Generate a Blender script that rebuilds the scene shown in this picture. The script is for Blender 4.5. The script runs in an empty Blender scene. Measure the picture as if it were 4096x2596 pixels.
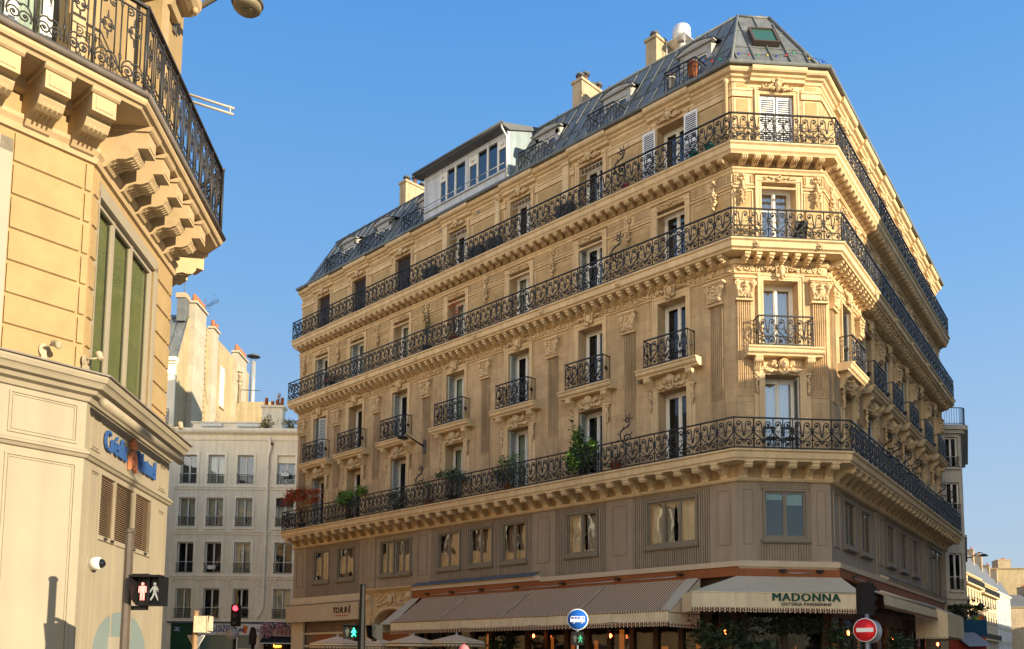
import bpy, math, random
from mathutils import Matrix, Vector
rnd = random.Random(11)
SC = bpy.context.scene
COL = SC.collection
PI = math.pi
WM = {}
CH = {}

# ------------------------------------------------------------------ helpers
def link(o, parent=None, mw=None):
    COL.objects.link(o)
    mw = Matrix() if mw is None else mw
    WM[o] = mw
    if parent is not None:
        o.parent = parent
        o.matrix_basis = WM[parent].inverted() @ mw
        CH.setdefault(parent, []).append(o)
    else:
        o.matrix_basis = mw
    return o

def thing(name, label, cat, mw=None, group=None):
    o = bpy.data.objects.new(name, None)
    o.empty_display_size = 0.3
    link(o, None, mw)
    return tag(o, label, cat, group)

def tag(o, label, cat, group=None, kind=None):
    if label: o['label'] = label
    if cat: o['category'] = cat
    if group: o['group'] = group
    if kind: o['kind'] = kind
    return o

def copy_to(o, mw, parent=None, label=None, keep=True):
    c = o.copy()
    COL.objects.link(c)
    WM[c] = mw
    if parent is not None:
        c.parent = parent
        c.matrix_basis = WM[parent].inverted() @ mw
        CH.setdefault(parent, []).append(c)
    else:
        c.parent = None
        c.matrix_basis = mw
    if label: c['label'] = label
    for ch in CH.get(o, []):
        copy_to(ch, mw @ (WM[o].inverted() @ WM[ch]), c)
    return c

def T(x, y, z): return Matrix.Translation((x, y, z))
def RZ(a): return Matrix.Rotation(a, 4, 'Z')
def RX(a): return Matrix.Rotation(a, 4, 'X')
def RY(a): return Matrix.Rotation(a, 4, 'Y')

def frame(o, n):
    n = Vector((n[0], n[1])).normalized()
    x = Vector((n.y, -n.x))
    return Matrix(((x.x, n.x, 0, o[0]), (x.y, n.y, 0, o[1]), (0, 0, 1, 0), (0, 0, 0, 1)))

def _octa():
    v = [Vector(p) for p in ((1,0,0),(-1,0,0),(0,1,0),(0,-1,0),(0,0,1),(0,0,-1))]
    f = [(0,2,4),(2,1,4),(1,3,4),(3,0,4),(2,0,5),(1,2,5),(3,1,5),(0,3,5)]
    def sub(v, f):
        v = list(v); c = {}; g = []
        def mid(a, b):
            k = (min(a,b), max(a,b))
            if k not in c:
                c[k] = len(v); v.append((v[a]+v[b]).normalized())
            return c[k]
        for a, b, d in f:
            x, y, z = mid(a,b), mid(b,d), mid(d,a)
            g += [(a,x,z),(x,b,y),(z,y,d),(x,y,z)]
        return v, g
    l1 = sub(v, f); l2 = sub(*l1)
    return [[(tuple(p) for p in l[0]), l[1]] for l in (l1,)] and (l1, l2)
OCT1, OCT2 = _octa()

class MB:
    def __init__(s): s.v = []; s.f = []; s.m = []; s.s = []
    def add(s, vs, fs, mi=0, sm=False):
        b = len(s.v); s.v.extend(vs)
        for f in fs:
            s.f.append([i+b for i in f]); s.m.append(mi); s.s.append(sm)
    def quad(s, a, b, c, d, mi=0): s.add([a,b,c,d], [(0,1,2,3)], mi)
    def poly(s, pts, mi=0): s.add(list(pts), [tuple(range(len(pts)))], mi)
    def box(s, x0, x1, y0, y1, z0, z1, mi=0):
        s.add([(x0,y0,z0),(x1,y0,z0),(x1,y1,z0),(x0,y1,z0),(x0,y0,z1),(x1,y0,z1),(x1,y1,z1),(x0,y1,z1)],
              [(3,2,1,0),(4,5,6,7),(0,1,5,4),(1,2,6,5),(2,3,7,6),(3,0,4,7)], mi)
    def obox(s, mw, x0, x1, y0, y1, z0, z1, mi=0):
        vs = [mw @ Vector(p) for p in ((x0,y0,z0),(x1,y0,z0),(x1,y1,z0),(x0,y1,z0),(x0,y0,z1),(x1,y0,z1),(x1,y1,z1),(x0,y1,z1))]
        s.add([tuple(p) for p in vs], [(3,2,1,0),(4,5,6,7),(0,1,5,4),(1,2,6,5),(2,3,7,6),(3,0,4,7)], mi)
    def prism(s, poly, lo, hi, ax='x', mi=0, sm=False):
        """poly = list of 2-D points in the plane of the other two axes, extruded along ax"""
        def P(a, p):
            return (a, p[0], p[1]) if ax == 'x' else ((p[0], a, p[1]) if ax == 'y' else (p[0], p[1], a))
        n = len(poly)
        vs = [P(lo, p) for p in poly] + [P(hi, p) for p in poly]
        s.add(vs, [(i, (i+1) % n, n+(i+1) % n, n+i) for i in range(n)], mi, sm)
        s.add([vs[i] for i in range(n)], [tuple(range(n))[::-1]], mi)
        s.add([vs[n+i] for i in range(n)], [tuple(range(n))], mi)
    def tube(s, pts, r, n=4, mi=0, sm=True, closed=False, flat=1.0):
        P = [Vector(p) for p in pts]; k = len(P)
        if k < 2: return
        rs = (list(r)+[r[-1]]*k)[:k] if isinstance(r, (list, tuple)) else [r]*k
        vs = []; up0 = None
        for i in range(k):
            if closed: d = P[(i+1) % k]-P[i-1]
            else: d = P[min(i+1, k-1)]-P[max(i-1, 0)]
            if d.length < 1e-9: d = Vector((0,0,1))
            d.normalize()
            if up0 is None:
                up0 = Vector((0,1,0)) if abs(d.y) < .9 else Vector((1,0,0))
            u = (up0 - d*up0.dot(d))
            if u.length < 1e-6: u = d.orthogonal()
            u.normalize(); up0 = u
            w = d.cross(u)
            for j in range(n):
                a = 2*PI*(j+.5)/n
                vs.append(tuple(P[i]+(u*math.cos(a)*flat+w*math.sin(a))*rs[i]))
        fs = []
        for i in range(k if closed else k-1):
            i2 = (i+1) % k
            for j in range(n):
                fs.append((i*n+j, i*n+(j+1) % n, i2*n+(j+1) % n, i2*n+j))
        if not closed:
            fs.append(tuple(range(n))[::-1]); fs.append(tuple((k-1)*n+j for j in range(n)))
        s.add(vs, fs, mi, sm)
    def lathe(s, prof, c=(0,0,0), n=12, mi=0, sm=True, mw=None):
        vs = []
        for r, z in prof:
            for j in range(n):
                a = 2*PI*j/n
                p = Vector((r*math.cos(a), r*math.sin(a), z))
                if mw is not None: p = mw @ p
                vs.append((p.x+c[0], p.y+c[1], p.z+c[2]))
        k = len(prof); fs = []
        for i in range(k-1):
            for j in range(n):
                fs.append((i*n+j, i*n+(j+1) % n, (i+1)*n+(j+1) % n, (i+1)*n+j))
        fs.append(tuple(range(n))[::-1]); fs.append(tuple((k-1)*n+j for j in range(n)))
        s.add(vs, fs, mi, sm)
    def blob(s, c, rx, ry=None, rz=None, mi=0, lvl=1, mw=None, sm=True):
        ry = rx if ry is None else ry; rz = rx if rz is None else rz
        V, F = OCT1 if lvl == 1 else OCT2
        vs = []
        for p in V:
            q = Vector((p.x*rx, p.y*ry, p.z*rz))
            if mw is not None: q = mw @ q
            vs.append((q.x+c[0], q.y+c[1], q.z+c[2]))
        s.add(vs, F, mi, sm)
    def append(s, o, mw=None, fn=None):
        if mw is not None: vs = [tuple(mw @ Vector(p)) for p in o.v]
        elif fn: vs = [fn(p) for p in o.v]
        else: vs = o.v
        b = len(s.v); s.v.extend(vs)
        s.f.extend([[i+b for i in f] for f in o.f]); s.m.extend(o.m); s.s.extend(o.s)
    def mesh(s, name, mats):
        me = bpy.data.meshes.new(name)
        me.from_pydata([tuple(p) for p in s.v], [], s.f)
        for m in (mats if isinstance(mats, (list, tuple)) else [mats]): me.materials.append(m)
        me.polygons.foreach_set('material_index', s.m)
        me.polygons.foreach_set('use_smooth', s.s)
        me.update()
        return me
    def obj(s, name, mats, parent=None, mw=None):
        return link(bpy.data.objects.new(name, s.mesh(name, mats)), parent, mw)

def arc(cx, cz, r, a0, a1, n):
    return [(cx+r*math.cos(a0+(a1-a0)*i/n), cz+r*math.sin(a0+(a1-a0)*i/n)) for i in range(n+1)]
def spiral(cx, cz, r0, r1, a0, a1, n):
    return [(cx+(r0+(r1-r0)*i/n)*math.cos(a0+(a1-a0)*i/n), cz+(r0+(r1-r0)*i/n)*math.sin(a0+(a1-a0)*i/n)) for i in range(n+1)]
def bez(a, b, c, d, n):
    o = []
    for i in range(n+1):
        t = i/n; u = 1-t
        o.append(tuple(u**3*p+3*u*u*t*q+3*u*t*t*r+t**3*w for p, q, r, w in zip(a, b, c, d)))
    return o
def xz(pts, y=0.0): return [(p[0], y, p[1]) for p in pts]

def text_mesh(name, txt, size, mat, depth=.012, off=0.0, align='CENTER', shear=0, spacing=1.0, bold=()):
    cu = bpy.data.curves.new(name, 'FONT')
    cu.body = txt; cu.size = size; cu.extrude = depth; cu.offset = off; cu.align_x = align; cu.shear = shear
    cu.space_character = spacing; cu.resolution_u = 3
    o = bpy.data.objects.new(name, cu)
    COL.objects.link(o)
    dg = bpy.context.evaluated_depsgraph_get(); dg.update()
    me = bpy.data.meshes.new_from_object(o.evaluated_get(dg))
    me.name = name
    COL.objects.unlink(o); bpy.data.objects.remove(o); bpy.data.curves.remove(cu)
    if bold:   # heavier strokes: the same letters laid again a hair to each side
        vs = [tuple(v.co) for v in me.vertices]; fs = [tuple(p.vertices) for p in me.polygons]; n = len(vs)
        V = []; Fc = []
        for k, (dx, dy) in enumerate(bold):
            V += [(x+dx, y+dy, z+.0006*k) for x, y, z in vs]; Fc += [tuple(i+n*k for i in f) for f in fs]
        me = bpy.data.meshes.new(name); me.from_pydata(V, [], Fc); me.update()
    me.materials.clear(); me.materials.append(mat)
    return me
# text stands upright on a facade frame: local x -> viewer's right, y -> up, z -> out of the wall
TXT = Matrix(((-1,0,0,0),(0,0,1,0),(0,1,0,0),(0,0,0,1)))

# ------------------------------------------------------------------ materials
def mat(name, col, rough=.75, amt=.12, sc=3.0, metal=0.0, spec=.3, bump=0.0, bsc=40.0, streak=0.0, emit=None, estr=1.0, joints=None, dirt=0.0):
    m = bpy.data.materials.new(name); m.use_nodes = True
    nt = m.node_tree; N = nt.nodes; L = nt.links
    b = N['Principled BSDF']
    b.inputs['Roughness'].default_value = rough
    b.inputs['Metallic'].default_value = metal
    b.inputs['Specular IOR Level'].default_value = spec
    col = tuple(col)+(1,)
    b.inputs['Base Color'].default_value = col
    geo = N.new('ShaderNodeNewGeometry')
    cur = None
    def mul(a, fac_socket, lo, hi, flo=.3, fhi=.7):
        r = N.new('ShaderNodeMapRange'); r.inputs[1].default_value = flo; r.inputs[2].default_value = fhi
        r.inputs[3].default_value = lo; r.inputs[4].default_value = hi
        L.new(fac_socket, r.inputs[0])
        x = N.new('ShaderNodeMix'); x.data_type = 'RGBA'; x.blend_type = 'MULTIPLY'; x.inputs[0].default_value = 1
        if a is None: x.inputs[6].default_value = col
        else: L.new(a, x.inputs[6])
        cb = N.new('ShaderNodeCombineColor')
        for i in range(3): L.new(r.outputs[0], cb.inputs[i])
        L.new(cb.outputs[0], x.inputs[7])
        return x.outputs[2]
    if amt:
        n1 = N.new('ShaderNodeTexNoise'); n1.inputs['Scale'].default_value = sc; n1.inputs['Detail'].default_value = 6
        n1.inputs['Roughness'].default_value = .65
        L.new(geo.outputs['Position'], n1.inputs['Vector'])
        cur = mul(cur, n1.outputs['Fac'], 1-amt, 1+amt)
        n2 = N.new('ShaderNodeTexNoise'); n2.inputs['Scale'].default_value = sc*.17; n2.inputs['Detail'].default_value = 3
        L.new(geo.outputs['Position'], n2.inputs['Vector'])
        cur = mul(cur, n2.outputs['Fac'], 1-amt*.8, 1+amt*.8)
    if streak:
        mp = N.new('ShaderNodeMapping'); mp.inputs['Scale'].default_value = (5, 5, .35)
        L.new(geo.outputs['Position'], mp.inputs[0])
        n3 = N.new('ShaderNodeTexNoise'); n3.inputs['Scale'].default_value = 1.0; n3.inputs['Detail'].default_value = 5
        L.new(mp.outputs[0], n3.inputs['Vector'])
        cur = mul(cur, n3.outputs['Fac'], 1-streak, 1.04, .32, .62)
    if dirt:
        n4 = N.new('ShaderNodeTexNoise'); n4.inputs['Scale'].default_value = 1.3; n4.inputs['Detail'].default_value = 8
        n4.inputs['Roughness'].default_value = .75
        L.new(geo.outputs['Position'], n4.inputs['Vector'])
        cur = mul(cur, n4.outputs['Fac'], 1-dirt, 1.0, .30, .47)
    if joints:
        tc = N.new('ShaderNodeTexCoord')
        sp = N.new('ShaderNodeSeparateXYZ'); L.new(tc.outputs['Object'], sp.inputs[0])
        cx = N.new('ShaderNodeCombineXYZ'); L.new(sp.outputs[0], cx.inputs[0]); L.new(sp.outputs[2], cx.inputs[1])
        br = N.new('ShaderNodeTexBrick')
        br.inputs['Color1'].default_value = (1,1,1,1); br.inputs['Color2'].default_value = (.76,.74,.71,1); br.inputs['Mortar'].default_value = (.6,.56,.5,1)
        br.inputs['Scale'].default_value = 1.0; br.inputs['Brick Width'].default_value = joints[0]; br.inputs['Row Height'].default_value = joints[1]
        br.inputs['Mortar Size'].default_value = .008; br.inputs['Mortar Smooth'].default_value = .4; br.inputs['Bias'].default_value = -.2
        L.new(cx.outputs[0], br.inputs['Vector'])
        x = N.new('ShaderNodeMix'); x.data_type = 'RGBA'; x.blend_type = 'MULTIPLY'; x.inputs[0].default_value = .8
        if cur is None: x.inputs[6].default_value = col
        else: L.new(cur, x.inputs[6])
        L.new(br.outputs['Color'], x.inputs[7]); cur = x.outputs[2]
    if cur is not None: L.new(cur, b.inputs['Base Color'])
    if bump:
        nb = N.new('ShaderNodeTexNoise'); nb.inputs['Scale'].default_value = bsc; nb.inputs['Detail'].default_value = 5
        L.new(geo.outputs['Position'], nb.inputs['Vector'])
        bp = N.new('ShaderNodeBump'); bp.inputs['Strength'].default_value = bump; bp.inputs['Distance'].default_value = .02
        L.new(nb.outputs['Fac'], bp.inputs['Height']); L.new(bp.outputs[0], b.inputs['Normal'])
    if emit:
        b.inputs['Emission Color'].default_value = tuple(emit)+(1,); b.inputs['Emission Strength'].default_value = estr
    return m

def glass_mat(name, tint=(.9,.95,.95), base=.10, ior=1.6, wav=0.0):
    m = bpy.data.materials.new(name); m.use_nodes = True
    nt = m.node_tree; N = nt.nodes; L = nt.links
    N.remove(N['Principled BSDF'])
    out = N['Material Output']
    tr = N.new('ShaderNodeBsdfTransparent'); tr.inputs[0].default_value = tuple(tint)+(1,)
    gl = N.new('ShaderNodeBsdfGlossy'); gl.inputs['Roughness'].default_value = .015; gl.inputs[0].default_value = (.95,.97,1,1)
    fr = N.new('ShaderNodeFresnel'); fr.inputs[0].default_value = ior
    ad = N.new('ShaderNodeMath'); ad.operation = 'ADD'; ad.use_clamp = True; ad.inputs[1].default_value = base
    L.new(fr.outputs[0], ad.inputs[0])
    mx = N.new('ShaderNodeMixShader'); L.new(ad.outputs[0], mx.inputs[0]); L.new(tr.outputs[0], mx.inputs[1]); L.new(gl.outputs[0], mx.inputs[2])
    L.new(mx.outputs[0], out.inputs[0])
    if wav:
        geo = N.new('ShaderNodeNewGeometry')
        nb = N.new('ShaderNodeTexNoise'); nb.inputs['Scale'].default_value = 1.6; nb.inputs['Detail'].default_value = 1
        L.new(geo.outputs['Position'], nb.inputs['Vector'])
        bp = N.new('ShaderNodeBump'); bp.inputs['Strength'].default_value = wav; bp.inputs['Distance'].default_value = .05
        L.new(nb.outputs['Fac'], bp.inputs['Height']); L.new(bp.outputs[0], gl.inputs['Normal']); L.new(bp.outputs[0], fr.inputs['Normal'])
    return m

def stripe_mat(name, c1, c2, scale, axis=0, rough=.8):
    m = bpy.data.materials.new(name); m.use_nodes = True
    nt = m.node_tree; N = nt.nodes; L = nt.links; b = N['Principled BSDF']
    b.inputs['Roughness'].default_value = rough; b.inputs['Specular IOR Level'].default_value = .15
    tc = N.new('ShaderNodeTexCoord'); sp = N.new('ShaderNodeSeparateXYZ'); L.new(tc.outputs['Object'], sp.inputs[0])
    mu = N.new('ShaderNodeMath'); mu.operation = 'MULTIPLY'; mu.inputs[1].default_value = 1/scale; L.new(sp.outputs[axis], mu.inputs[0])
    fr = N.new('ShaderNodeMath'); fr.operation = 'FRACT'; L.new(mu.outputs[0], fr.inputs[0])
    gt = N.new('ShaderNodeMath'); gt.operation = 'GREATER_THAN'; gt.inputs[1].default_value = .5; L.new(fr.outputs[0], gt.inputs[0])
    x = N.new('ShaderNodeMix'); x.data_type = 'RGBA'; x.inputs[6].default_value = tuple(c1)+(1,); x.inputs[7].default_value = tuple(c2)+(1,)
    L.new(gt.outputs[0], x.inputs[0]); L.new(x.outputs[2], b.inputs['Base Color'])
    return m

STONE = mat('limestone', (.51,.352,.19), .85, .13, 2.5, bump=.25, bsc=30, streak=.16, dirt=.14, joints=(1.15,.46))
TRIM = mat('limestone trim', (.62,.452,.252), .8, .10, 4, bump=.15, bsc=25, streak=.12, dirt=.16)
RAW = mat('raw limestone', (.46,.315,.15), .88, .14, 3, bump=.3, bsc=35, dirt=.1, joints=(.9,.5))
FLUTE = mat('grimy fluted stone', (.42,.29,.16), .88, .16, 3, streak=.25, dirt=.18)
CARVE = mat('carved limestone', (.60,.435,.245), .85, .14, 9, dirt=.28)
TAUPE = mat('taupe paint', (.30,.23,.16), .55, .07, 2, streak=.14)
TAUPEF = mat('taupe window paint', (.20,.165,.12), .45, .05, 3)
ZINC = mat('zinc', (.15,.158,.152), .5, .2, 1.6, metal=.15, streak=.22, spec=.4)
ZINCD = mat('dark zinc', (.11,.115,.125), .6, .1, 3, metal=.1)
IRON = mat('wrought iron', (.012,.012,.013), .42, 0, spec=.45)
IRONB = mat('brown wrought iron', (.022,.019,.017), .5, .2, 20, spec=.4)
WHITE = mat('white paint', (.72,.69,.62), .5, .05, 5)
SHUT = mat('grey shutter paint', (.50,.50,.45), .6, .06, 5, streak=.08)
SHUTW = mat('white shutter paint', (.74,.74,.74), .55, .04, 5)
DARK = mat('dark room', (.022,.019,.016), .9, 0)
BLIND = mat('dark roller blind', (.035,.028,.026), .7, .1, 8)
CURT = mat('curtain cloth', (.74,.66,.52), .9, .06, 6)
CURTP = mat('pink beige curtain', (.62,.47,.36), .9, .06, 6)
GLASS = glass_mat('window glass', (.55,.66,.66), .03, 1.5, wav=.12)
GLASSR = glass_mat('old reflective glass', (.85,.87,.85), base=.13, ior=1.55, wav=.12)
GLASSF = glass_mat('far window glass', (.8,.85,.83), base=.06, ior=1.5, wav=.1)
SKYGL = glass_mat('blue sky glass', (.6,.7,.75), base=.10, ior=1.6, wav=.05)
PALEGL = glass_mat('pale sky glass', (.9,.95,1), base=.26, ior=1.7, wav=.05)
CHIM = mat('chimney render', (.42,.32,.20), .9, .15, 3, streak=.2, dirt=.2)
TERRA = mat('terracotta', (.42,.13,.05), .8, .15, 8)
POTD = mat('sooty chimney pot', (.16,.07,.045), .7, .2, 10)
STEEL = mat('galvanised steel', (.48,.48,.46), .5, .1, 6, metal=.6)
CREAM = mat('cream canvas', (.66,.53,.33), .85, .07, 3, streak=.12)
CREAMT = mat('pale canvas top', (.47,.395,.28), .85, .06, 3)
AWN = stripe_mat('striped canvas', (.13,.055,.03), (.62,.45,.28), .105, 0)
SCAL = stripe_mat('striped scallop canvas', (.13,.04,.02), (.66,.55,.38), .08, 0)
BRAID = mat('brown braid', (.20,.09,.04), .8, .1, 10)
RUST = mat('orange brown paint', (.24,.075,.022), .6, .12, 3)
FASC = mat('beige fascia paint', (.50,.385,.26), .6, .06, 3)
WOODD = mat('dark brown wood', (.055,.028,.014), .5, .2, 6)
ORANGE = mat('orange wood with glow', (.42,.12,.02), .6, .1, 6, emit=(1,.22,.03), estr=.16)  # wood panels, not lamps: emission added to brighten the murky shop interior
GREENT = mat('dark green lettering', (.004,.055,.032), .6, 0)
BLACKT = mat('black lettering', (.01,.02,.02), .6, 0)
REDT = mat('orange red lettering', (.55,.10,.03), .6, 0)
# ------------------------------------------------------------------ main corner building
V2 = lambda a, b: Vector((a, b))
A = V2(7.151067, 28.398471); B = V2(10.180452, 28.625676)
UC = V2(.997199, .074790); NC = V2(.074790, -.997199)
UL = V2(-.707684, .706529); NL = V2(-.706529, -.707684)
UR = V2(.570945, .820989); NR = V2(.820989, -.570945)
WC = (B-A).length; LL = 26.3; LR = 20.617
EL = A+UL*LL; ER = B+UR*LR
FL = frame(A, NL); FC = frame(B, NC); FR = frame(ER, NR)
PTS = [EL, A, B, ER]
def isect(n1, c1, n2, c2):
    det = n1.x*n2.y-n1.y*n2.x
    return V2((c1*n2.y-c2*n1.y)/det, (n1.x*c2-n2.x*c1)/det)
def offp(i, d):
    if i == 0: return EL+NL*d
    if i == 3: return ER+NR*d
    if i == 1: return isect(NL, NL.dot(A)+d, NC, NC.dot(A)+d)
    return isect(NC, NC.dot(B)+d, NR, NR.dot(B)+d)
TA = -(offp(1, 1)-A).dot(UL)         # corner advance per metre of offset on the left facade
TB = -(offp(2, 1)-B).dot(UR)
def sweep(mb, prof, mi=0, ends=(0, 3), ext=None):
    i0, i1 = ends; n = len(prof); vs = []
    for i in range(i0, i1+1):
        for d, z in prof:
            p = offp(i, d); vs.append((p.x, p.y, z))
    fs = []
    for k in range(i1-i0):
        for j in range(n-1):
            fs.append((k*n+j, (k+1)*n+j, (k+1)*n+j+1, k*n+j+1))
    fs.append(tuple(range(n))); fs.append(tuple((i1-i0)*n+j for j in range(n))[::-1])
    mb.add(vs, fs, mi)

ROOT = thing('corner_building', 'ornate cream stone corner apartment block with three rows of black iron balconies', 'building', T(A.x, A.y, 0))
def part(mb, name, mats, mw=None, parent=None):
    return mb.obj(name, mats, parent or ROOT, mw if mw is not None else Matrix())

HW = .585
CLB = [2.46, 6.10, 9.85, 13.70, 17.57, 21.07, 24.20]
CRB = [LR-s for s in (2.47, 5.55, 8.60, 11.75, 15.0, 18.3)]
CCB = [WC-1.52]
PLB = [.68, 4.28, 7.98, 11.77, 15.63, 19.32, 22.63, 25.75]
PRB = [LR-s for s in (.68, 4.0, 7.08, 10.18, 13.38, 16.65, 19.9)]
PCB = [WC-.28, WC-2.80]
FACS = [('L', FL, LL, CLB, PLB), ('C', FC, WC, CCB, PCB), ('R', FR, LR, CRB, PRB)]
LEV = [(8.38, 11.04), (11.85, 14.22), (15.29, 17.57), (18.62, 20.68)]

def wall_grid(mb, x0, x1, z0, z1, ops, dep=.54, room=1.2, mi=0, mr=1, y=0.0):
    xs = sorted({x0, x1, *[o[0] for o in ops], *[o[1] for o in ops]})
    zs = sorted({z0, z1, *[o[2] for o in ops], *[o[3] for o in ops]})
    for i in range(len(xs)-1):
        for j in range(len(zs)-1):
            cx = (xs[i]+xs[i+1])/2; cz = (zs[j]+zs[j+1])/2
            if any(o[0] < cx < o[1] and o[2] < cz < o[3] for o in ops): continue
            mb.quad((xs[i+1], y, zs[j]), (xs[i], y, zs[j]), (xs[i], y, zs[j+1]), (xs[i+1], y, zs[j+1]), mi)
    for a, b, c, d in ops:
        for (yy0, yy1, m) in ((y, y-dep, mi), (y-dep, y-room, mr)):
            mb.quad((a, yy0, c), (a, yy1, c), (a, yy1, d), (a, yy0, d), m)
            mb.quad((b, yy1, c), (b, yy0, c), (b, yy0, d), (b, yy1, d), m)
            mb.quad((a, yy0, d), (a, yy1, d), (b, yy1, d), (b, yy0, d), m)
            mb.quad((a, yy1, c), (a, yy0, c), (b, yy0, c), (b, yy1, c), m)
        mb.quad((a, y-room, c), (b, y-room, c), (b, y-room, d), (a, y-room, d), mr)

for nm, F, W, CB, PB in FACS:
    mb = MB()
    ops = [(c-HW, c+HW, z0, z1) for c in CB for z0, z1 in LEV]
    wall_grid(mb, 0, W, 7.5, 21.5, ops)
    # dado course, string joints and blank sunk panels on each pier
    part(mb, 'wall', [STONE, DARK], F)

# blind rear walls close the block
mb = MB()
E2 = ER-NR*9; L2 = EL-NL*4.5
for p, q in ((ER, E2), (E2, L2), (L2, EL)):
    mb.quad((p.x, p.y, 0), (q.x, q.y, 0), (q.x, q.y, 21.5), (p.x, p.y, 21.5))
part(mb, 'party_wall', [CHIM])

# ---- long mouldings
mb = MB()
sweep(mb, [(0,7.50),(.10,7.52),(.15,7.58),(.15,7.61),(.02,7.63)])
sweep(mb, [(.0,14.40),(.05,14.41),(.07,14.45),(.03,14.46),(.03,14.70),(.08,14.72),(.12,14.80),(.13,14.86),(0,14.87)])
sweep(mb, [(0,17.33),(.05,17.34),(.07,17.40),(.03,17.42),(0,17.42)])
sweep(mb, [(0,17.83),(.05,17.85),(.08,17.93),(.13,17.97),(.13,18.01),(0,18.02)])
part(mb, 'string_course', [TRIM])
mb = MB()
sweep(mb, [(0,21.02),(.05,21.05),(.06,21.14),(.14,21.18),(.16,21.24),(.26,21.28),(.30,21.34),(.30,21.44),(0,21.46)])
for nm, F, W, CB, PB in FACS:     # the cornice steps forward over every window
    for c in CB:
        tmp = MB()
        tmp.prism([(.0,20.98),(.16,21.03),(.17,21.13),(.24,21.17),(.26,21.23),(.36,21.27),(.40,21.33),(.40,21.43),(0,21.43)], c-.93, c+.93, 'x')
        mb.append(tmp, F)
part(mb, 'cornice', [TRIM])
mb = MB()
sweep(mb, [(0,21.462),(.42,21.45),(.44,21.49),(.44,21.56),(.41,21.58),(.34,21.53),(.1,21.60),(0,21.60)])
part(mb, 'gutter', [ZINC])

# ---- corbels
def corbel1():
    m = MB(); w = .108
    m.prism([(0,8.03),(.70,8.03),(.73,7.97),(.73,7.90),(.66,7.84),(.56,7.87),(.44,7.88),(.32,7.83),(.22,7.74),(.15,7.66),(.10,7.60),(0,7.62)], -w, w)
    m.box(-w-.03, w+.03, .02, .76, 7.985, 8.029)
    for x in (-w-.02, w-.0): m.prism(arc(.64, 7.90, .075, 0, 2*PI, 10)[:-1], x, x+.02, sm=False)
    m.prism(arc(.62, 7.91, .09, 0, 2*PI, 12)[:-1], -w, w)
    m.prism(arc(.11, 7.66, .07, 0, 2*PI, 10)[:-1], -w-.03, w+.03)
    m.prism([(.15,7.67),(.32,7.83),(.56,7.87),(.64,7.83),(.44,7.85),(.3,7.78)], -.03, .03)
    return m
def corbel2():
    m = MB(); w = .09
    m.box(-w, w, .1, .55, 14.84, 14.929)
    m.prism([(.1,14.839),(.50,14.839),(.50,14.80),(.44,14.745),(.36,14.72),(.28,14.74),(.22,14.70),(.1,14.67)], -w+.012, w-.012)
    m.blob((0,.47,14.78), .07, .05, .05); m.blob((0,.36,14.72), .06, .06, .035); m.blob((0,.24,14.70), .05, .05, .03)
    return m
def corbel3():
    m = MB(); w = .10
    pr = [(.06,18.268),(.44,18.268),(.47,18.22),(.46,18.16),(.40,18.13),(.30,18.15),(.20,18.10),(.14,18.05),(.06,18.03)]
    m.prism(pr, -w, w)
    m.box(-w-.015, w+.015, .06, .49, 18.24, 18.272)
    for x in (-.06, 0, .06): m.tube([(x,.46,18.25),(x,.475,18.19),(x,.41,18.125),(x,.3,18.14),(x,.2,18.09),(x,.13,18.04)], .022, 5)
    return m

# ---- railings
def rail_cell(w=.306):
    m = MB(); r = .0205
    m.tube([(0,0,.05),(0,0,.99)], .017, 4)
    P = spiral(.155,.20,.022,.125,2.2*PI,-0.0,17)
    P += bez((.28,.20),(.285,.40),(.03,.38),(.018,.62),9)[1:]
    m.tube(xz(P), r, 4)
    P = spiral(.150,.80,.02,.098,-1.2*PI,1.0*PI,17)
    P = spiral(.150,.80,.02,.100,2.35*PI,PI*-.02,16)
    P += bez((.25,.80),(.245,.66),(.275,.60),(.292,.46),7)[1:]
    m.tube(xz(P), r, 4)
    m.tube(xz(spiral(.075,.70,.012,.05,2.6*PI,.6*PI,9)), .013, 4)
    m.tube(xz(bez((.02,.56),(.06,.62),(.12,.60),(.17,.53),5)), .013, 4)
    m.tube(xz(bez((.285,.5),(.25,.56),(.2,.56),(.175,.62),5)), .013, 4)
    m.blob((.155,0,.20), .036,.025,.036); m.blob((.15,0,.80), .033,.025,.033); m.blob((.30,0,.30), .03,.02,.03)
    m.blob((.018,0,.63), .04,.03,.06); m.blob((.29,0,.47), .034,.025,.055); m.blob((.04,0,.335), .035,.025,.025)
    return m
CELL = rail_cell()
def post(m, x, y=0, h=1.0):
    m.lathe([(.03,.0),(.03,.06),(.018,.09),(.018,.2),(.03,.25),(.018,.3),(.026,.5),(.018,.7),(.032,.78),(.018,.84),(.018,h)], (x,y,0), 6)
def rail_run(m, x0, x1, y, z, posts=True):
    L = x1-x0; n = max(2, int(round(L/.306/2))*2); w = L/n
    for i in range(n):
        k = w/.306
        if i % 2 == 0: m.append(CELL, fn=lambda p: (x0+i*w+p[0]*k, y+p[1], z+p[2]))
        else: m.append(CELL, fn=lambda p: (x0+(i+1)*w-p[0]*k, y+p[1], z+p[2]))
    m.box(x0-.01, x1+.01, y-.03, y+.03, z+.98, z+1.02)
    m.box(x0, x1, y-.018, y+.018, z+.04, z+.08)
    if posts:
        for i in range(0, n+1, 7):
            mm = MB(); post(mm, x0+i*w); m.append(mm, T(0, y, z))
def rail_side(m, x, y0, y1, z):
    t = MB(); rail_run(t, 0, abs(y1-y0), 0, z, False)
    m.append(t, T(x, min(y0, y1), 0) @ RZ(PI/2))

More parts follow.
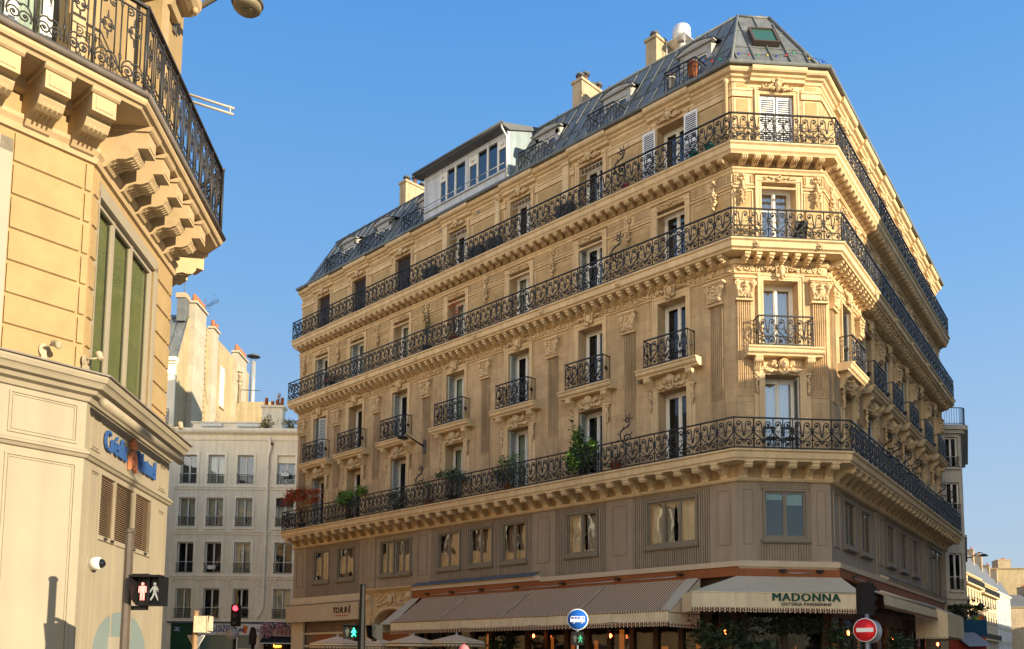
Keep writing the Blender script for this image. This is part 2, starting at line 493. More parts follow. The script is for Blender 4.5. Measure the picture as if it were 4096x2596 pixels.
def thorn_spiral():
    m = MB()
    P = [(.10-.03*math.cos(t*4), .06+t*.5) for t in (0,.2,.4)]
    P = bez((.22,.0),(-.05,.06),(-.26,.28),(-.16,.52),8)+bez((-.16,.52),(-.08,.66),(.24,.60),(.26,.86),7)[1:]+spiral(.14,.88,.12,.03,0,2.6*PI,14)[1:]
    m.tube(xz(P), [.032-.0004*i for i in range(len(P))], 5)
    Q = spiral(.10,.26,.03,.17,2.2*PI,-.1*PI,16)
    m.tube(xz(Q), .026, 5)
    for t, a in (((-.22,.22),2.7),((-.2,.42),2.5),((-.02,.58),1.9),((.18,.62),1.2),((.27,.9),.5),((.2,1.0),1.3),((.1,.99),1.9),((.04,.9),2.7),((.24,.36),.6)):
        for da in (-.5,0,.5):
            l = .11 if da == 0 else .075
            b = (t[0]+.045*math.cos(a), t[1]+.045*math.sin(a))
            m.tube([(t[0],0,t[1]),(b[0],0,b[1]),(b[0]+l*math.cos(a+da),0,b[1]+l*math.sin(a+da))], [.018,.014,.004], 4)
    return m
SNAIL = thorn_spiral().mesh('railing_ornament', [IRON])

BALC = [(8.03, 8.38, .81, 'lower'), (14.93, 15.29, .70, 'middle'), (18.27, 18.62, .56, 'top')]
SLABP = [
 [(0,8.03),(.74,8.03),(.75,8.08),(.80,8.12),(.81,8.30),(.87,8.33),(.87,8.38),(0,8.38)],
 [(0,14.93),(.60,14.93),(.62,14.98),(.69,15.02),(.70,15.20),(.76,15.24),(.76,15.29),(0,15.29)],
 [(0,18.27),(.47,18.27),(.50,18.33),(.55,18.38),(.56,18.52),(.62,18.57),(.62,18.62),(0,18.62)]]
nc_ind = 0
cm = [corbel1().mesh('corbel', [TRIM]), corbel2().mesh('corbel', [TRIM]), corbel3().mesh('corbel', [TRIM])]
rest = MB(); rest_src = [corbel1(), corbel2(), corbel3()]
for bi, (zs, zt, d, nm) in enumerate(BALC):
    mb = MB(); sweep(mb, SLABP[bi])
    if bi == 1:
        for F, W, xs in ((FL, LL, PLB[1:]), (FC, WC, [.45, WC-.5]), (FR, LR, PRB[1:])):
            for x in xs:
                t = MB(); t.blob((x,.72,15.11),.075,.06,.085); t.blob((x,.78,15.09),.035,.04,.03)
                for a in range(8): t.blob((x+.085*math.cos(a*PI/4),.71,15.11+.09*math.sin(a*PI/4)),.035,.03,.035)
                mb.append(t, F)
    bal = part(mb, 'balcony', [TRIM])
    # runs of railing: left street, corner, right street
    dr = d-.03
    m = MB(); rail_run(m, -dr*TA, LL, dr, zt); rail_side(m, LL, 0, dr, zt); m.obj('railing', [IRON], bal, FL)
    m = MB(); rail_run(m, -dr*TB, WC+dr*TA, dr, zt); m.obj('railing', [IRONB if bi else IRON], bal, FC)
    m = MB(); rail_run(m, 0, LR+dr*TB, dr, zt); rail_side(m, 0, 0, dr, zt); m.obj('railing', [IRON], bal, FR)
    # corbels
    if bi == 0: sp, c0, cc = .71, .42, (.125,.84,1.545,2.28,2.93)
    elif bi == 1: sp, c0, cc = .415, .22, (.27,.655,1.075,1.51,1.925,2.34,2.745)
    else: sp, c0, cc = .43, .22, (.255,.68,1.11,1.55,1.98,2.41,2.83)
    pos = [(FC, WC-c) for c in cc]
    n = int((LL-c0-.1)/sp); pos += [(FL, c0+sp*k) for k in range(n+1)]
    n2 = int((LR-c0-.1)/sp); pos += [(FR, LR-(c0+sp*k)) for k in range(n2+1)]
    lim = len(pos) if bi == 0 else (22 if bi == 1 else 8)
    for k, (F, x) in enumerate(pos):
        mw = F @ T(x, 0, 0)
        if k < lim:
            link(bpy.data.objects.new('corbel', cm[bi]), bal, mw)
        else: rest.append(rest_src[bi], mw)
o = part(rest, 'corbel', [TRIM]); o['kind'] = 'stuff'
# bronze-black thorned spirals dividing the balconies
for (F, x, y, z) in ((FL,4.42,.45,19.25),(FL,4.45,.6,15.95),(FL,4.0,.7,9.2),(FL,15.25,.7,9.15)):
    link(bpy.data.objects.new('railing_ornament', SNAIL), ROOT, F @ T(x, y, z) @ Matrix.Diagonal((-1,1,1.0,1)))
for s in (4.9, 6.3, 8.2, 9.9, 15.6, 17.8):
    link(bpy.data.objects.new('railing_ornament', SNAIL), ROOT, FR @ T(LR-s, .72, 9.2) @ RZ(1.2) @ Matrix.Scale(.9, 4))

# ---- window joinery, copied bay by bay
def french_window(h, hw=HW, transom=None):
    m = MB(); y0, y1 = -.50, -.43
    m.box(-hw, -hw+.06, y0, y1, 0, h); m.box(hw-.06, hw, y0, y1, 0, h)
    m.box(-hw+.06, hw-.06, y0, y1, h-.09, h); m.box(-hw+.06, hw-.06, y0, y1, 0, .06)
    for s in (-1, 1):
        a, b = sorted((s*(hw-.06), s*.0))
        m.box(a+.002, a+.07, y0+.015, y1-.012, .06, h-.09); m.box(b-.07, b-.002, y0+.015, y1-.012, .06, h-.09)
        m.box(a+.07, b-.07, y0+.015, y1-.012, h-.16, h-.09); m.box(a+.07, b-.07, y0+.015, y1-.012, .06, .42)
        if transom: m.box(a+.07, b-.07, y0+.02, y1-.02, transom, transom+.045)
    m.box(-.035, .035, y1-.01, y1+.015, .06, h-.09)
    return m
def pane_pair(h, hw=HW):
    m = MB()
    for s in (-1, 1):
        a, b = sorted((s*(hw-.12), s*.06))
        m.quad((b,-.465,.40), (a,-.465,.40), (a,-.465,h-.15), (b,-.465,h-.15))
    return m
def louvre(w, h, solid=.0):
    m = MB()
    m.box(0,.05,0,.032,0,h); m.box(w-.05,w,0,.032,0,h); m.box(.05,w-.05,0,.032,0,.09); m.box(.05,w-.05,0,.032,h-.07,h); m.box(.05,w-.05,0,.032,h*.45,h*.45+.08)
    z = .1
    while z < h-.08:
        m.add([(.05,.004,z+.05),(w-.05,.004,z+.05),(w-.05,.03,z),(.05,.03,z)], [(0,1,2,3)]); z += .075
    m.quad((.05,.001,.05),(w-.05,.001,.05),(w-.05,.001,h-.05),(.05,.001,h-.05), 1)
    return m
def curtain(w, h, split=True, amp=.025, yc=-.60):
    m = MB(); n = 22; rows = 5
    for s in ((-1, 1) if split else (0,)):
        vs = []
        for j in range(rows+1):
            t = j/rows; gather = .92+.08*abs(t-.35)/.65 if split else 1
            for i in range(n+1):
                u = i/n
                x = s*(w-u*w*.97*gather) if split else -w+2*w*u
                vs.append((x, yc+amp*math.sin(u*27+math.sin(j*1.3)), .05+t*(h-.1)))
        m.add(vs, [(j*(n+1)+i, j*(n+1)+i+1, (j+1)*(n+1)+i+1, (j+1)*(n+1)+i) for j in range(rows) for i in range(n)], 0, True)
    return m
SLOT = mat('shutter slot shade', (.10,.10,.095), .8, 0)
WIN = []
for li, (z0, z1) in enumerate(LEV):
    h = z1-z0
    WIN.append(dict(frame=french_window(h, transom=(h*.66 if li == 2 else None)).mesh('window', [WHITE]),
                    pane=pane_pair(h).mesh('pane', [GLASS]), panes=pane_pair(h).mesh('pane', [SKYGL]), panec=pane_pair(h).mesh('pane', [PALEGL]),
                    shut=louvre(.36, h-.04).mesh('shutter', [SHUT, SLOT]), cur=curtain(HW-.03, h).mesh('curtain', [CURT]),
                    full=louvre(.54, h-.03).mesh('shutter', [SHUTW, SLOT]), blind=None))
bb = MB(); bb.box(-HW, HW, -.2, -.17, .02, 2.03)
for k in range(26): bb.box(-HW+.03, HW-.03, -.17, -.162, .06+k*.075, .115+k*.075)
BLM = bb.mesh('roller_blind', [BLIND])
gg = MB()
for z in (.0, .22): gg.tube([(-HW,-.06,z),(HW,-.06,z)], .012, 4)
for k in range(7): gg.tube([(-HW+.05+k*.18,-.06,0),(-HW+.05+k*.18,-.06,.22)], .008, 4)
GRILLE = gg.mesh('window_grille', [WHITE])
rw = random.Random(5)
for nm, F, W, CB, PB in FACS:
    for bi, c in enumerate(CB):
        for li, (z0, z1) in enumerate(LEV):
            mw = F @ T(c, 0, z0); D = WIN[li]
            if nm == 'L' and li == 3 and bi >= 4:
                w = link(bpy.data.objects.new('window', D['frame']), ROOT, mw)
                link(bpy.data.objects.new('roller_blind', BLM), w, mw); continue
            w = link(bpy.data.objects.new('window', D['frame']), ROOT, mw)
            link(bpy.data.objects.new('pane', D['panec' if nm == 'C' else ('panes' if nm == 'L' and li > 1 else 'pane')]), w, mw)
            if nm == 'C' and li == 3:
                for s in (0, 1): link(bpy.data.objects.new('shutter', D['full']), w, mw @ T(-.56+s*.58, -.12, .015))
                continue
            if nm == 'L' and li == 3 and bi == 0:
                for s in (-1, 1): link(bpy.data.objects.new('shutter', D['full']), w, mw @ T(s*(HW+.30)-.27, .06, .015))
                continue
            if li == 3:
                if nm == 'L' and bi in (1, 2, 3): link(bpy.data.objects.new('window_grille', GRILLE), w, mw @ T(0, 0, 1.75))
                continue
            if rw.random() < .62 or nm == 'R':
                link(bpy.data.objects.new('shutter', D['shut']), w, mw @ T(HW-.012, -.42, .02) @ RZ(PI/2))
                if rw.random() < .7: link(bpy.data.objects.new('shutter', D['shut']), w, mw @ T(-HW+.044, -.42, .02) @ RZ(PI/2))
            if rw.random() < .22 or (nm == 'C' and li == 0): link(bpy.data.objects.new('curtain', D['cur']), w, mw)
# a half closed louvre on the far left bay, as in the street view
o = link(bpy.data.objects.new('shutter', louvre(.42, 2.2).mesh('shutter', [SHUT, SLOT])), ROOT, FL @ T(24.2-.42, -.1, 11.9) @ RZ(.5))

# ---- carved stone, one mesh per motif
R2 = random.Random(3)
def leafspray(m, x, y, z, n, r, up=True, sz=.04):
    for i in range(n):
        a = R2.uniform(0, PI) if up else R2.uniform(0, 2*PI)
        q = r*R2.uniform(.4, 1)
        s = sz*R2.uniform(.7, 1.2)
        m.blob((x+q*math.cos(a), y, z+q*math.sin(a)), s*1.5, s*.8, s*.6, mw=RY(-a))
def surround(z0, z1, hw=HW, w=.20, crown=None, prj=.055):
    m = MB()
    for s in (-1, 1):
        a, b = sorted((s*hw, s*(hw+w)))
        m.box(a, b, 0, prj, z0, z1+w)
        a, b = sorted((s*(hw+.045), s*(hw+.075)))
        z = z0+.05
        while z < z1+.05:
            m.box(a, b, prj, prj+.014, z, z+.05); z += .085
        a, b = sorted((s*(hw+w-.05), s*(hw+w)))
        m.box(a, b, prj, prj+.03, z0, z1+w)
    m.box(-hw, hw, 0, prj, z1, z1+w)
    m.box(-hw-w+.05, hw+w-.05, prj, prj+.03, z1+w-.05, z1+w)
    x = -hw
    while x < hw-.03:
        m.box(x, x+.05, prj, prj+.014, z1+.045, z1+.075); x += .085
    return m
def head_relief():
    m = MB(); y = .12; z = 11.33
    m.blob((0,y,z), .105,.10,.15, lvl=2); m.blob((0,y+.10,z-.01), .02,.03,.035); m.blob((0,y+.075,z-.075),.04,.03,.015)
    for s in (-1,1): m.blob((s*.04,y+.085,z+.03),.02,.015,.012)
    m.blob((0,y-.02,z-.17), .06,.06,.08)
    for i in range(11):
        a = PI*(-.1+1.2*i/10); m.blob((.125*math.cos(a), y-.01, z+.03+.15*math.sin(a)), .045,.06,.045)
    m.tube([(.16*math.cos(PI*i/8), y-.05, z+.02+.20*math.sin(PI*i/8)) for i in range(9)], .018, 5)
    for s in (-1,1):
        for k in range(4): m.blob((s*(.14-.012*k), y-.02, z-.02-.06*k), .035,.04,.035)
        P = bez((s*.17,.05,11.22),(s*.15,.10,11.06),(s*.04,.12,11.03),(0,.12,11.03),6); m.tube(P, [.035,.045,.05,.055,.06,.06,.06], 6)
        P = bez((s*.30,.05,11.24),(s*.36,.09,11.06),(s*.52,.08,11.10),(s*.60,.05,11.22),7); m.tube(P, [.02,.035,.045,.05,.045,.035,.02], 6)
        for k in range(6): m.blob((s*(.08+.02*k), .14, 11.05+.03*k*(k>2)*.5), .03)
        m.tube([(p[0],.07,p[1]) for p in spiral(s*.30,11.42,.015,.085,0,s*3.4*PI,14)], .022, 5)
        m.blob((s*.24,.08,11.30),.06,.05,.07); m.blob((s*.36,.07,11.36),.05,.04,.05); m.blob((s*.27,.08,11.14),.06,.05,.05)
        m.tube([(p[0],.06,p[1]) for p in spiral(s*.22,11.10,.01,.06,0,-s*2.6*PI,12)], .018, 5)
        leafspray(m, s*.40, .05, 11.25, 7, .13, False, .032)
        leafspray(m, s*.55, .05, 11.3, 4, .08, False, .025)
        a, b = sorted((s*.42, s*.62))
        m.box(a, b, 0, .04, 11.50, 11.53); m.box(min(s*.6,s*.62), max(s*.6,s*.62), 0, .04, 11.33, 11.50)
    return m
def pediment():
    m = MB()
    m.prism([(0,11.57),(.34,11.57),(.36,11.62),(.43,11.66),(.45,11.70),(.45,11.76),(.50,11.80),(.50,11.845),(0,11.845)], -1.25, 1.25)
    m.box(-.66, .66, 0, .02, 11.245, 11.569)
    for s in (-1, 1):
        c = s*.86; w = .105
        pr = [(0,11.569),(.34,11.569),(.36,11.50),(.33,11.42),(.24,11.36),(.17,11.28),(.13,11.16),(.08,11.08),(0,11.05)]
        m.prism(pr, c-w, c+w)
        m.box(c-w-.025, c+w+.025, 0, .37, 11.53, 11.572)
        m.prism(arc(.27,11.45,.085,0,2*PI,12)[:-1], c-w-.02, c+w+.02)
        for x in (-.06,0,.06): m.tube([(c+x,.355,11.52),(c+x,.34,11.42),(c+x,.25,11.36),(c+x,.17,11.26),(c+x,.11,11.1)], .02, 5)
        z = 11.06
        for k in range(9):
            t = k/8; q = .075*(1-.5*t)
            for j in range(2): m.blob((c+R2.uniform(-1,1)*q*.7, .08+R2.uniform(0,.04), z-.08*k), q*.75, .05, .055)
        m.box(c-.07, c+.07, 0, .03, 8.38, 10.4)
    return m
def capital():
    m = MB()
    m.box(-.37,.37,0,.16,14.17,14.24); m.box(-.33,.33,0,.13,14.13,14.17)
    m.prism([(-.25,13.52),(.25,13.52),(.30,14.13),(-.30,14.13)], 0, .10, 'y')
    m.box(-.29,.29,0,.10,13.46,13.52)
    for s in (-1,1):
        m.tube([(p[0],.12,p[1]) for p in spiral(s*.27,14.02,.015,.10,0,-s*3.6*PI,16)], .03, 5)
        m.blob((s*.27,.14,14.02),.035,.03,.035)
        for k in range(5): m.blob((s*(.27-.02*k), .11, 13.88-.075*k), .05,.045,.05)
    m.blob((0,.14,14.03),.06,.05,.07); m.blob((0,.13,13.92),.10,.05,.05); m.blob((0,.12,13.80),.06,.05,.08)
    for k in range(22):
        t = R2.random(); m.blob((R2.uniform(-1,1)*(.17+.06*t), .10+R2.uniform(0,.04), 13.57+t*.42), R2.uniform(.03,.055), .035, R2.uniform(.03,.06))
    for k in range(5): m.blob((-.22+.11*k, .11, 13.60), .045,.04,.075)
    return m
def pilaster():
    m = MB(); w = .25
    m.box(-w-.02, w+.02, 0, .035, 8.38, 10.30)
    m.box(-w, w, 0, .03, 10.3301, 13.46)
    n = 7; pw = 2*w/n
    for i in range(n):
        x = -w+i*pw
        m.box(x+.012, x+.040, .03, .068, 10.33, 13.44)
    m.box(-w, w, .03, .062, 10.30, 10.345)
    return m
def garland():
    m = MB()
    m.blob((0,.08,17.72),.07,.06,.07); m.blob((-.06,.06,17.62),.05,.04,.06); m.blob((.06,.06,17.62),.05,.04,.06)
    leafspray(m, 0,.06,17.66,8,.15,False,.04)
    m.tube([(0,.06,17.55),(0,.08,17.35)], .035, 6)
    for k in range(26):
        t = k/25; q = .09*math.sin(PI*min(1,.25+t*.75))+.015
        m.blob((R2.uniform(-1,1)*q, .07+R2.uniform(0,.05), 17.36-.58*t), .042*(1-.35*t)+.012, .04, .045)
    return m
def frieze4(w):
    m = MB()
    m.box(-w, w, 0, .03, 17.50, 17.82)
    n = int(2*w/.105)
    for i in range(n):
        x = -w+(i+.5)*2*w/n
        if abs(x) < .17: continue
        m.box(x-.036, x-.018, .03, .075, 17.53, 17.77); m.box(x+.018, x+.036, .03, .075, 17.53, 17.77)
        m.prism([(x+.034*math.cos(PI*k/5), 17.77+.03*math.sin(PI*k/5)) for k in range(6)], .03, .075, 'y')
    for i in range(int(2*w/.07)):
        x = -w+i*.07+.01
        m.box(x, x+.04, 0, .075, 17.425, 17.475)
    m.box(-w, w, 0, .045, 17.476, 17.498)
    for a, b in ((-w+.02,-w+.06),(w-.06,w-.02)): m.box(a, b, 0, .03, 15.45, 17.28)
    m.box(-w+.06, w-.06, 0, .03, 17.24, 17.28)
    return m
def scroll_frieze(L):
    m = MB(); x = .1; k = 0
    while x < L-.2:
        s = 1 if k % 2 else -1
        m.tube([(p[0],.07,p[1]) for p in spiral(x+.09,14.585,.015,.095,0,s*2.7*PI,11)], .03, 4)
        m.tube([(x-.06,.045,14.585-s*.06),(x+.02,.05,14.585-s*.085),(x+.1,.05,14.585-s*.08)], .02, 4)
        for j in range(4): m.blob((x+R2.uniform(-.05,.2), .05, 14.585+R2.uniform(-.10,.10)), R2.uniform(.035,.06), .05, R2.uniform(.03,.05))
        x += .19; k += 1
    return m
def cartouche():
    m = MB(); z = 14.50
    m.blob((0,.10,z), .12,.07,.20, lvl=2); m.blob((0,.12,z-.26),.05,.05,.07)
    for s in (-1,1):
        m.tube([(p[0],.10,p[1]) for p in spiral(s*.15,z+.17,.015,.075,0,s*3*PI,12)], .03, 5)
        m.tube([(p[0],.10,p[1]) for p in spiral(s*.14,z-.17,.015,.06,0,-s*3*PI,12)], .026, 5)
        m.tube([(s*.20,.10,z+.13),(s*.17,.10,z),(s*.19,.10,z-.14)], .03, 5)
        for k in range(8): m.blob((s*(.24+.04*k), .07+R2.uniform(0,.03), z+.06+R2.uniform(-.07,.07)), .045,.04,.04)
    m.tube([(-.12,.1,z+.22),(0,.13,z+.25),(.12,.1,z+.22)], .03, 5)
    return m
def palmette():
    m = MB(); z = 20.92
    m.blob((0,.10,z), .12,.08,.14, lvl=2); m.blob((0,.11,z+.16),.11,.07,.06); m.blob((0,.10,z-.15),.06,.06,.07)
    for s in (-1,1):
        m.tube([(p[0],.10,p[1]) for p in spiral(s*.15,z+.13,.012,.06,0,s*2.6*PI,9)], .03, 4)
        m.tube(bez((s*.10,.08,z-.12),(s*.25,.09,z-.02),(s*.38,.08,z-.18),(s*.54,.06,z-.08),6), [.045,.042,.038,.034,.03,.02,.012], 5)
        for k in range(14):
            t = R2.random(); m.blob((s*(.14+.38*t), .075, z-.07+R2.uniform(-.09,.12)*(1-.5*t)), .065,.04,.034, mw=RY(R2.uniform(-1.2,1.2)))
    return m
def lintel_carving():
    m = MB()
    m.box(-HW-.2, HW+.2, 0, .05, 17.60, 17.80)
    for k in range(40): m.blob((R2.uniform(-.56,.56), .07, 17.69+R2.uniform(-.05,.05)), R2.uniform(.02,.04), .025, R2.uniform(.015,.03))
    m.tube([(.07*math.cos(a*PI/5), .08, 17.69+.07*math.sin(a*PI/5)) for a in range(11)], .02, 4)
    m.box(-HW-.24, HW+.24, 0, .10, 17.80, 17.828)
    return m
MOT = {k: f.mesh(k, [TRIM if k in ('window_surround','pediment') else (FLUTE if k == 'pilaster' else CARVE)]) for k, f in dict(head_carving=head_relief(), pediment=pediment(), capital=capital(), pilaster=pilaster(), garland=garland(), cartouche=cartouche(), palmette=palmette(), lintel=lintel_carving()).items()}
for k in ('head_carving','capital','garland','cartouche','palmette','lintel'):   # undercut, strongly modelled relief
    for v in MOT[k].vertices: v.co.y *= 1.55
MOT['pilaster_clean'] = pilaster().mesh('pilaster', [STONE])
def sur_all():
    m = MB()
    m.append(surround(8.38, 11.04)); m.append(surround(11.85, 14.20, w=.19)); m.append(surround(15.29, 17.57, w=.21)); 
    m.append(surround(18.62, 20.68, w=.17, prj=.03))
    m.box(-.92, .92, 0, .02, 20.88, 21.0)
    return m
MOT['window_surround'] = sur_all().mesh('window_surround', [TRIM])
bm = MB()
t = MB(); rail_run(t, -.90, .90, .42, 11.85, False)
for s in (-1, 1):
    p = MB(); post(p, s*.90); t.append(p, T(0,.42,11.85))
    t.box(s*.90-.02, s*.90+.02, 0, .42, 12.83, 12.86); t.tube([(s*.9,.02,11.85),(s*.9,.02,12.85)], .012, 4)
    t.tube([(s*.9,.22,11.9),(s*.9,.22,12.83)], .01, 4); t.box(s*.9-.01, s*.9+.01, 0,.42, 11.9, 11.93)
    t.blob((s*.9,.22,12.38), .02,.09,.09)
BKR = t.mesh('railing', [IRON]); BKRB = t.mesh('railing', [IRONB])
for nm, F, W, CB, PB in FACS:
    for c in CB:
        mw = F @ T(c, 0, 0)
        link(bpy.data.objects.new('window_surround', MOT['window_surround']), ROOT, mw)
        p = link(bpy.data.objects.new('balconet', MOT['pediment']), ROOT, mw)
        link(bpy.data.objects.new('head_carving', MOT['head_carving']), p, mw)
        link(bpy.data.objects.new('railing', BKRB if nm == 'C' else BKR), p, mw)
        link(bpy.data.objects.new('cartouche', MOT['cartouche']), ROOT, mw)
        link(bpy.data.objects.new('palmette', MOT['palmette']), ROOT, mw)
        link(bpy.data.objects.new('lintel_carving', MOT['lintel']), ROOT, mw)
    for x in PB:
        mw = F @ T(x, 0, 0)
        p = link(bpy.data.objects.new('pilaster', MOT['pilaster_clean' if nm == 'C' else 'pilaster']), ROOT, mw)
        link(bpy.data.objects.new('capital', MOT['capital']), p, mw)
        link(bpy.data.objects.new('garland', MOT['garland']), ROOT, mw)
    m = scroll_frieze(W); m.obj('frieze', [CARVE], ROOT, F)
    # pier panels of the two top storeys
    edges = [0]+[v for c in sorted(CB) for v in (c-HW-.25, c+HW+.25)]+[W]
    for i in range(0, len(edges), 2):
        a, b = edges[i], edges[i+1]; h = (b-a)/2
        if h < .12: continue
        m2 = frieze4(h-.01)
        for z0, z1, q in ((18.75,20.46,.14),(20.87,21.0,.14)):
            m2.box(-h+.06, h-.06, 0, .012, z0-.06, z1+.04)
        m2.box(-h, h, 0, .07, 20.74, 20.81); m2.box(-h, h, 0, .045, 20.56, 20.74); m2.box(-h, h, 0, .06, 20.53, 20.555)
        o = m2.obj('pier_frieze', [TRIM], ROOT, F @ T((a+b)/2, 0, 0))
        for z0, z1, q in ((15.5,17.2,.10),(18.75,20.46,.14),(20.87,21.0,.14)):
            m = MB(); m.box(-h+q, h-q, 0, .02, z0, z1); m.obj('pier_panel', [RAW], o, F @ T((a+b)/2, 0, 0))
# rain pipes and vents on the left street side
m = MB(); m.lathe([(.07,18.62),(.07,21.0),(.10,21.02),(.10,21.12)], (.16,.12,0), 8); part(m, 'downpipe', [TRIM], FL)
for x in (7.30, 14.45):
    m = MB(); m.box(x-.16, x+.16, 0, .14, 18.62, 21.0); m.box(x-.2, x+.2, 0, .18, 20.98, 21.12); part(m, 'flue_casing', [TRIM], FL)
m = MB(); m.tube([(11.1,.1,18.6),(11.1,.1,20.95)], .14, 8); m.tube([(11.1,.1,20.9),(11.0,.1,21.0),(11.0,.34,21.05)], .11, 8); part(m, 'flue_casing', [TRIM], FL)
VENT = mat('grey grille', (.25,.22,.18), .7)
for x, z in ((12.4,21.0),(14.9,21.02)):
    m = MB(); m.box(x-.09, x+.09, 0, .03, z-.09, z+.09); m.box(x-.06,x+.06,.03,.04,z-.06,z+.06); part(m, 'vent_cover', [VENT], FL)
m = MB(); m.box(3.45,3.85,0,.16,11.55,11.95)
for k in range(4): m.box(3.49,3.81,.16,.17,11.66+k*.06,11.69+k*.06)
part(m, 'vent_cover', [VENT], FL)
# ------------------------------------------------------------------ taupe first storey (above the shops)
def ent_window(w, h, n):
    m = MB()
    f = .07
    m.box(-w-f, -w, -.08, .045, -f, h+f); m.box(w, w+f, -.08, .045, -f, h+f)
    m.box(-w, w, -.08, .045, h, h+f); m.box(-w, w, -.08, .045, -f, 0)
    for i in range(n):
        a = -w+2*w*i/n; b = -w+2*w*(i+1)/n
        for x0, x1 in ((a, a+.06), (b-.06, b)): m.box(x0+.001, x1-.001, -.07, -.02, .0, h)
        m.box(a+.06, b-.06, -.07, -.02, 0, .06); m.box(a+.06, b-.06, -.07, -.02, h-.06, h)
        if i: m.box(a-.02, a+.02, -.05, -.005, 0, h)
    m.box(-w-.14, w+.14, -.05, .12, -.16, -.075); m.box(-w-.12, w+.12, -.05, .08, -.20, -.16)
    return m
def ent_pane(w, h, n):
    m = MB()
    for i in range(n):
        a = -w+2*w*i/n+.06; b = -w+2*w*(i+1)/n-.06
        m.quad((b,-.045,.06),(a,-.045,.06),(a,-.045,h-.06),(b,-.045,h-.06))
    return m
ENTL = [(1.6,3.55,3),(5.86,7.26,2),(9.42,10.70,2),(11.37,12.65,2),(13.33,14.66,2),(16.65,17.6,2),(17.85,18.8,2),(20.96,22.28,2),(23.08,24.4,2)]
PIL_L = [(0,1.03),(4.17,5.36),(7.86,9.05),(15.15,16.35),(19.25,20.47),(25.13,26.3)]
ENTC = [(WC-2.21,WC-.88,2)]; PIL_C = [(0,WC-2.40),(WC-.65,WC)]
ENTR = [(LR-b,LR-a,2) for a, b in ((1.7,3.0),(3.9,5.17),(7.9,9.1),(10.2,11.4),(12.6,13.78))]+[(LR-19.6,LR-16.3,3)]
PIL_R = [(LR-b,LR-a) for a, b in ((0,1.25),(6.1,7.3),(14.9,16.0),(19.9,20.61))]
re_ = random.Random(8)
for nm, F, W, EN, PL in (('L',FL,LL,ENTL,PIL_L),('C',FC,WC,ENTC,PIL_C),('R',FR,LR,ENTR,PIL_R)):
    mb = MB()
    ops = [(a, b, 5.74 if b-a < 3 else 5.05, 7.22 if b-a < 3 else 7.35) for a, b, n in EN]
    wall_grid(mb, 0, W, 4.9, 7.52, ops, dep=.16, room=1.6, y=-.055)
    part(mb, 'first_storey_wall', [TAUPE, DARK], F)
    for a, b in PL:
        m = MB(); c = (a+b)/2; h = (b-a)/2
        m.box(-h, h, -.06, .0, 4.95, 7.5); iw = h-.30 if h > .4 else h*.42
        for x0, x1, z0, z1 in ((-iw-.02,-iw,5.5,7.28),(iw,iw+.02,5.5,7.28),(-iw,iw,7.26,7.28),(-iw,iw,5.5,5.52)):
            m.box(x0, x1, 0, .028, z0, z1)
        part(m, 'pilaster_panel', [TAUPE], F @ T(c, 0, 0))
    PLs = sorted(PL)
    for i in range(len(PLs)-1):
        a, b = PLs[i][1], PLs[i+1][0]
        m = MB(); m.box(a, b, -.055, -.02, 7.44, 7.5); m.box(a, a+.03, -.055, -.015, 4.95, 7.44); m.box(b-.03, b, -.055, -.015, 4.95, 7.44)
        if not (nm == 'L' and 16 < a < 17) and nm != 'R':
            x = a+.05
            while x < b-.08:
                zs = [(4.96, 7.40)]
                for e0, e1, n in EN:
                    if e0-.12 < x+.025 < e1+.12: zs = [(4.96, 5.53), (7.30, 7.40)]
                for z0, z1 in zs: m.box(x, x+.046, -.055, -.002, z0, z1)
                x += .086
        elif nm == 'L':
            for q in (16.62, 17.15, 17.82, 18.36): m.box(q, q+.46, -.055, -.045, 5.05, 5.42)
        part(m, 'slatted_infill', [TAUPE], F)
    for a, b, n in EN:
        big = b-a > 3; z0 = 5.05 if big else 5.74; h = 2.3 if big else 1.48; c = (a+b)/2
        mw = F @ T(c, -.03, z0)
        w = ent_window((b-a)/2, h, n).obj('window', [TAUPEF], ROOT, mw)
        ent_pane((b-a)/2, h, n).obj('pane', [GLASSR if nm == 'L' else GLASS], w, mw)
        if not big and nm != 'C':
            m = curtain((b-a)/2, h, re_.random() < .4, .035, -.30)
            m.obj('curtain', [CURTP if re_.random() < .5 else CURT], w, mw)
        if nm == 'C':
            m = MB(); m.box(-.60,-.05,-.14,-.12,h-.42,h-.05); m.box(.05,.60,-.14,-.12,h-.26,h-.05); m.obj('roller_blind', [mat('pale green blind', (.50,.56,.47), .8)], w, mw)

# ------------------------------------------------------------------ ground floor
mb = MB()
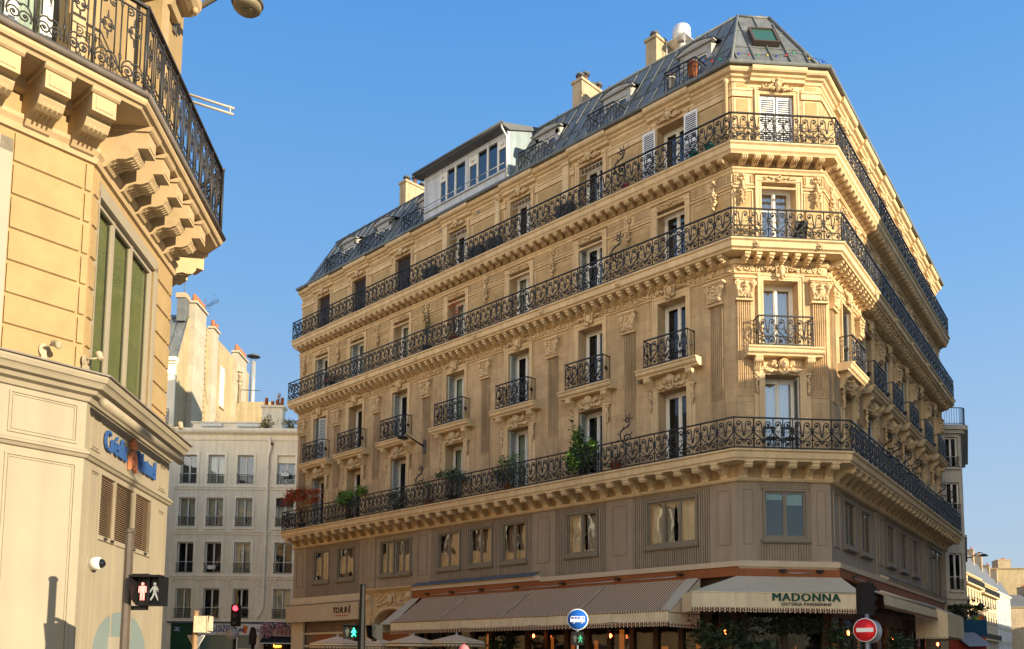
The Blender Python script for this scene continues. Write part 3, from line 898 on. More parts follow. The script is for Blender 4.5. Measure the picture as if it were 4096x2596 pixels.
# dark timber restaurant front, arched bays between posts
def shopfront(F, a, b, step, zt, mats, y=-.25, arch=True):
    m = MB(); g = MB(); n = max(1, int(round((b-a)/step))); w = (b-a)/n
    for i in range(n+1):
        x = a+i*w; m.box(x-.09, x+.09, y-.1, y+.1, 0, zt)
    m.box(a, b, y-.08, y+.09, zt-.45, zt); m.box(a, b, y-.06, y+.06, 0, .5)
    for i in range(n):
        c = a+(i+.5)*w; r = w/2-.09
        if arch:
            pts = [(c-r, zt-.45), (c+r, zt-.45)]+[(c+r*math.cos(t), zt-.85+.40*math.sin(t)) for t in [PI*k/10 for k in range(11)]]
            for k in range(10):
                t0, t1 = PI*k/10, PI*(k+1)/10
                p0 = (c+r*math.cos(t0), zt-.85+.4*math.sin(t0)); p1 = (c+r*math.cos(t1), zt-.85+.4*math.sin(t1))
                m.add([(p0[0],y+.05,p0[1]),(p0[0],y+.05,zt-.44),(p1[0],y+.05,zt-.44),(p1[0],y+.05,p1[1])],[(0,1,2,3)])
        g.quad((c+r, y, .5), (c-r, y, .5), (c-r, y, zt-.45), (c+r, y, zt-.45))
    s = part(m, 'shopfront', mats, F); g.obj('pane', [GLASS], s, F)
    k = MB(); k.quad((b, y-1.8, 0), (a, y-1.8, 0), (a, y-1.8, zt), (b, y-1.8, zt)); k.quad((a,y,zt),(b,y,zt),(b,y-1.8,zt),(a,y-1.8,zt))
    k.quad((a,y,0),(a,y-1.8,0),(a,y-1.8,zt),(a,y,zt)); k.quad((b,y,0),(b,y-1.8,0),(b,y-1.8,zt),(b,y,zt))
    io = part(k, 'shop_interior', [DARK], F)
    rq = random.Random(int(b*10))
    x = a+.5
    while x < b-.4:
        q = MB(); q.box(x, x+rq.uniform(.10,.22), y-1.0, y-.9, .6, rq.uniform(2.2,3.0)); q.obj('glow_panel', [ORANGE], io, F); x += rq.uniform(1.1,2.6)
    return s
shopfront(FL, .3, 15.6, 1.02, 3.9, [WOODD]); shopfront(FC, .2, WC-.2, 1.3, 3.9, [WOODD], arch=False); shopfront(FR, LR-15.5, LR-.4, 1.5, 3.7, [WOODD], arch=False)
for F, a, b in ((FL,0,16.1),(FC,0,WC),(FR,0,LR)):
    m = MB(); m.box(a, b, -.24, .02, 3.88, 4.5); part(m, 'lintel_beam', [WOODD], F)
m = MB(); sweep(m, [(0,4.46),(.22,4.46),(.22,4.72),(.27,4.76),(.27,4.93),(.20,4.96),(0,4.965)], ends=(1,2)); part(m, 'shop_fascia', [FASC])
for F, a, b, nm in ((FL, -.27*TA, 8.35, 'L'), (FL, 8.35, 16.1, 'L2'), (FR, LR-18.2, LR+.27*TB, 'R')):
    m = MB(); m2 = MB()
    zt = 4.76 if nm != 'L2' else 4.82
    m.box(a, b, 0, .25, 4.46, zt-.002); m2.box(a, b, 0, .29, zt, zt+.17)
    if nm != 'L':
        m2.prism([(0,5.16),(.34,4.99),(.34,zt+.17),(0,zt+.17)], a if nm == 'R' else a+.35, b if nm != 'R' else b-6.5, 'x')
    part(m, 'fascia_board', [RUST], F); o = part(m2, 'shop_fascia', [FASC], F)
    if nm != 'L':
        t = MB(); a2, b2 = (a, b-6.5) if nm == 'R' else (a+.35, b)
        t.prism([(0,5.19),(.37,5.005),(.37,4.99),(0,5.165)], a2, b2, 'x')
        x = a2
        while x < b2: t.tube([(x,.0,5.19),(x,.37,5.005)], .02, 4); x += .8
        t.obj('lean_to_roof', [ZINCD], o, F)
# cove under the first storey on the chamfer is orange brown as well
m = MB(); sweep(m, [(0,4.44),(.235,4.44),(.235,4.70),(0,4.70)], ends=(1,2)); part(m, 'fascia_board', [RUST])
# small spot lamps and conduit on the fascia
for F, xs in ((FL,(2.0,4.6,7.2,9.6,11.6,13.4,15.0)),(FC,(.55,1.75)),(FR,(LR-1.5,LR-3.4))):
    for x in xs:
        m = MB(); m.box(x-.11,x+.11,.28,.40,4.60,4.64); m.box(x-.02,x+.02,.25,.3,4.56,4.62); m.box(x-.10,x+.10,.36,.41,4.63,4.67)
        part(m, 'fascia_spotlight', [IRON], F)
    for i in range(len(xs)-1):
        a, b = sorted((xs[i], xs[i+1])); m = MB(); m.tube([(a+.2,.275,4.57),((a+b)/2,.275,4.565),(b-.2,.275,4.57)], .014, 5); part(m, 'light_conduit', [STEEL], F)

# stone carriage portal between the shops
m = MB()
m.box(16.1,16.45,-.1,.06,0,4.9); m.box(19.2,19.95,-.1,.03,0,4.9)
m.prism([(0,4.9),(.1,4.9),(.16,4.96),(.28,5.0),(.30,5.06),(0,5.08)], 16.1, 19.75)
c = 17.85
prev = None
for k in range(13):
    t = PI*(k/12); p = (c+1.3*math.cos(t), 3.25+.82*math.sin(t))
    if prev:
        m.add([(prev[0],0.02,prev[1]),(prev[0],0.02,4.9),(p[0],0.02,4.9),(p[0],0.02,p[1])],[(0,1,2,3)])
        m.add([(prev[0],0.02,prev[1]),(p[0],0.02,p[1]),(p[0],-.5,p[1]),(prev[0],-.5,prev[1])],[(0,1,2,3)])
    prev = p
m.box(c-1.4,c-1.3,-.5,.02,0,4.88); m.box(c+1.3,c+1.4,-.5,.02,0,4.88)
m.tube([(c+1.38*math.cos(PI*k/12),.05,3.25+.90*math.sin(PI*k/12)) for k in range(13)], .06, 6)
por = part(m, 'stone_portal', [CARVE], FL)
m = MB(); m.box(c-1.3,c+1.3,-.48,-.42,0,4.1); part(m, 'portal_door', [RUST], FL)
m = MB(); R2.seed(9)
m.blob((c,.14,4.55),.16,.1,.24,lvl=2)
for s in (-1,1):
    m.tube([(p[0],.10,p[1]) for p in spiral(c+s*.22,4.72,.02,.10,0,s*3*PI,12)], .04, 5)
    for k in range(26): m.blob((c+s*R2.uniform(.2,1.15), .06, 4.5+R2.uniform(-.25,.3)), R2.uniform(.05,.1), .05, R2.uniform(.03,.06))
    x = c+s*1.52
    m.prism(arc(.16,4.62,.17,0,2*PI,12)[:-1], x-.15, x+.15); m.prism([(0,4.8),(.3,4.8),(.2,4.4),(.1,4.0),(0,3.9)], x-.13, x+.13)
    for k in range(14): m.blob((x+R2.uniform(-.1,.1), .1, 3.9-.1*k), R2.uniform(.05,.09), .05, .06)
m.obj('head_carving', [CARVE], por, FL)
# cafe front at the far left end
m = MB(); m.box(19.95,26.3,-.1,.0,4.4,4.95); m.box(25.2,26.3,-.1,.02,0,4.4); m.box(19.95,20.15,-.1,.02,0,4.4)
m.box(20.15,25.2,-.2,-.1,3.05,3.15); m.box(20.15,25.2,-.2,-.1,2.42,2.52)
CAFE = mat('cream shop paint', (.60,.48,.32), .6, .06, 3)
cf = part(m, 'cafe_front', [CAFE], FL)
m = MB()
for a, b in ((20.3,21.1),(21.3,22.0),(22.3,24.7)):
    c = (a+b)/2; r = (b-a)/2
    m.poly([(a,-.12,2.5)]+[(c-r*math.cos(PI*k/10),-.12,2.55+.5*math.sin(PI*k/10)) for k in range(11)]+[(b,-.12,2.5)])
m.obj('arched_light', [RUST], cf, FL)
m = MB(); m.box(20.15,25.2,-.3,-.15,0,4.4); m.obj('glazed_back', [mat('coffee shop interior', (.20,.13,.085), .7, .2, 2)], cf, FL)
m = MB(); m.box(19.95,26.3,-.15,-.02,4.4,4.42); 

# ------------------------------------------------------------------ zinc mansard roof
ZB, ZT, QT = 21.58, 24.95, 2.0
def slope_pt(F, W, x, t, side):  # not used for hips
    return (x, .10-(QT+.1)*t, ZB+(ZT-ZB)*t)
m = MB(); vs = []
for d, z in ((.10, ZB), (-QT, ZT)):
    for i in range(4):
        p = offp(i, d); vs.append((p.x, p.y, z))
c0 = EL-NL*4.4; c3 = ER-NR*7
vs += [(c0.x, c0.y, ZT+.35), (c3.x, c3.y, ZT+.35)]
m.add(vs, [(0,1,5,4),(1,2,6,5),(2,3,7,6),(4,5,6,7),(4,7,9,8)], 0)
roof = part(m, 'mansard_roof', [ZINC])
def seams(F, W, xL, xR, sp, skip=()):
    """standing seams: xL / xR give the hip position as a function of d (d positive outwards)"""
    m = MB(); x = sp*.5
    while x < W:
        if not any(a < x < b for a, b in skip):
            ts = [k/8 for k in range(9)]
            ok = [t for t in ts if xL(.1-2.1*t)-.02 <= x <= xR(.1-2.1*t)+.02]
            if len(ok) >= 2:
                t0, t1 = ok[0], ok[-1]
                m.tube([(x,.10-2.1*t0+.02,ZB+(ZT-ZB)*t0+.02),(x,.10-2.1*t1+.02,ZB+(ZT-ZB)*t1+.02)], .028, 4, sm=False)
        x += sp
    for t in (.36, .70):
        d = .1-2.1*t; z = ZB+(ZT-ZB)*t
        m.box(xL(d), xR(d), d+.0, d+.022, z, z+.015)
    # ridge roll
    m.tube([(xL(-2),-2.0,ZT+.03),(xR(-2),-2.0,ZT+.03)], .05, 6)
    k = xL(-2)+.3
    while k < xR(-2): m.tube([(k,-2.0,ZT),(k,-1.97,ZT+.13)], .025, 5); k += 1.4
    return m
seams(FL, LL, lambda d: -d*TA, lambda d: LL, .62).obj('roof_seams', [ZINC], roof, FL)
seams(FC, WC, lambda d: -d*TB, lambda d: WC+d*TA, .62).obj('roof_seams', [ZINC], roof, FC)
seams(FR, LR, lambda d: 0, lambda d: LR+d*TB, .62).obj('roof_seams', [ZINC], roof, FR)
m = MB()
for i in (1, 2):
    p, q = offp(i, .12), offp(i, -QT); m.tube([(p.x,p.y,ZB),(q.x,q.y,ZT+.04)], .06, 6)
m.obj('hip_roll', [ZINC], roof)
# left gable
m = MB(); p, q, r_ = offp(0, .0), offp(0, -QT), c0
m.poly([(p.x,p.y,21.4),(q.x,q.y,ZT),(c0.x,c0.y,ZT+.35),(c0.x,c0.y,21.4)]); m.obj('gable_wall', [CHIM], roof)
# skylight in the corner face
mw = FC @ T(WC-1.44, -.98, 23.40) @ RX(math.atan2(ZT-ZB, QT+.1)-PI/2 + .0)
mw = FC @ T(WC-1.47, -.96, 23.42) @ RX(math.atan2(2.1, ZT-ZB))
m = MB(); m.box(-.47,.47,-.05,.12,.47,.55); m.box(-.47,.47,-.05,.12,-.55,-.47); m.box(-.47,-.39,-.05,.12,-.47,.47); m.box(.39,.47,-.05,.12,-.47,.47)
sk = part(m, 'skylight', [mat('brown aluminium', (.07,.05,.04), .5, .1)], mw)
m = MB(); m.quad((.39,.08,-.47),(-.39,.08,-.47),(-.39,.08,.47),(.39,.08,.47)); m.obj('pane', [mat('green skylight glass', (.03,.09,.06), .15, 0, spec=.5)], sk, mw)
# dormers with their little iron balconies
DORM = mat('dormer paint', (.36,.355,.33), .6, .12, 6, dirt=.25)
def dormer():
    m = MB(); y = -.80
    m.box(-.65,-.47,y-.10,y,22.5,23.5); m.box(.47,.65,y-.10,y,22.5,23.5); m.box(-.65,.65,y-.10,y,23.30,23.56)
    for s in (-1,1): m.add([(s*.64,y-.05,22.5),(s*.64,y-.05,23.55),(s*.64,-1.95,24.0),(s*.64,-1.95,23.5)],[(0,1,2,3)])
    top = [(-.80,23.56),(.80,23.56),(.80,23.60),(.42,23.74),(0,23.80),(-.42,23.74),(-.80,23.60)]
    m.prism(top, y-.1, y+.10, 'y'); m.prism([(-.5,23.61),(.5,23.61),(0,23.73)], y+.10, y+.115, 'y')
    return m
def dorm_roof():
    m = MB(); y = -.80; P = [(-.84,23.60),(-.44,23.75),(0,23.81),(.44,23.75),(.84,23.60)]
    for i in range(4):
        a, b = P[i], P[i+1]
        m.add([(a[0],y+.14,a[1]),(b[0],y+.14,b[1]),(b[0],-2.3,b[1]+.35),(a[0],-2.3,a[1]+.35)],[(0,1,2,3)])
        m.add([(a[0],y+.14,a[1]-.03),(b[0],y+.14,b[1]-.03),(b[0],y+.14,b[1]),(a[0],y+.14,a[1])],[(0,1,2,3)])
    return m
def dorm_rail():
    m = MB(); z0, z1 = 21.66, 22.50; y = .20
    m.box(-.64,.64,y-.02,y+.02,z1-.03,z1); m.box(-.64,.64,y-.012,y+.012,z0+.06,z0+.085); m.box(-.64,.64,y-.012,y+.012,z1-.2,z1-.18)
    for k in range(9): m.box(-.64+k*.16-.011,-.64+k*.16+.011,y-.011,y+.011,z0,z1)
    for k in (-.32,0,.32): m.tube([(k+.08*math.cos(a*PI/5),y,z1-.11+.07*math.sin(a*PI/5)) for a in range(11)], .01, 4)
    for s in (-.64,.64):
        m.box(s-.02,s+.02,-.9,y,z1-.03,z1); m.box(s-.012,s+.012,-.35,y,z1-.2,z1-.18); m.box(s-.012,s+.012,-.1,y,z0+.06,z0+.085)
        for k in (-.15,.03): m.box(s-.011,s+.011,k-.011,k+.011,z0+.1,z1)
    return m
def dorm_win():
    m = MB(); y = -.86
    for a, b in ((-.47,-.41),(-.03,.03),(.41,.47)): m.box(a,b,y-.03,y+.01,22.5,23.30)
    m.box(-.41,.41,y-.03,y+.01,23.24,23.30); return m
def dorm_pane():
    m = MB(); m.quad((.41,-.87,22.5),(-.41,-.87,22.5),(-.41,-.87,23.24),(.41,-.87,23.24)); m.quad((.6,-1.2,22.4),(-.6,-1.2,22.4),(-.6,-1.2,23.5),(.6,-1.2,23.5),1); return m
DM = [dormer().mesh('dormer', [DORM]), dorm_roof().mesh('dormer_roof', [ZINCD]), dorm_rail().mesh('railing', [IRON]), dorm_win().mesh('window', [WHITE]), dorm_pane().mesh('pane', [SKYGL, DARK])]
for F, xs in ((FL, (1.92,5.48,9.15,16.85,20.3,23.3)), (FR, [LR-s for s in (3.2,6.6,10,13.4,16.8)])):
    for x in xs:
        mw = F @ T(x, 0, 0); d = link(bpy.data.objects.new('dormer', DM[0]), ROOT, mw)
        for n_, me in zip(('dormer_roof','railing','window','pane'), DM[1:]):
            if not (F is FR and n_ == 'railing'): link(bpy.data.objects.new(n_, me), d, mw)
# wide glazed dormer
BLUEW = mat('pale blue grey paint', (.52,.54,.55), .6, .08, 4, streak=.15)
m = MB(); y = -.10
m.box(10.75,16.15,y-.12,y,21.62,22.33); m.box(15.15,16.1,y-.12,y-.02,22.33,23.9); m.box(16.1,16.2,y-.12,y+.03,21.62,24.0); m.box(10.72,10.8,y-.12,y+.03,21.62,24.0)
m.box(13.2,13.4,y-.12,y+.02,22.33,23.9); m.box(10.75,16.15,y-.12,y,23.80,24.02); m.box(10.75,16.15,y-.05,y+.08,22.30,22.36)
wd = part(m, 'wide_dormer', [BLUEW], FL)
CHK = mat('blue zinc', (.26,.31,.33), .5, .1, 2, metal=.2, streak=.2)
m = MB(); m.add([(10.72,y-.1,21.6),(10.72,y-.1,24.1),(10.72,-2.0,24.95),(10.72,-2.0,23.5)],[(0,1,2,3)]); m.obj('zinc_cheek', [CHK], wd, FL)
m = MB(); m.add([(16.2,y-.1,21.6),(16.2,y-.1,24.1),(16.2,-2.0,24.95),(16.2,-2.0,23.5)],[(0,1,2,3)])
m.obj('zinc_cheek', [CHK], wd, FL)
m = MB(); m.prism([(.32,24.06),(.34,24.16),(-2.2,25.0),(-2.2,24.85),(-.1,24.02)], 10.62, 16.5); m.tube([(10.6,.36,24.16),(16.55,.36,24.16)], .06, 6)
m.obj('dormer_roof', [ZINCD], wd, FL)
m = MB(); m.tube([(10.7,.33,24.1),(10.7,.3,23.95),(10.7,.02,23.7),(10.7,.0,23.5),(10.7,.0,21.7)], .045, 6); m.obj('downpipe', [STEEL], wd, FL)
m = MB(); m.tube([(10.8,.06,22.55),(13.2,.06,22.55)], .02, 5); m.tube([(13.4,.06,22.5),(16.1,.06,22.5)], .02, 5); m.obj('guard_rail', [STEEL], wd, FL)
for a, b, first in ((13.4,15.15,True),(10.8,13.2,False)):
    m = MB(); g = MB()
    ws = [.45,.6,.7] if first else [.55,.65,.65,.55]
    tot = sum(ws); x = b
    for i, q in enumerate(ws):
        x0 = x-(b-a)*q/tot
        m.box(x0,x0+.045,y-.11,y-.02,22.33,23.8); m.box(x-.045,x,y-.11,y-.02,22.33,23.8)
        zt = 23.8
        if i == 0 or (not first and i == 3): m.box(x0+.045,x-.045,y-.11,y-.02,23.38,23.8); zt = 23.38; m.lathe([(.10,0),(.10,.05)], n=10, mw=T((x0+x)/2,y-.02,23.6) @ RX(-PI/2))
        g.quad((x-.045,y-.07,22.33),(x0+.045,y-.07,22.33),(x0+.045,y-.07,zt),(x-.045,y-.07,zt)); x = x0
    g.quad((b,y-.4,22.3),(a,y-.4,22.3),(a,y-.4,23.9),(b,y-.4,23.9),1)
    w_ = m.obj('window', [WHITE], wd, FL); 
    g.obj('pane', [SKYGL, DARK], wd, FL)
# chimney stacks with pots and cowls
def chimney(F, x, w, y0, y1, z0, z1, pots):
    m = MB(); m.box(x-w/2, x+w/2, y1, y0, z0, z1); m.box(x-w/2-.05, x+w/2+.05, y1-.05, y0+.05, z1, z1+.12); m.box(x-w/2-.04, x+w/2+.04, y1-.04, y0+.04, z0, z0+.25)
    ch = part(m, 'chimney', [CHIM], F)
    for k, (yy, h, cowl) in enumerate(pots):
        p = MB(); p.lathe([(.12,0),(.11,.1),(.09,h),(.11,h+.02),(.08,h+.02)], n=8)
        o = p.obj('chimney_pot', [POTD if cowl else TERRA], ch, F @ T(x, yy, z1+.12))
        if cowl:
            p = MB(); p.lathe([(.19,h+.10),(.17,h+.18),(.06,h+.24),(.0,h+.25)], n=9)
            for a in range(4): p.tube([(.1*math.cos(a*PI/2),.1*math.sin(a*PI/2),h-.02),(.14*math.cos(a*PI/2),.14*math.sin(a*PI/2),h+.12)], .012, 4)
            p.lathe([(.2,h+.09),(.2,h+.12)], n=9)
            # its little cap stays part of the stack
            p.obj('chimney_cowl', [ZINCD], ch, F @ T(x, yy, z1+.12))
chimney(FL, 4.88, .52, -2.2, -4.3, 24.9, 26.2, [(-2.45,.12,True),(-2.95,.08,True),(-3.4,.15,True),(-3.9,.3,False)])
chimney(FL, 8.72, .52, -2.2, -4.3, 24.9, 26.25, [(-2.4,.15,True),(-2.75,.38,True),(-3.2,.1,True),(-3.6,.3,True),(-4.0,.1,False)])
chimney(FL, 20.6, .52, -2.2, -4.4, 24.9, 26.35, [(-2.45,.15,True),(-3.0,.35,True),(-3.5,.2,True),(-4.0,.3,False)])
chimney(FL, 15.0, .5, -2.6, -4.2, 24.9, 25.55, [(-2.8,.1,True),(-3.2,.15,True),(-3.6,.12,True)])
m = MB(); m.lathe([(.17,25.2),(.17,26.3)], n=12); m.lathe([(.18,26.3),(.33,26.42),(.37,26.58),(.355,26.82),(.32,26.9),(.28,26.9),(.25,26.75)], n=18)
m.box(-.45,.45,-.45,.45,26.24,26.27)
for s in (-1,1):
    for q in (-1,1): m.tube([(s*.42,q*.42,26.25),(s*.42,q*.42,25.5)], .02, 4)
part(m, 'exhaust_cowl', [mat('white enamelled steel', (.66,.65,.62), .35, .05, metal=.3)], FL @ T(4.05, -3.1, -.15))
# ------------------------------------------------------------------ awnings, shop signs
def scallop(m, x0, x1, y, z, h=.13, p=.165, mi=0, mb=1):
    n = max(1, int(round((x1-x0)/p))); w = (x1-x0)/n
    for i in range(n):
        c = x0+(i+.5)*w
        pts = [(x0+i*w, z), (x0+(i+1)*w, z)]+[(c+w/2*math.cos(a), z-h*.45-h*.55*math.sin(a)) for a in [PI*k/6 for k in range(7)]]
        m.add([(p_[0], y, p_[1]) for p_ in pts], [tuple(range(len(pts)))], mi)
        m.tube([(c+w/2*math.cos(a), y+.008, z-.02-h*.45*math.sin(a)) for a in [PI*k/6 for k in range(7)]], .013, 4, mb)
def ripple_sheet(m, x0, x1, y0, z0, y1, z1, nx=60, ny=4, amp=.012, mi=0, sag=.04, drag=0):
    vs = []
    for j in range(ny+1):
        t = j/ny
        for i in range(nx+1):
            u = i/nx; x = x0+(x1-x0)*u
            s = -sag*math.sin(PI*t)+amp*math.sin(u*37+t*2)*math.sin(u*11)*(.3+t)
            vs.append((x, y0+(y1-y0)*t+s*.5, z0+(z1-z0)*t+s))
    m.add(vs, [(j*(nx+1)+i, j*(nx+1)+i+1, (j+1)*(nx+1)+i+1, (j+1)*(nx+1)+i) for j in range(ny) for i in range(nx)], mi, True)
AW = thing('awning', 'long brown and cream striped awning behind the parasols and the round bus sign', 'awning', FL @ T(8.5, .25, 3.3))
m = MB(); ripple_sheet(m, 1.72, 15.35, .25, 4.46, 2.0, 3.34, 120, 6, .012, 0, .05)
for x in (5.0, 8.6, 12.2): m.box(x-.03, x+.03, 1.99, 2.0, 3.33, 3.34)
m.obj('striped_cover', [AWN], AW, FL)
m = MB(); ripple_sheet(m, 1.29, 15.30, 2.0, 3.30, 2.02, 2.98, 160, 4, .03, 0, 0); m.obj('valance', [CREAM], AW, FL)
m = MB(); scallop(m, 1.29, 15.30, 2.03, 3.0, .16); m.obj('scalloped_edge', [SCAL, BRAID], AW, FL)
m = MB(); m.tube([(1.3,2.0,3.33),(15.3,2.0,3.33)], .03, 6); m.obj('front_bar', [AWN], AW, FL)
for a, b, c, d in ((1.33,1.79,1.29,1.76),(15.60,16.16,15.22,16.1)):
    m = MB(); m.add([(a,.25,4.475),(b,.25,4.475),(d,2.0,3.26),(c,2.0,3.26)],[(0,1,2,3)]); m.add([(a,.25,4.46),(b,.25,4.46),(d,2.0,3.245),(c,2.0,3.245)],[(3,2,1,0)]); m.obj('edge_strip', [CREAMT], AW, FL)
for x in (1.28, 16.1):
    m = MB(); m.poly([(x,.25,4.46),(x,2.02,3.24),(x,2.02,2.95),(x,.3,2.95)]); m.tube([(x-.01,.3,3.28),(x-.01,2.0,3.28)],.012,4,1); m.obj('side_cheek', [CREAM, WOODD], AW, FL)
m = MB(); t = MB(); scallop(t, .3, 2.02, 0, 2.97, .15); m.append(t, T(1.27, 0, 0) @ RZ(PI/2)); m.obj('scalloped_edge', [SCAL, BRAID], AW, FL)
for s in (5.2, 8.8, 12.4):
    m = MB(); m.add([(s-.025,.255,4.475),(s+.025,.255,4.475),(s+.005,1.99,3.345),(s-.045,1.99,3.345)],[(0,1,2,3)]); m.obj('seam_tape', [CREAMT], AW, FL)

CA = thing('awning', 'cream canvas awning wrapping the corner with green lettering', 'awning', FC @ T(1.5, .2, 3.6))
x0, x1 = WC-3.40, WC+1.87
m = MB()
TOPA = [(WC+1.75,.18,4.0),(WC+.1,.2,4.47),(WC-3.0,.2,4.47),(WC-3.38,.2,4.40)]
m.add([(WC+.1,.2,4.47),(WC-3.2,.2,4.47),(x0,1.2,3.90),(WC-3.0+.7,1.2,3.90),(x1-.9,1.2,3.86),(x1,1.2,3.84)],[(0,1,2,3,4,5)])
m.add([(WC+.1,.2,4.47),(x1,1.2,3.84),(x1,.15,3.86)],[(0,1,2)])
m.add([(WC-3.2,.2,4.47),(x0,1.2,3.90),(x0,.0,3.90)],[(0,1,2)])
m.obj('canvas_top', [CREAMT], CA, FC)
m = MB(); ripple_sheet(m, x0, x1, 1.2, 3.86, 1.215, 3.38, 90, 6, .018, 0, 0); m.tube([(x0,1.2,3.87),(x1,1.2,3.85)], .022, 6)
m.obj('valance', [CREAM], CA, FC)
m = MB(); scallop(m, x0, x1, 1.225, 3.40, .15, .155); m.obj('scalloped_edge', [SCAL, BRAID], CA, FC)
m = MB(); m.poly([(x1,1.2,3.84),(x1,1.2,3.28),(x1,.1,3.28),(x1,.1,3.86)]); m.obj('side_cheek', [CREAM], CA, FC)
m = MB(); m.poly([(x0,1.2,3.90),(x0,1.2,3.28),(x0,.0,3.28),(x0,.0,3.90)]); m.obj('side_cheek', [CREAM], CA, FC)
me = text_mesh('lettering', 'MADONNA', .335, GREENT, .004, 0, 'CENTER', 0, 1.14, [(-.014,0),(-.005,.004),(.005,-.004),(.014,0)])
link(bpy.data.objects.new('lettering', me), CA, FC @ T(WC-1.65, 1.245, 3.615) @ TXT @ Matrix.Diagonal((1.12,1,1,1)))
me = text_mesh('lettering', 'OSTERIA PARISIENNE', .128, BLACKT, .004, 0, 'CENTER', 0, 1.1, [(-.003,0),(.003,0)])
link(bpy.data.objects.new('lettering', me), CA, FC @ T(WC-1.66, 1.245, 3.475) @ TXT @ Matrix.Diagonal((1.18,1,1,1)))

RA = thing('awning', 'narrow cream awning just past the no entry sign, with a roller along its top', 'awning', FR @ T(LR-6, .2, 3.8))
a, b = LR-11.2, LR-1.9
m = MB(); ripple_sheet(m, a, b, .22, 4.42, 1.1, 4.02, 50, 4, .006, 0, .03); m.obj('canvas_top', [CREAMT], RA, FR)
m = MB(); ripple_sheet(m, a, b, 1.1, 4.02, 1.12, 3.70, 70, 4, .015, 0, 0); m.obj('valance', [CREAM], RA, FR)
m = MB(); scallop(m, a, b, 1.13, 3.70, .12, .16); m.obj('scalloped_edge', [SCAL, BRAID], RA, FR)
m = MB(); m.tube([(a,1.02,4.10),(b,1.02,4.10)], .07, 8); m.obj('roller_case', [CREAMT], RA, FR)
RA2 = thing('awning', 'short cream awning with a deep hanging side, next to the blue shop fascia', 'awning', FR @ T(LR-14, .2, 3.8))
a, b = LR-15.6, LR-11.6
m = MB(); m.add([(a,.22,4.5),(b,.22,4.5),(b,1.45,3.92),(a,1.45,3.92)],[(0,1,2,3)]); m.obj('canvas_top', [CREAMT], RA2, FR)
m = MB(); ripple_sheet(m, a, b, 1.45, 3.92, 1.46, 2.95, 30, 4, .012, 0, 0); m.obj('valance', [CREAM], RA2, FR)
for x in (a, b):
    m = MB(); m.poly([(x,.2,4.5),(x,1.45,3.92),(x,1.45,2.95),(x,.2,2.85)]); m.obj('side_cheek', [CREAM], RA2, FR)
m = MB(); t = MB(); scallop(t, .2, 1.45, 0, 2.95, .10); m.append(t, T(b+.01, 0, 0) @ RZ(PI/2)); m.obj('scalloped_edge', [SCAL, BRAID], RA2, FR)

SG = thing('shop_sign', 'plain beige box sign with small black and red lettering over the coffee shop', 'sign', FL @ T(23.1, .2, 4.1))
m = MB(); m.box(19.97, 26.28, .02, .38, 3.68, 4.52); m.obj('sign_board', [FASC], SG, FL)
m = MB(); m.box(19.97, 26.28, .02, .40, 4.522, 4.56); m.obj('sign_flashing', [ZINCD], SG, FL)
for tx, x in (('TO', 21.72), ('É', 20.62)):
    link(bpy.data.objects.new('lettering', text_mesh('lettering', tx, .40, BLACKT, .006, 0, 'CENTER', 0, .95, [(-.015,0),(0,.006),(.015,0)])), SG, FL @ T(x, .39, 4.02) @ TXT)
    link(bpy.data.objects.new('lettering', text_mesh('lettering', tx, .40, REDT, .003, 0, 'CENTER', 0, .95, [(-.015,0),(.015,0)])), SG, FL @ T(x+.02, .382, 4.0) @ TXT)
R_ = text_mesh('lettering', 'R', .40, BLACKT, .006, 0, 'CENTER', 0, 1, [(-.015,0),(0,.006),(.015,0)]); Rr = text_mesh('lettering', 'R', .40, REDT, .003, 0, 'CENTER', 0, 1, [(-.015,0),(.015,0)])
for x, fl in ((21.26, 1), (20.95, -1)):
    link(bpy.data.objects.new('lettering', R_), SG, FL @ T(x, .39, 4.02) @ TXT @ Matrix.Diagonal((fl,1,1,1)))
    link(bpy.data.objects.new('lettering', Rr), SG, FL @ T(x+.02, .382, 4.0) @ TXT @ Matrix.Diagonal((fl,1,1,1)))
link(bpy.data.objects.new('lettering', text_mesh('lettering', 'COFFEE SHOP & ROASTER', .095, REDT, .003, 0, 'CENTER')), SG, FL @ T(21.25, .385, 3.86) @ TXT)

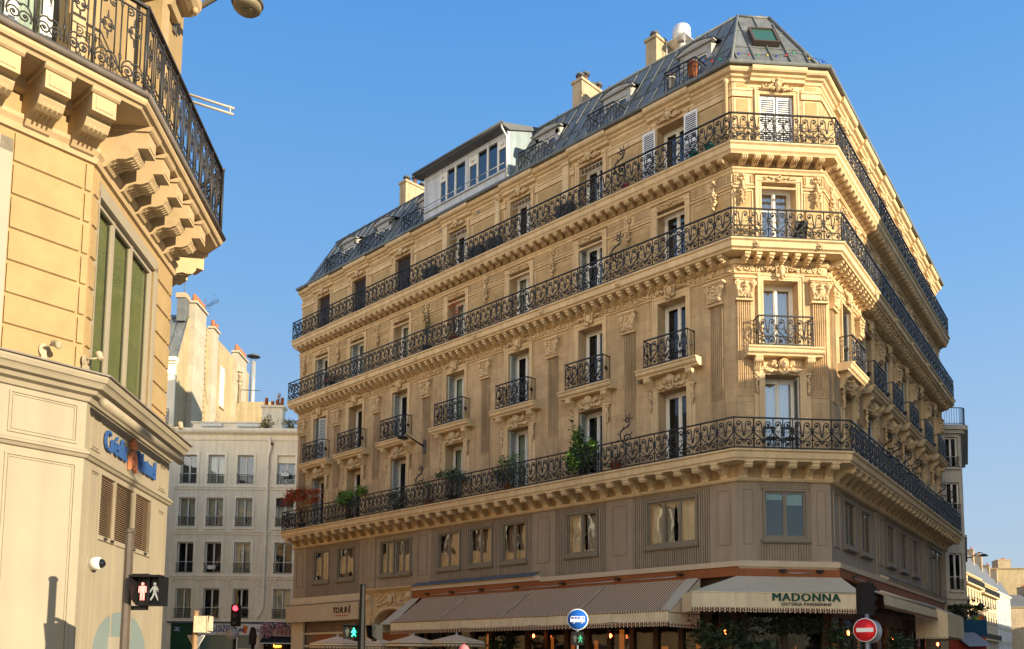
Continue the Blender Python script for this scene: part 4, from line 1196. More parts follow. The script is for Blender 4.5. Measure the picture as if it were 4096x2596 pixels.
# ------------------------------------------------------------------ plants
def leafmat(n, c, amt=.35):
    m = mat(n, c, .6, amt, 14, spec=.25); return m
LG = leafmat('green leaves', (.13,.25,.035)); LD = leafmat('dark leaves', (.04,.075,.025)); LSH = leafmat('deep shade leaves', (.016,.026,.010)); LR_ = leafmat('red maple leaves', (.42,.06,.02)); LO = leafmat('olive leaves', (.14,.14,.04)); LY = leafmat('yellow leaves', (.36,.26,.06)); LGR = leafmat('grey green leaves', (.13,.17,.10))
BARK = mat('bark', (.08,.055,.035), .9, .2, 15)
def foliage(m, rp, c, rx, ry, rz, n, sz, clumps=9, mis=(0,), droop=0.0, el=1.7):
    cl = []
    for k in range(clumps):
        a = rp.uniform(0, 2*PI); r = rp.uniform(.25, .95)
        cl.append(Vector((c[0]+rx*r*math.cos(a), c[1]+ry*r*math.sin(a), c[2]+rz*rp.uniform(-.9, .9)*(1-.4*r))))
    for i in range(n):
        q = cl[int(rp.random()*clumps)]; s = .42
        p = q+Vector((rp.gauss(0, rx*s*.55), rp.gauss(0, ry*s*.55), rp.gauss(0, rz*s*.5)))
        d = Vector((rp.uniform(-1,1), rp.uniform(-1,1), rp.uniform(-.7,.6)-droop)).normalized()
        u = d.cross(Vector((rp.uniform(-1,1), rp.uniform(-1,1), rp.uniform(-1,1)))).normalized()
        l = sz*rp.uniform(.6, 1.3); w = l/el
        a, b = p-d*l, p+d*l
        m.add([tuple(a), tuple(p+u*w*.5), tuple(b), tuple(p-u*w*.5)], [(0,1,2,3)], rp.choice(mis))
    return cl
def plant(name, label, mw, h, rx, ry, mats, n, sz, pot=None, zc=None, rz=None, seed=1, group=None, clumps=9, cat='plant', potr=.2, poth=.32):
    rp = random.Random(seed)
    t = thing(name, label, cat, mw, group)
    rz = rz or h*.33; zc = zc or h-rz
    m = MB(); cl = foliage(m, rp, (0,0,zc), rx, ry, rz, n, sz, clumps, tuple(range(len(mats))))
    m.obj('foliage', mats, t, mw)
    m = MB()
    for q in cl: m.tube([(0,0,poth*.8),(q.x*.3+rp.uniform(-.05,.05), q.y*.3, poth+(q.z-poth)*.55),(q.x*.92,q.y*.92,q.z)], [.022,.014,.006], 4)
    m.obj('stem', [BARK], t, mw)
    if pot:
        m = MB(); m.lathe([(potr*.7,0),(potr,poth*.9),(potr*1.08,poth*.9),(potr*1.08,poth),(potr*.9,poth),(potr*.85,poth*.9)], n=12); m.obj('pot', [pot], t, mw)
    return t
DPOT = mat('dark planter', (.03,.028,.027), .7, .1)
def b1(s, d=.42): return FL @ T(s, d, 8.385)
plant('maple_shrub', 'red leaved maple shrub on the lowest balcony, at the end beside the white house', b1(25.0), 2.3, 1.35, .5, [LR_, LR_, LO], 1500, .09, DPOT, 1.75, .42, 3)
plant('leafy_shrub', 'bright green leafy shrub spilling over the lowest balcony beside the red maple', b1(20.8), 1.95, 1.0, .45, [LG, LG, LO], 1700, .10, DPOT, 1.15, .58, 4)
plant('potted_plant', 'low dark bush in a pot behind the lowest railing under the wall street lamp', b1(17.1), 1.05, .6, .3, [LD, LO], 420, .06, DPOT, .65, .3, 5)
plant('potted_plant', 'small light green sprig in a pot between bushes on the lowest balcony', b1(14.9), 1.15, .28, .2, [LG], 130, .06, TERRA, .85, .3, 15)
plant('oleander_bush', 'wide grey green bush above the lowest railing, close to the wall street lamp', b1(13.35), 1.6, .75, .38, [LGR, LD], 1200, .09, DPOT, 1.05, .45, 6)
plant('oleander_bush', 'thin airy bush between the grey green bush and the tall pointed shrub', b1(10.0), 1.6, .68, .32, [LGR, LG, LD], 700, .085, TERRA, .95, .55, 7)
plant('laurel_shrub', 'tall pointed dark green shrub on the lowest balcony, tallest plant of the facade', b1(6.1), 2.05, .62, .4, [LD, LG], 1500, .12, DPOT, 1.0, .85, 8)
plant('potted_plant', 'small withered plant in an orange terracotta pot behind the lowest railing', b1(4.6), .75, .22, .2, [LO], 90, .05, TERRA, .55, .2, 9, potr=.2, poth=.34)
plant('climbing_plant', 'thin red leaved climber above the middle balcony railing', FL @ T(13.4, .4, 15.295), 2.2, .38, .15, [LR_], 170, .055, TERRA, 1.3, .8, 10)
plant('climbing_plant', 'dark bare vine on a trellis above the middle balcony railing', FL @ T(15.2, .42, 15.295), 2.3, .22, .12, [LD], 260, .05, DPOT, 1.5, .75, 11)
plant('potted_plant', 'dry brown plants in a trough on the middle balcony, above the red leaved maple', FL @ T(22.6, .4, 15.295), .8, .7, .2, [LD, LR_], 260, .06, DPOT, .5, .22, 12)
TEAL = mat('teal plastic', (.01,.16,.14), .4, 0)
plant('flower_pot', 'teal plastic pot with twigs behind the top railing near the corner', FL @ T(1.28, .38, 18.62), .5, .12, .1, [LO], 25, .04, TEAL, .42, .1, 13, 'teal pots on the top balcony', 4, 'flower pot', .15, .30)
plant('flower_pot', 'teal plastic pot nearest the corner behind the top railing', FL @ T(.66, .38, 18.62), .45, .12, .1, [LO], 16, .04, TEAL, .40, .08, 14, 'teal pots on the top balcony', 4, 'flower pot', .15, .30)
plant('flower_pot', 'small pink pot standing under the thorned iron spiral on the top balcony', FL @ T(4.15, .38, 18.62), .3, .1, .1, [LO], 10, .03, mat('pink plastic', (.55,.03,.10), .4, 0), .3, .05, 16, None, 4, 'flower pot', .11, .26)
plant('flower_pot', 'tall orange terracotta pot on the roof balcony of the nearest dormer', FL @ T(1.55, -.05, 22.0), .55, .1, .1, [LO], 14, .03, TERRA, .5, .05, 17, None, 4, 'flower pot', .19, .48)
plant('flower_pot', 'pale round pot with orange flowers on the nearest dormer roof balcony', FL @ T(2.45, -.05, 22.0), .6, .2, .1, [LO, LR_], 60, .04, WHITE, .5, .1, 18, None, 4, 'flower pot', .14, .36)
# air conditioners behind the top railing
def aircon(label, mw):
    t = thing('air_conditioner', label, 'air conditioner', mw, 'air conditioners on the top balcony')
    m = MB(); m.box(-.38,.38,-.13,.13,.08,.68); m.box(-.32,-.26,-.1,.1,0,.08); m.box(.26,.32,-.1,.1,0,.08); m.obj('casing', [mat('grey casing', (.10,.095,.09), .6, .08)], t, mw)
    m = MB()
    for r in (.08,.14,.2,.25): m.tube([(r*math.cos(a*PI/8)-.08,.14,.38+r*math.sin(a*PI/8)) for a in range(17)], .008, 4)
    m.obj('fan_grille', [IRON], t, mw)
for s, lb in ((7.2,'dark air conditioner box behind the top railing, nearest the corner'),(11.2,'dark air conditioner box behind the top railing, second from the corner'),(12.3,'dark air conditioner box behind the top railing, third from the corner'),(15.3,'dark air conditioner box behind the top railing, farthest from the corner')):
    aircon(lb, FL @ T(s, .22, 18.62))
# two iron chairs with a glimpse of frame on the corner balcony
def chair(label, mw):
    t = thing('balcony_chair', label, 'chair', mw, 'iron chairs on the corner balcony')
    m = MB()
    for x in (-.18,.18):
        m.tube([(x,-.2,0),(x,-.2,.9)], .014, 5); m.tube([(x,.18,0),(x,.16,.46)], .014, 5)
    m.obj('leg_frame', [IRON], t, mw)
    m = MB(); m.box(-.2,.2,-.2,.2,.44,.465); m.obj('seat', [IRON], t, mw)
    m = MB(); m.box(-.2,.2,-.215,-.185,.82,.9)
    for k in range(5): m.tube([(-.14+.07*k,-.2,.5),(-.14+.07*k,-.2,.84)], .008, 4)
    m.obj('backrest', [IRON], t, mw)
for x, lb in ((WC-1.0,'black iron chair on the lowest corner balcony, the one nearer the parasol side'),(WC-1.58,'black iron chair on the lowest corner balcony, the one nearer the no entry sign')):
    chair(lb, FC @ T(x, .35, 8.385))
m_ = FC @ T(WC-2.05, .3, 15.3)
t = thing('folding_chair', 'dark folding chair leaning on the middle corner balcony', 'chair', m_)
m = MB(); m.obox(RX(-.4), -.22,.22,-.02,.02,.05,.75)
m.obj('backrest', [IRON], t, m_)
m = MB(); m.tube([(-.22,.2,0),(-.22,-.25,.8)], .015, 5); m.tube([(.22,.2,0),(.22,-.25,.8)], .015, 5); m.obj('leg_frame', [IRON], t, m_)

# string of coloured bulbs hung round the corner roof
t = thing('string_lights', 'string of small coloured bulbs hung around the corner roof', 'string lights', FC @ T(WC-1.4, .3, 22.2))
pts = [(FL @ Vector((1.22,-.25,22.50))), (FL @ Vector((.91,-.25,22.36))), (FL @ Vector((.59,-.25,22.26))), (FL @ Vector((.16,-.25,22.16)))]
for s, z in ((.37,22.30),(.73,22.26),(1.04,22.26),(1.37,22.31),(1.68,22.29),(2.02,22.35),(2.28,22.44)): pts.append(FC @ Vector((WC-s,-.33,z)))
pts += [FC @ Vector((WC-2.75,-.15,22.15)), FC @ Vector((WC-3.1,.15,21.85)), FR @ Vector((LR-.35,.38,21.66))]
m = MB(); m.tube([tuple(p+Vector((0,0,.05))) for p in pts], .008, 4); m.obj('cable', [IRON], t)
bc = [mat('blue bulb',(.02,.05,.5),.3,0), mat('red bulb',(.6,.02,.02),.3,0), mat('green bulb',(.02,.4,.15),.3,0), mat('yellow bulb',(.7,.5,.05),.3,0)]
for i, p in enumerate(pts):
    m = MB(); m.blob((0,0,0), .035, .035, .05); m.obj('bulb', [bc[i % 4]], t, T(*p))

# ------------------------------------------------------------------ restaurant terrace: plants, lanterns, parasols
plant('fern_bush', 'feathery blue green plant under the striped awning behind the parasols', FL @ T(9.6, .9, 0), 2.85, .75, .4, [LD, LSH], 600, .11, DPOT, 2.2, .6, 21)
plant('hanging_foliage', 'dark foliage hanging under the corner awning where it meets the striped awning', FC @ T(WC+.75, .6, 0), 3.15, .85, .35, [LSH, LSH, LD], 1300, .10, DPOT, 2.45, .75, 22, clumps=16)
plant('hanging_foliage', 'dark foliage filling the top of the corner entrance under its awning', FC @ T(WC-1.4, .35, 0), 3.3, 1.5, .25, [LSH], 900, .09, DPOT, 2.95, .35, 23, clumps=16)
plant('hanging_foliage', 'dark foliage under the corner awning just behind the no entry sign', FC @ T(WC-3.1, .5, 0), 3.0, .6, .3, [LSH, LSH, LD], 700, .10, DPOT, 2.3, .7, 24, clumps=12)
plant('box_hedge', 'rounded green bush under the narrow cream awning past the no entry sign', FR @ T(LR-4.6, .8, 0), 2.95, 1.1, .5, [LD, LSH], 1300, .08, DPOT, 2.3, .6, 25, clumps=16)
plant('potted_palm', 'palm fronds low under the corner awning, beside the lantern near the striped awning', FC @ T(WC-.1, 1.0, 0), 2.45, .6, .4, [LD, LSH], 350, .18, DPOT, 2.0, .4, 26)
GLOW = mat('lantern flame', (1,.2,.05), .5, 0, emit=(1,.16,.03), estr=14)
def lantern(label, mw):
    t = thing('wall_lantern', label, 'lantern', mw, 'glowing wall lanterns')
    m = MB()
    for x in (-.1,.1):
        for y in (-.1,.1): m.tube([(x*.75,y*.75,-.2),(x,y,.2)], .012, 4)
    m.box(-.11,.11,-.11,.11,.2,.22); m.prism([(-.11,.22),(.11,.22),(0,.34)], -.11, .11, 'x'); m.box(-.08,.08,-.08,.08,-.22,-.2); m.tube([(0,-.3,-.3),(0,0,-.3),(0,0,-.22)], .02, 5)
    m.obj('lantern_frame', [IRON], t, mw)
    m = MB(); m.blob((0,0,0), .045,.045,.085); m.obj('flame', [GLOW], t, mw)
for F, x, z, lb in ((FL,8.74,2.72,'glowing red lantern under the striped awning above the feathery plant'),(FL,5.0,2.66,'brass wall lantern glowing under the striped awning beside the bus sign'),
        (FC,WC+.55,2.68,'glowing lantern under the corner awning, next to the palm fronds'),(FC,WC-3.4,2.70,'glowing lantern under the corner awning, next to the no entry sign'),
        (FR,LR-7.1,2.72,'glowing lantern beside the rounded green bush under the narrow awning'),(FR,LR-7.7,2.72,'glowing lantern just behind the one beside the rounded green bush'),(FR,LR-16.4,2.75,'glowing lantern below the short cream awning with the deep side')):
    lantern(lb, F @ T(x, .22, z))
PARA = stripe_mat('parasol stripe', (.26,.15,.07), (.66,.55,.38), .11, 2)
PTOP = mat('parasol canvas', (.66,.46,.29), .85, .05, 4)
def parasol(label, x, y, z, r=1.05):
    mw = T(x, y, 0)
    t = thing('parasol', label, 'parasol', mw, 'cream cafe parasols')
    m = MB(); n = 8
    tip = (0,0,z); rim = [(r*math.cos(PI/8+2*PI*k/n), r*math.sin(PI/8+2*PI*k/n), z-.27) for k in range(n)]
    for k in range(n):
        a, b = rim[k], rim[(k+1) % n]
        c = tuple((a[i]+b[i])/2*(.97 if i < 2 else 1)-(.02 if i == 2 else 0) for i in range(3))
        m.add([tip, a, c], [(0,1,2)]); m.add([tip, c, b], [(0,1,2)])
    m.obj('canopy', [PTOP], t, mw)
    m = MB()
    for k in range(n):
        a, b = Vector(rim[k]), Vector(rim[(k+1) % n]); q = 6
        for j in range(q):
            p0, p1 = a.lerp(b, j/q), a.lerp(b, (j+1)/q)
            vs = [tuple(p0), tuple(p1)]
            for s in range(5, -1, -1):
                pp = p0.lerp(p1, s/5); vs.append((pp.x, pp.y, pp.z-.12-.06*math.sin(PI*s/5)))
            m.poly(vs)
    m.obj('scalloped_edge', [PARA], t, mw)
    m = MB(); m.lathe([(.025,0),(.025,z-.02),(.045,z),(.03,z+.06),(.0,z+.075)], n=8)
    m.lathe([(.3,0),(.3,.06),(.06,.1)], n=12); m.obj('pole', [STEEL], t, mw)
for (x, y, z, r, lb) in ((-6.37,33,2.60,1.0,'cafe parasol in front of the coffee shop arches'),(-5.1,33.6,2.60,1.0,'cafe parasol behind the traffic signal pole'),(-3.61,33,2.66,1.0,'cafe parasol between the signal column and the parasol by the feathery plant'),(-2.03,33,2.70,1.12,'cafe parasol beside the feathery plant, with the pink cap below it')):
    parasol(lb, x, y, z, r)

# ------------------------------------------------------------------ street furniture
POLE = mat('brown pole paint', (.075,.055,.04), .45, .15, 12, spec=.4, dirt=.1)
PBLK = mat('black signal plastic', (.007,.0065,.006), .55, .05, spec=.2)
SGRAY = mat('grey sign back', (.22,.23,.25), .45, .08, metal=.3)
WHT = mat('white sign face', (.75,.74,.70), .4, .03)
REDS = mat('red sign face', (.55,.012,.015), .35, .04)
BLUES = mat('blue sign face', (.012,.10,.42), .35, .04)
def figure(walk=False):
    m = MB(); m.tube([(0,0,.80),(0,0,.801)], .1, 4)
    m = MB()
    def disc(c, r): m.prism([(c[0]+r*math.cos(2*PI*k/12), c[1]+r*math.sin(2*PI*k/12)) for k in range(12)], -.008, .008, 'y')
    def limb(a, b, r0, r1):
        d = Vector((b[0]-a[0], b[1]-a[1])).normalized(); n = Vector((-d.y, d.x))
        m.prism([(a[0]+n.x*r0,a[1]+n.y*r0),(b[0]+n.x*r1,b[1]+n.y*r1),(b[0]-n.x*r1,b[1]-n.y*r1),(a[0]-n.x*r0,a[1]-n.y*r0)], -.008, .008, 'y')
    disc((0,.9), .085)
    if not walk:
        limb((0,.79),(0,.42),.15,.12); limb((-.18,.76),(-.20,.42),.045,.04); limb((.18,.76),(.20,.42),.045,.04); limb((-.07,.42),(-.075,0),.06,.05); limb((.07,.42),(.075,0),.06,.05)
    else:
        limb((0,.79),(.02,.42),.10,.09); limb((-.05,.76),(-.2,.56),.045,.04); limb((-.2,.56),(-.27,.42),.04,.035); limb((.08,.76),(.18,.58),.045,.04); limb((.18,.58),(.24,.44),.04,.035)
        limb((.0,.44),(-.08,.22),.06,.05); limb((-.08,.22),(-.22,.0),.05,.045); limb((.05,.44),(.12,.22),.06,.05); limb((.12,.22),(.24,.0),.05,.045)
    return m
FSTAND, FWALK = figure(False), figure(True)
def ped_head(t, mw, h, w, red, green, d=.16, side=1):
    """pedestrian signal head, front along +y, two figures side by side"""
    m = MB(); m.box(-w/2,w/2,-d,0,-h/2,h/2); m.box(-w/2-.02,w/2+.02,0,.10,h/2-.015,h/2+.005)
    for s in (-1,1): m.add([(s*w/2,0,h/2),(s*(w/2+.025),.12,h/2+.005),(s*(w/2+.01),.09,-h/2+.06),(s*w/2,0,-h/2)],[(0,1,2,3)])
    m.box(-.012,.012,0,.02,-h/2+.02,h/2-.02)
    o = m.obj('signal_head', [PBLK], t, mw)
    k = h*.62
    FSTAND.obj('red_figure', [red], o, mw @ T(w*.24,.012,-k*.52) @ Matrix.Scale(k, 4))
    FWALK.obj('green_figure', [green], o, mw @ T(-w*.24,.012,-k*.52) @ Matrix.Scale(k, 4) @ Matrix.Diagonal((-1,1,1,1)))
    m = MB()
    for a_, b_ in ((h/2, h/2+.03), (-h/2-.04, -h/2)):
        m.box(*sorted((side*(w/2+.10), side*(w/2-.08))), -d*.7, -d*.4, a_, b_)
    m.obj('bracket', [PBLK], o, mw)
    return o
def pole_mesh(m, r0, r1, h, n=8, zs=None):
    m.lathe([(r0*1.5,0),(r0*1.5,.35),(r0,.45),(r1,h-.05),(r1*1.25,h-.04),(r1*1.25,h-.02),(r1*.9,h)], n=n, sm=False)
PINK = mat('red figure unlit side', (.85,.30,.27), .5, 0, emit=(1,.2,.18), estr=.35)
WFIG = mat('white walking figure', (.85,.82,.68), .5, 0)
DFIG = mat('unlit grey figure', (.07,.08,.07), .5, 0)
GFIG = mat('lit green figure', (.05,.9,.5), .5, 0, emit=(.03,1,.45), estr=1.6)
px, py = -.428*8.77, 8.77
mw = T(px, py, 0)
t = thing('pedestrian_signal', 'brown pole with a two figure pedestrian signal in front of the cream bank wall', 'traffic signal', mw)
m = MB(); pole_mesh(m, .052, .042, 2.9); m.obj('pole', [POLE], t, mw)
hd = T(px+.235, py-.05, 2.285) @ RZ(PI-.10)
ped_head(t, hd @ Matrix.Diagonal((1,1,1,1)), .285, .255, PINK, WFIG, .13)
# signal column in front of the portal: two heads on one dark column
px, py = -3.33, 20.0; mw = T(px, py, 0)
t = thing('pedestrian_signal', 'dark column with a green walking figure lit, in front of the coffee shop', 'traffic signal', mw)
m = MB(); pole_mesh(m, .115, .062, 3.36); m.obj('pole', [PBLK], t, mw)
ped_head(t, T(px-.235, py-.06, 2.30) @ RZ(PI+.15), .31, .30, DFIG, GFIG, .15, -1)
ped_head(t, T(px+.26, py+.03, 2.30) @ RZ(PI/2+.55), .31, .30, DFIG, DFIG, .15)
# yellowed signal seen from behind with a give way sign on its pole
px, py = -9.11, 26.0; mw = T(px, py, 0)
t = thing('pedestrian_signal', 'tan pole with a weathered signal box and the back of a triangular sign', 'traffic signal', mw)
TANP = mat('tan pole paint', (.26,.16,.085), .6, .15, 10)
m = MB(); pole_mesh(m, .08, .07, 3.08); m.obj('pole', [TANP], t, mw)
m = MB(); m.box(.02,.40,-.22,.10,2.45,2.92); m.add([(.40,-.22,2.92),(.50,-.3,2.94),(.40,-.22,2.5)],[(0,1,2)]); m.add([(.40,.1,2.92),(.50,-.3,2.94),(.40,-.22,2.92)],[(0,1,2)]); m.box(.4,.47,-.24,.1,2.5,2.92); m.obj('signal_head', [mat('weathered cream plastic', (.50,.43,.30), .7, .25, 25)], t, mw)
m = MB(); m.prism([(-.24,2.36),(.22,2.36),(0,1.95)], .10, .12, 'y'); m.obj('triangular_sign', [SGRAY], t, mw)
m = MB(); m.prism([(-.27,2.375),(.25,2.375),(-.01,1.93)], .121, .128, 'y'); m.obj('sign_border', [WHT], t, mw)
# red light
px, py = -11.04, 36.0; mw = T(px, py, 0)
t = thing('traffic_light', 'black three lamp traffic light showing red with a round disc below', 'traffic light', mw)
m = MB(); m.lathe([(.09,0),(.09,.4),(.07,.5),(.07,3.0)], n=10); m.obj('pole', [PBLK], t, mw)
m = MB(); m.box(-.17,.17,-.05,.18,3.04,3.90); m.obj('signal_head', [PBLK], t, mw)
for k, (z, mt) in enumerate(((3.76, mat('lit red lamp', (.9,.02,.02), .4, 0, emit=(1,.02,.03), estr=5)),(3.47, mat('dark lamp', (.03,.03,.03), .15, 0)),(3.19, mat('dark lamp glass', (.03,.035,.03), .15, 0)))):
    m = MB(); m.lathe([(.105,0),(.09,.03),(.0,.045)], n=14, mw=T(0,-.05,z) @ RX(PI/2)); m.obj('lamp', [mt], t, mw)
    m = MB(); m.tube([(.125*math.cos(a*PI/8),-.13,z+.125*math.sin(a*PI/8)) for a in range(9)], .02, 4); m.tube([(-.125,-.06,z),(-.125,-.14,z)], .02, 4); m.tube([(.125,-.06,z),(.125,-.14,z)],.02,4); m.obj('visor', [PBLK], t, mw)
m = MB(); m.lathe([(.24,0),(.24,.02)], n=20, mw=T(-.06,-.1,2.75) @ RX(PI/2)); m.obj('round_disc', [SGRAY], t, mw)
mw = T(-10.3, 36.0, 0)
t = thing('traffic_light', 'dark traffic light seen edge on beside the red light', 'traffic light', mw)
m = MB(); m.lathe([(.09,0),(.09,.4),(.07,.5),(.07,2.4)], n=10); m.obj('pole', [PBLK], t, mw)
m = MB(); m.prism([(-.1,2.32),(.09,2.32),(.11,2.7),(.05,2.98),(0,3.02),(-.06,2.95),(-.1,2.7)], -.25, .1, 'y'); m.obj('signal_head', [PBLK], t, mw)
# round blue bus sign
px, py = 1.73, 24.0; mw = T(px, py, 0)
t = thing('bus_sign', 'round blue sign with a white bus on it before the striped awning', 'road sign', mw)
m = MB(); m.lathe([(.03,0),(.03,3.05)], n=8, c=(0,.03,0)); m.obj('pole', [SGRAY], t, mw)
m = MB(); m.lathe([(.285,0),(.285,.02)], n=32, mw=T(0,-.0,2.825) @ RX(PI/2)); m.obj('sign_rim', [WHT], t, mw)
m = MB(); m.lathe([(.262,0),(.262,.006)], n=32, mw=T(0,-.021,2.825) @ RX(PI/2)); m.obj('sign_face', [BLUES], t, mw)
m = MB(); z = 2.84
m.box(-.19,.19,-.034,-.029,z-.08,z-.002); m.box(-.17,.19,-.034,-.029,z+.055,z+.07); 
for x in (-.185,-.10,-.02,.06,.13,.18): m.box(x,x+.012,-.034,-.029,z-.002,z+.055)
for x in (-.11,.10): m.lathe([(.038,0),(.038,.004)], n=14, mw=T(x,-.029,z-.085) @ RX(PI/2))
m.obj('bus_symbol', [WHT], t, mw)
m = MB()
for x in (-.11,.10): m.lathe([(.022,0),(.022,.004)], n=12, mw=T(x,-.036,z-.085) @ RX(PI/2))
m.obj('wheel_symbol', [BLUES], t, mw)
m = MB(); m.box(-.16,.16,-.02,.08,2.15,2.50); hb = m.obj('signal_head', [PBLK], t, mw)
FSTAND.obj('red_figure', [DFIG], hb, mw @ T(-.07,-.03,2.22) @ Matrix.Scale(.2, 4)); FWALK.obj('green_figure', [mat('dim green figure', (.05,.3,.15), .5, 0, emit=(.03,1,.45), estr=.12)], hb, mw @ T(.07,-.03,2.22) @ Matrix.Scale(.2, 4))
# no entry sign with a signal head above, seen from behind
px, py = 7.85, 20.0; mw = T(px, py, 0)
t = thing('no_entry_sign', 'red no entry disc on a pole under the back of a traffic light', 'road sign', mw)
m = MB(); m.lathe([(.05,0),(.05,2.8)], n=10); m.obj('pole', [SGRAY], t, mw)
dm = T(px-.07, py-.07, 2.445) @ RZ(-.72)
m = MB(); m.lathe([(.262,0),(.262,.02)], n=32, mw=RX(PI/2)); m.obj('sign_rim', [WHT], t, dm)
m = MB(); m.lathe([(.245,0),(.245,.006)], n=32, mw=T(0,-.021,0) @ RX(PI/2)); m.obj('sign_face', [REDS], t, dm)
m = MB(); m.box(-.185,.185,-.036,-.028,-.045,.045); m.obj('white_bar', [WHT], t, dm)
dm2 = T(px+.14, py+.12, 2.42) @ RZ(-.9)
m = MB(); m.lathe([(.26,0),(.26,.02)], n=32, mw=RX(PI/2)); m.obj('sign_back', [SGRAY], t, dm2)
hm = T(px+.02, py+.0, 3.14) @ RZ(.15)
m = MB(); m.prism([(-.17,-.36),(.16,-.36),(.17,.35),(-.16,.36)], -.02, .18, 'y')
for z in (-.22,.0,.22): m.prism([(.16,z+.08),(.25,z+.06),(.25,z-.02),(.16,z-.05)], .02, .16, 'y')
m.obj('signal_head', [mat('dark brown signal back', (.012,.009,.008), .6, .1, spec=.2)], t, hm)
# wall lamp on the left facade
mw = FL @ T(15.62, 0, 11.2)
t = thing('wall_street_lamp', 'dark street lamp with a curved arm fixed between windows of the shaded facade', 'street lamp', mw)
m = MB(); m.box(-.06,.06,0,.14,-.30,.32); m.obj('wall_plate', [mat('grey lamp paint', (.09,.085,.08), .5, .1)], t, mw)
m = MB(); m.tube([(0,.12,.05),(.05,.35,.12),(.15,.75,.32),(.10,1.05,.40)], [.05,.045,.035,.03], 6); m.obj('arm', [IRONB], t, mw)
m = MB(); m.lathe([(.0,.12),(.08,.11),(.20,.05),(.26,0),(.25,-.02),(.0,-.03)], c=(.22,1.15,.26), n=16); m.obj('lamp_head', [IRONB], t, mw)
# person in a pink cap walking past the terrace: only the cap clears the frame edge
mw = T(-.885, 16.0, 0)
SKIN = mat('skin', (.45,.27,.19), .55, .05, 20)
PINKC = mat('pink cap cloth', (.62,.16,.18), .8, .08, 20)
NAVY = mat('navy jacket cloth', (.03,.035,.06), .85, .1, 15)
JEAN = mat('dark trousers cloth', (.025,.03,.045), .85, .1, 15)
HAIR = mat('brown hair', (.05,.03,.02), .6, .2, 30)
def skin_body(name, joints, edges, mats, mw, parent=None):
    me = bpy.data.meshes.new(name)
    me.from_pydata([j[0] for j in joints], edges, [])
    o = bpy.data.objects.new(name, me); COL.objects.link(o)
    sk = o.modifiers.new('skin', 'SKIN'); sk.use_smooth_shade = True
    for v, j in zip(me.skin_vertices[0].data, joints):
        r = j[1]; v.radius = r if isinstance(r, tuple) else (r, r)
    me.skin_vertices[0].data[0].use_root = True
    sb = o.modifiers.new('sub', 'SUBSURF'); sb.levels = 2; sb.render_levels = 2
    dg = bpy.context.evaluated_depsgraph_get(); dg.update()
    m2 = bpy.data.meshes.new_from_object(o.evaluated_get(dg)); m2.name = name
    COL.objects.unlink(o); bpy.data.objects.remove(o)
    for p in m2.polygons: p.use_smooth = True
    m2.materials.clear()
    for mm in mats: m2.materials.append(mm)
    return m2
J = [((0,0,1.02),(.15,.11)),((0,0,1.22),(.145,.105)),((0,0,1.42),(.17,.11)),((0,0,1.56),(.07,.065)),((0,-.01,1.64),(.06,.065)),((0,-.02,1.72),(.085,.095)),((0,-.01,1.80),(.082,.095)),
 ((.17,0,1.48),.065),((.27,.02,1.22),.052),((.26,-.10,.98),.04),((.25,-.15,.90),(.025,.045)),((-.17,0,1.48),.065),((-.27,.0,1.22),.052),((-.25,.06,.98),.04),((-.24,.08,.90),(.025,.045)),
 ((.10,0,.92),.10),((.10,-.08,.50),.065),((.10,.06,.09),.045),((.10,-.06,.045),.04),((-.10,0,.92),.10),((-.10,.03,.50),.065),((-.10,.20,.10),.045),((-.10,.08,.045),.04),
 ((.25,-.18,.83),.012),((.235,-.16,.82),.012),((.262,-.16,.82),.012),((.245,-.20,.85),.011),((-.24,.08,.82),.012),((-.225,.09,.82),.012),((-.255,.07,.82),.012)]
Ed = [(0,1),(1,2),(2,3),(3,4),(4,5),(5,6),(2,7),(7,8),(8,9),(9,10),(2,11),(11,12),(12,13),(13,14),(0,15),(15,16),(16,17),(17,18),(0,19),(19,20),(20,21),(21,22),(10,23),(10,24),(10,25),(9,26),(14,27),(14,28),(14,29)]
mw = T(-.875, 16.4, 0) @ Matrix.Scale(1.035, 4)
pm = skin_body('person', J, Ed, [SKIN, NAVY, JEAN], mw)
for p in pm.polygons:
    z = p.center.z; x = abs(p.center.x)
    p.material_index = 2 if z < 1.0 and x < .2 else (1 if z < 1.57 and not (z < .96 and x > .2) else 0)
per = bpy.data.objects.new('person', pm); link(per, None, mw)
tag(per, 'person in a pink baseball cap walking past the parasols, in dark clothes', 'person')
m = MB(); m.blob((0,-.01,1.80), .098,.112,.10, lvl=2); m.blob((0,-.13,1.785), .075,.075,.015); m.blob((0,-.01,1.90),.012)
m.obj('cap', [PINKC], per, mw)
m = MB(); m.blob((0,.05,1.70), .075,.06,.08, lvl=2); m.blob((-.09,0,1.72),.012,.025,.03); m.blob((.09,0,1.72),.012,.025,.03); m.obj('hair', [HAIR], per, mw)
m = MB(); m.blob((0,-.115,1.70), .014,.02,.022)
for s in (-1,1): m.blob((s*.033,-.10,1.725), .014,.01,.008)
m.blob((0,-.105,1.655), .025,.01,.008); m.obj('face', [SKIN], per, mw)
